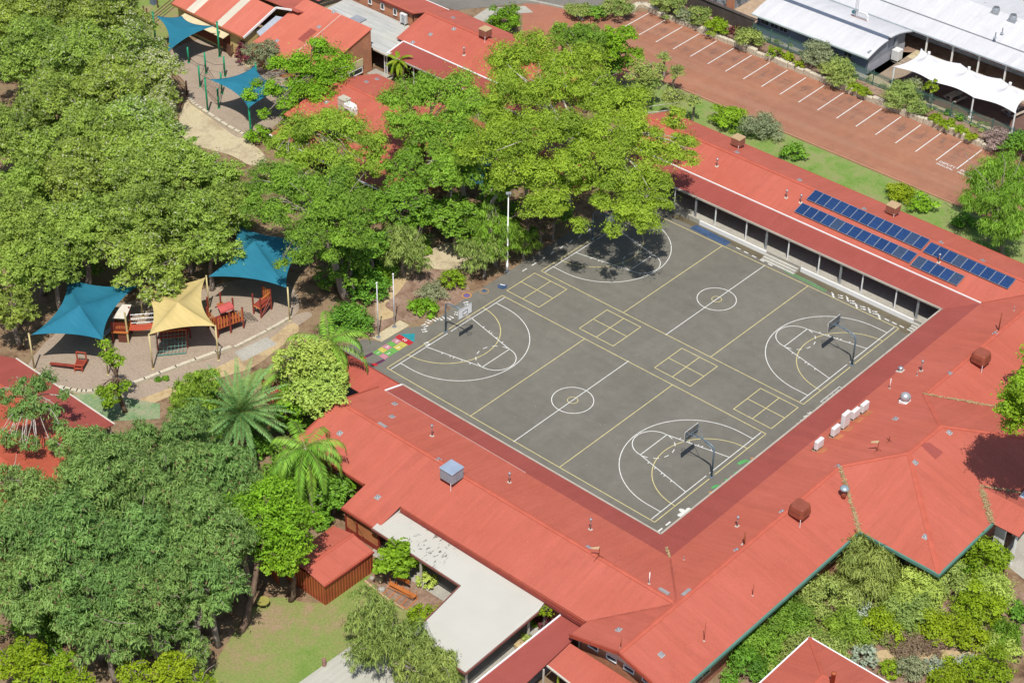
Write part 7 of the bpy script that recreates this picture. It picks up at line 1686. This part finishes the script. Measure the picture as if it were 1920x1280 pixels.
for k, x, y, r, f, nm, lab in (('olive', 1160, 15, 32, .7, 'grey_bush', 'rounded grey bush at the top by the curved wall'), ('olive', 1085, 20, 26, .35, 'low_hedge', 'low green ground cover at the top by the road kerb'), ('dark', 1120, 24, 24, .35, 'low_hedge', 'low dark ground cover left of the rounded grey bush'), ('olive', 1255, 10, 34, .9, 'olive_bush', 'olive bush at the left end of the brown boarded fence'), ('grey', 1285, 30, 22, .6, 'grey_bush', 'small grey bush before the brown boarded fence'),
  ('olive', 1312, 32, 26, .8, 'olive_bush', 'feathery bush in front of the brown boarded fence'), ('lime', 1345, 50, 28, .6, 'lime_bush', 'bright lime bush in front of the brown boarded fence'), ('maroon', 1378, 58, 13, .7, 'red_bush', 'little red brown bush beside the lime bush'), ('olive', 1402, 72, 32, .75, 'olive_bush', 'olive bush where the boarded fence meets the picket fence'),
  ('lime', 1452, 98, 18, .6, 'lime_bush', 'bright lime bush left of two at the picket fence'), ('lime', 1478, 107, 15, .6, 'lime_bush', 'bright lime bush right of two at the picket fence'), ('lime', 1498, 120, 12, .6, 'lime_bush', 'tiny yellow green bush by the limestone wall'), ('grey', 1535, 105, 34, 1.0, 'grey_bush', 'tall grey green bush in front of the blue grey wall'), ('olive', 1570, 135, 36, .8, 'olive_bush', 'wide grey green bush reaching down to the limestone wall'), ('grey', 1592, 118, 20, .8, 'grey_bush', 'airy grey bush at the corner of the blue grey wall'),
  ('lime', 1605, 165, 18, .35, 'ground_cover_bush', 'lime ground cover left of the big grey bush, upper patch'), ('lime', 1622, 173, 16, .35, 'ground_cover_bush', 'lime ground cover just left of the big grey bush'), ('olive', 1690, 178, 36, .8, 'olive_bush', 'big grey green bush halfway along the picket fence'), ('grey', 1712, 165, 26, .85, 'grey_bush', 'grey twiggy bush before the white canopy'), ('olive', 1725, 205, 22, .6, 'olive_bush', 'bush at the wall below the big grey green bush'),
  ('lime', 1755, 222, 18, .35, 'ground_cover_bush', 'lime ground cover below the spiky little tree, left patch'), ('lime', 1775, 233, 20, .35, 'ground_cover_bush', 'lime ground cover in the middle of the verge'), ('lime', 1800, 243, 16, .35, 'ground_cover_bush', 'lime ground cover right of the middle of the verge'), ('lime', 1822, 256, 16, .35, 'ground_cover_bush', 'small lime ground cover nearest the mauve bush'), ('dark', 1777, 212, 8, .9, 'small_bush', 'tiny green bush behind the pickets, left one'), ('dark', 1800, 222, 8, 1.0, 'small_bush', 'tiny green bush behind the pickets, right one'),
  ('mauve', 1872, 262, 30, .75, 'mauve_bush', 'mauve grey feathery bush at the end of the limestone wall'), ('dark', 1912, 270, 34, .9, 'dark_bush', 'dark green bush at the right edge by the mauve bush')):
    plant(k, x, y, None, r, lab, f, name=nm, **Z6)
plant('lime', 1748, 163, 2.6, 17, 'spiky bright green little tree before the white canopy', 1.0, name='young_tree', z0=.6, leafscale=1.3); plant('lime', 1868, 312, None, 20, 'yellow green bush tip at the last parking bay', .7, name='lime_bush', cat='bush')
# ---- bottom right garden
for k, x, y, r, f, nm, lab, s_ in (('olive', 1628, 1075, 56, .8, 'feathery_bush', 'tall feathery grey green bush in the corner of the front garden', 'weep'), ('olive', 1545, 1125, 46, .7, 'feathery_bush', 'feathery bush below the green gutter, left of the tall one', 'olive'), ('gum', 1490, 1165, 44, .6, 'garden_bush', 'green bush along the brick wall of the front garden', 'olive'), ('gum', 1430, 1205, 44, .6, 'garden_bush', 'green bush at the foot of the wall near the bottom', 'olive'), ('dark', 1395, 1245, 40, .6, 'garden_bush', 'green bush at the bottom edge left of the hip roof', 'olive'),
  ('pale', 1715, 1108, 50, .6, 'pale_bush', 'pale wiry bush under the front roof corner', 'olive'), ('olive', 1775, 1085, 44, .6, 'olive_bush', 'wiry olive bush right below the front roof corner', 'olive'), ('pale', 1850, 1105, 42, .5, 'pale_bush', 'pale green bush behind the lime ones at the right', 'olive'), ('lime', 1845, 1052, 46, .75, 'round_bush', 'rounded bright bush beside the entrance gantry', 'broad'), ('dark', 1815, 1070, 26, .6, 'round_bush', 'darker bush left of the rounded bright bush', 'broad'),
  ('olive', 1700, 1150, 46, .6, 'olive_bush', 'olive bush in the middle of the front garden', 'olive'), ('silver', 1612, 1145, 26, .5, 'silver_bush', 'silvery bush in the middle of the front garden', 'silver'), ('lime', 1655, 1172, 40, .55, 'lime_bush', 'lime bush left of the middle of the front garden', 'lime'), ('gum', 1590, 1180, 40, .55, 'garden_bush', 'green bush above the hip roofed block', 'olive'), ('lime', 1752, 1178, 40, .6, 'lime_bush', 'lime bush in the middle of the front garden, right of the brown one', 'lime'),
  ('lime', 1835, 1140, 46, .65, 'lime_bush', 'largest lime yellow bush at the right of the front garden', 'lime'), ('lime', 1810, 1190, 40, .5, 'lime_bush', 'lime bush below the largest lime bush', 'lime'), ('dark', 1885, 1190, 30, .6, 'dark_bush', 'dark spiky bush at the right edge of the front garden', 'weep'), ('brown', 1700, 1207, 36, .35, 'dry_bush', 'low brown purple bush by the ochre garden path, left', 'brown'), ('brown', 1745, 1205, 30, .35, 'dry_bush', 'low brown purple bush by the ochre garden path, right', 'brown'),
  ('olive', 1515, 1205, 40, .5, 'garden_bush', 'green bush at the tip of the hip roof', 'olive'), ('olive', 1560, 1215, 34, .5, 'garden_bush', 'olive bush right of the tip of the hip roof', 'olive'), ('silver', 1622, 1232, 26, .6, 'silver_bush', 'blue green bush beside the hip roof edge', 'silver'), ('lime', 1668, 1252, 22, .6, 'lime_bush', 'small lime bush below the ochre path', 'lime'), ('grey', 1712, 1255, 28, .7, 'grey_bush', 'grey bush below the ochre path', 'grey'), ('silver', 1757, 1250, 22, .6, 'silver_bush', 'silver bush below the path, left one of three', 'silver'),
  ('silver', 1792, 1246, 20, .6, 'silver_bush', 'silver bush below the path, middle one of three', 'silver'), ('silver', 1824, 1242, 20, .6, 'silver_bush', 'silver bush below the path, right one of three', 'silver'), ('lime', 1850, 1262, 46, .6, 'lime_bush', 'wide lime bush in the bottom right corner', 'lime'), ('lime', 1780, 1276, 40, .5, 'lime_bush', 'lime bush at the bottom edge left of the corner', 'lime'), ('pale', 1880, 1215, 30, .5, 'pale_bush', 'pale bush right of the ochre garden path', 'olive'), ('dark', 1912, 1150, 24, .6, 'dark_bush', 'small dark bush in the shade at the right edge', 'broad'), ('dark', 1895, 745, 18, .8, 'dark_bush', 'dark bush in the corner beside the entrance roof', 'broad')):
    plant(k, x, y, None, int(r*1.22), lab, f*1.25, name=nm, cat='bush', shape=s_)
plant('broad', 1986, 768, 14, 94, 'tree at the right edge whose shade lies across the entrance roof', .85, name='leafy_tree', cover=1.2, ncl=26, base=(2060, 985)); plant('broad', 1975, 690, 7.0, 62, 'tree behind the entrance roof peeping in at the right edge', .85, name='leafy_tree')
# ---- back yard
plant('olive', 695, 1172, 2.2, 58, 'weeping bush on the back lawn, upper left of two', .8, name='weeping_bush', cat='bush', shape='weep'); plant('olive', 735, 1222, 2.0, 66, 'weeping bush beside the ribbed slab, lower of two', .7, name='weeping_bush', cat='bush', shape='weep'); plant('olive', 800, 1258, 1.8, 60, 'weeping bush at the bottom edge by the patio roof', .6, name='weeping_bush', cat='bush', shape='weep'); plant('broad', 840, 1245, None, 22, 'bright leafy creeper at the patio roof corner', .7, name='creeper', cat='bush')
plant('broad', 748, 1048, 1.9, 40, 'bright star leaved frangipani between shed and patio', .65, name='frangipani', leafscale=1.5); plant('pale', 800, 1088, None, 22, 'pale yellow bush at the patio post', .9, name='pale_bush', cat='bush'); plant('pale', 793, 1062, None, 12, 'small pale shrub behind the frangipani', .9, name='pale_bush', cat='bush'); plant('lime', 790, 1150, None, 30, 'clipped bright hedge along the patio edge, upper part', .6, name='hedge', cat='hedge'); plant('broad', 775, 1175, None, 24, 'clipped bright hedge by the patio roof corner, lower part', .6, name='hedge', cat='hedge')
plant('lime', 1020, 1140, 2.2, 22, 'bright ferny shrub poking up between patio and walkway', .6, name='ferny_shrub', cat='bush'); plant('maroon', 1020, 1165, None, 24, 'red leaved shrub between patio and walkway', .6, name='red_bush', cat='bush'); plant('broad', 1002, 1168, None, 8, 'small glossy green plant by the red leaved shrub', .8, name='small_bush', cat='bush'); plant('olive', 985, 1195, None, 12, 'grassy tuft by the boulder at the walkway', .7, name='grass_tuft', cat='plant')
# ---- left: classroom gums and bottom left wood
plant('bluegum', 70, 740, 7, 80, 'sparse white barked gum over the red classroom roof', .6, bark='white', base=(66, 850), clumps=[(40, 725, 8, 24), (85, 710, 8.5, 26), (60, 760, 7.5, 28), (30, 775, 7, 26), (95, 770, 7, 22), (110, 795, 6.5, 18), (120, 740, 7, 14), (20, 820, 6, 26), (10, 745, 7, 22), (70, 720, 8, 20), (55, 830, 6, 22), (100, 835, 5.5, 16)], cover=.85, tr=.5)
plant('bluegum', 15, 900, 6, 40, 'thin white trunked gum at the left edge below the red roof', .6, bark='white', hollow=.4); plant('broad', 212, 690, 4.5, 40, 'slender crooked tree with a bare dark trunk in front of the sandpit', 1.2, name='leafy_tree', bark='brown', base=(236, 772), clumps=[(195, 645, 6, 15), (205, 665, 5.5, 20), (218, 675, 5, 16), (195, 735, 3.0, 20), (215, 730, 3.0, 22), (235, 720, 3.2, 12), (205, 755, 2.4, 18)], leafscale=.8)
plant('gum', 368, 757, 4.8, 52, 'cone shaped green tree left of the date palm', 1.3, name='conical_tree', ncl=18); plant('gum', 415, 800, 2.6, 36, 'green bush tucked left of the date palm', .9, name='round_bush', cat='bush')
B = lambda px, py, z, r, lab, **k: plant(k.pop('kind', 'bluegum'), px, py, z-1.2, int(r*1.16), lab, k.pop('flat', 1.0), group='blue green gums at the bottom left', blossom=k.pop('bl', .035), bark='grey', **k)
B(258, 852, 8, 60, 'blue green gum nearest the slender crooked tree'); B(168, 872, 8, 56, 'blue green gum below the red classroom roof corner'); B(335, 850, 8, 56, 'blue green gum left of the date palm'); B(62, 955, 8, 60, 'blue green gum at the left edge, upper of the stand'); B(200, 930, 9, 76, 'blue green gum in the upper middle of the stand'); B(310, 920, 9, 76, 'blue green gum in the stand with dark hollows right of it')
B(410, 905, 8, 64, 'blue green gum below the date palm'); B(40, 1020, 8, 72, 'blue green gum at the left edge, middle of the stand'); B(150, 1030, 8.5, 78, 'blue green gum in the centre left of the stand'); B(270, 1030, 8.5, 78, 'blue green gum in the centre of the stand'); B(380, 1010, 8.5, 74, 'blue green gum in the centre right of the stand'); B(60, 1120, 7.5, 74, 'blue green gum low at the left edge')
B(180, 1120, 7.5, 72, 'blue green gum low in the stand, second from the left'); B(290, 1115, 7.5, 66, 'blue green gum low in the middle of the stand'); B(390, 1100, 7, 56, 'blue green gum overhanging the shaded yard', flat=.7); B(200, 1195, 6, 56, 'blue green gum above the lime bushes at the bottom'); B(300, 1180, 6, 50, 'twiggy blue green gum above the lime bush at the bottom', hollow=.2); B(370, 1160, 5.5, 40, 'small blue green bough over the yard path', hollow=.25); B(365, 1225, 4, 36, 'thin blue green sapling at the yard edge', hollow=.3)
B(455, 990, 8, 44, 'blue green gum against the bright leafy tree', flat=.9); plant('broad', 508, 985, 6.2, 80, 'broad bright tree with a thick forked trunk beside the red shed', .95, name='leafy_tree', bark='brown', base=(450, 1185), ncl=30, leafscale=1.0); plant('broad', 535, 1045, 4.6, 48, 'lower bough tree touching the red shed roof', .8, name='leafy_tree', bark='brown')
for x, y, r, lab in ((45, 1245, 52, 'lime yellow bush in the bottom left corner'), (115, 1262, 44, 'lime yellow bush right of the bottom left corner'), (150, 1275, 30, 'low lime bush at the bottom edge'), (250, 1262, 36, 'lime bush at the bottom edge, left one of a pair'), (320, 1262, 46, 'lime bush at the bottom edge, right one of a pair'), (375, 1280, 30, 'lime bush at the bottom edge next to the dirt')):
    plant('lime', x, y, 3.2, r, lab, .7, name='lime_bush', cat='bush')
plant('pale', 580, 688, 5, 54, 'lumpy pale lime tree between the palms, upper dome', .8, name='domed_tree', ncl=18); plant('pale', 595, 742, 4.5, 54, 'lumpy pale lime tree beside the school roof end', .7, name='domed_tree', ncl=18); plant('broad', 545, 765, 3, 36, 'bright leafy tree under the lumpy pale domes', .9, name='leafy_tree')
plant('dark', 625, 930, 2.0, 38, 'dark glossy bush below the feather palm', .9, name='dark_bush', cat='bush'); plant('broad', 655, 900, 2.2, 26, 'bright bush against the school wall below the palm', .9, name='round_bush', cat='bush'); plant('dark', 600, 975, None, 30, 'blue green bush behind the red shed', .7, name='dark_bush', cat='bush'); plant('dark', 480, 840, None, 34, 'dark undergrowth below the date palm', .7, name='dark_bush', cat='bush'); plant('dark', 625, 800, None, 22, 'dark bush at the shaded end wall of the school', .8, name='dark_bush', cat='bush')
plant('dark', 297, 711, None, 6, 'left small shrub on the mulch below the sandpit edging', 1.0, name='small_bush', cat='bush'); plant('dark', 311, 709, None, 6, 'right small shrub on the mulch below the sandpit edging', 1.0, name='small_bush', cat='bush'); plant('broad', 800, 470, None, 12, 'little bush on the leafy path by the boulder', .8, name='small_bush', cat='bush')

# ---- undergrowth that nobody could count, under the wood and between the garden bushes
def undergrowth(name, polys, n, kind, zr, rr, seed, leaf, z0=0.0):
    rs = np.random.RandomState(seed); CL = []
    for poly, n_ in zip(polys, n):
        P = [at(*p)[:2] for p in poly]; xs = [p[0] for p in P]; ys = [p[1] for p in P]; k = 0
        while k < n_:
            x, y = rs.uniform(min(xs), max(xs)), rs.uniform(min(ys), max(ys))
            if not inside(P, x, y): continue
            k += 1; r = rs.uniform(*rr)
            for j in range(3): CL.append((np.array((x+rs.normal()*r*.5, y+rs.normal()*r*.5, z0+rs.uniform(*zr))), r*rs.uniform(.45, .8), .75))
    V, T = leaf_cloud(CL, *leaf, rs, 0.0); keep = V.reshape(-1, 4, 3)[:, :, 2].min(axis=1) > z0+0.02; V = V.reshape(-1, 4, 3)[keep].reshape(-1, 3)
    tag(quads_obj(name, V, T[keep], LM[kind], None), kind='stuff')
undergrowth('undergrowth', [[(-60, -60), (210, -40), (300, 130), (330, 230), (400, 330), (470, 380), (480, 430), (330, 520), (200, 520), (60, 560), (-60, 560)], [(560, 400), (700, 380), (800, 400), (800, 440), (700, 540), (640, 570), (600, 540)], [(830, 380), (1000, 380), (1060, 400), (1000, 450), (900, 470), (830, 440)]], (150, 34, 26), 'dark', (.3, 1.6), (.7, 1.6), 3, (.3, .13, .2, 1.5))
undergrowth('undergrowth', [[(-60, 880), (180, 850), (430, 900), (430, 1010), (400, 1110), (330, 1220), (-60, 1250)], [(430, 790), (560, 760), (640, 800), (640, 960), (560, 1000), (470, 880)]], (85, 30), 'dark', (.3, 1.6), (.7, 1.5), 4, (.3, .13, .2, 1.5))
undergrowth('garden_undergrowth', [[(1400, 1225), (1600, 1030), (1640, 1060), (1760, 1100), (1880, 1080), (1880, 1200), (1660, 1205), (1580, 1230), (1520, 1190), (1440, 1260)]], (120,), 'olive', (.1, .6), (.5, 1.0), 5, (.22, .08, .1, 1.4))
undergrowth('verge_undergrowth', [[(1235, 12), (1420, 82), (1640, 170), (1850, 262), (1850, 245), (1700, 190), (1560, 125), (1425, 72), (1270, 0)]], (70,), 'olive', (.0, .25), (.25, .5), 6, (.2, .07, .1, 1.2), 0.6)
# ---- palms
def palm(px, py, zc, label, n, L, mat, droop, base=None, r=0.22, nm='feather_palm', lw=0.055, ll=0.75, dead=0, up=1.1, seed=1, z0=0.0, bark='grey'):
    rs = np.random.RandomState(seed); c = at(px, py, zc); bs = at(*base) if base else np.array((c[0], c[1], z0)); bs[2] = z0
    t = thing(nm, label, 'palm', tuple(bs)); b = MB(); pts = [bs+(c-bs)*f+np.array((0, 0, 0)) for f in np.linspace(0, 1, 7)]; b.tube(pts, [r*1.3, r, r*.95, r*.9, r*.9, r*.95, r*1.25], 10); b.build('trunk', BK[bark], t, True)
    for k in range(n+dead):
        isd = k >= n; a = k*2.39996+rs.rand()*.4; e0 = (up-1.75*(k/max(n-1, 1))**0.9)+rs.normal()*.08 if not isd else -1.2+rs.normal()*.1; Lk = L*(0.85+.25*rs.rand())*(0.7 if isd else 1)
        P = []; p = c.copy(); e = e0; m_ = 16
        for i in range(m_+1):
            P.append(p.copy()); dd = np.array((math.cos(a)*math.cos(e), math.sin(a)*math.cos(e), math.sin(e))); p = p+dd*Lk/m_; e -= droop/m_*(0.6+1.2*i/m_); e = max(e, -1.5)
        V = []; T = []
        P = np.array(P); side = np.array((-math.sin(a), math.cos(a), 0))
        for i in range(1, m_):
            for q in range(3):
                f = (i+q/3)/m_; base_ = P[i]+(P[i+1]-P[i])*(q/3); tg = P[i+1]-P[i-1]; tg /= np.linalg.norm(tg); ln = ll*math.sin(math.pi*min(.98, .12+.86*f))**.6*(1-.35*f)
                for s_ in (-1, 1):
                    d = side*s_*.85+tg*.5+np.array((0, 0, -.30-.9*droop*.25))+rs.normal(size=3)*.10; d /= np.linalg.norm(d); w = np.cross(d, tg); w = np.cross(d, w); w /= np.linalg.norm(w)+1e-9
                    V += [base_-w*lw*.4, base_+d*ln*.5-w*lw, base_+d*ln, base_+d*ln*.5+w*lw]; T.append(.15+.6*rs.rand())
        fo = quads_obj('dead_frond' if isd else 'frond', np.array(V), np.array(T), LM['dead'] if isd else mat, t)
        b = MB(); b.tube(list(P[::3]), list(np.linspace(.035, .01, len(P[::3]))), 4, False); b.build('rachis', LM['dead'] if isd else flat('frond_rib', (0.20, 0.24, 0.06), 0.5) if 'frond_rib' not in bpy.data.materials else (LM['dead'] if isd else bpy.data.materials['frond_rib']), fo)
    return t
palm(450, 772, 4.6, 'stout date palm with stiff grey green fronds and a skirt of dead ones', 64, 4.6, LM['palmg'], 0.75, None, .40, 'date_palm', .04, .55, 16, 1.35, 5, bark='brown')
palm(572, 838, 6.5, 'tall feather palm drooping over the left end of the school roof', 24, 5.2, LM['palm'], 2.5, (590, 985), .17, 'feather_palm', .045, 1.05, 3, 1.0, 8)
palm(616, 640, 5.5, 'tall feather palm whose frond shadow falls on the walkway roof', 22, 5.0, LM['palm'], 2.1, (617, 742), .16, 'feather_palm', .045, .95, 3, 1.0, 14)
palm(524, 695, 4.2, 'small feather palm with few fronds left of the lumpy lime tree', 10, 3.4, LM['palm'], 1.8, (525, 765), .11, 'feather_palm', .04, .6, 1, .9, 21)
palm(748, 112, 2.6, 'tree fern at the carport corner with tan lower fronds', 22, 1.9, LM['lime'], 1.2, (748, 150), .13, 'tree_fern', .05, .42, 9, .9, 4, bark='brown')
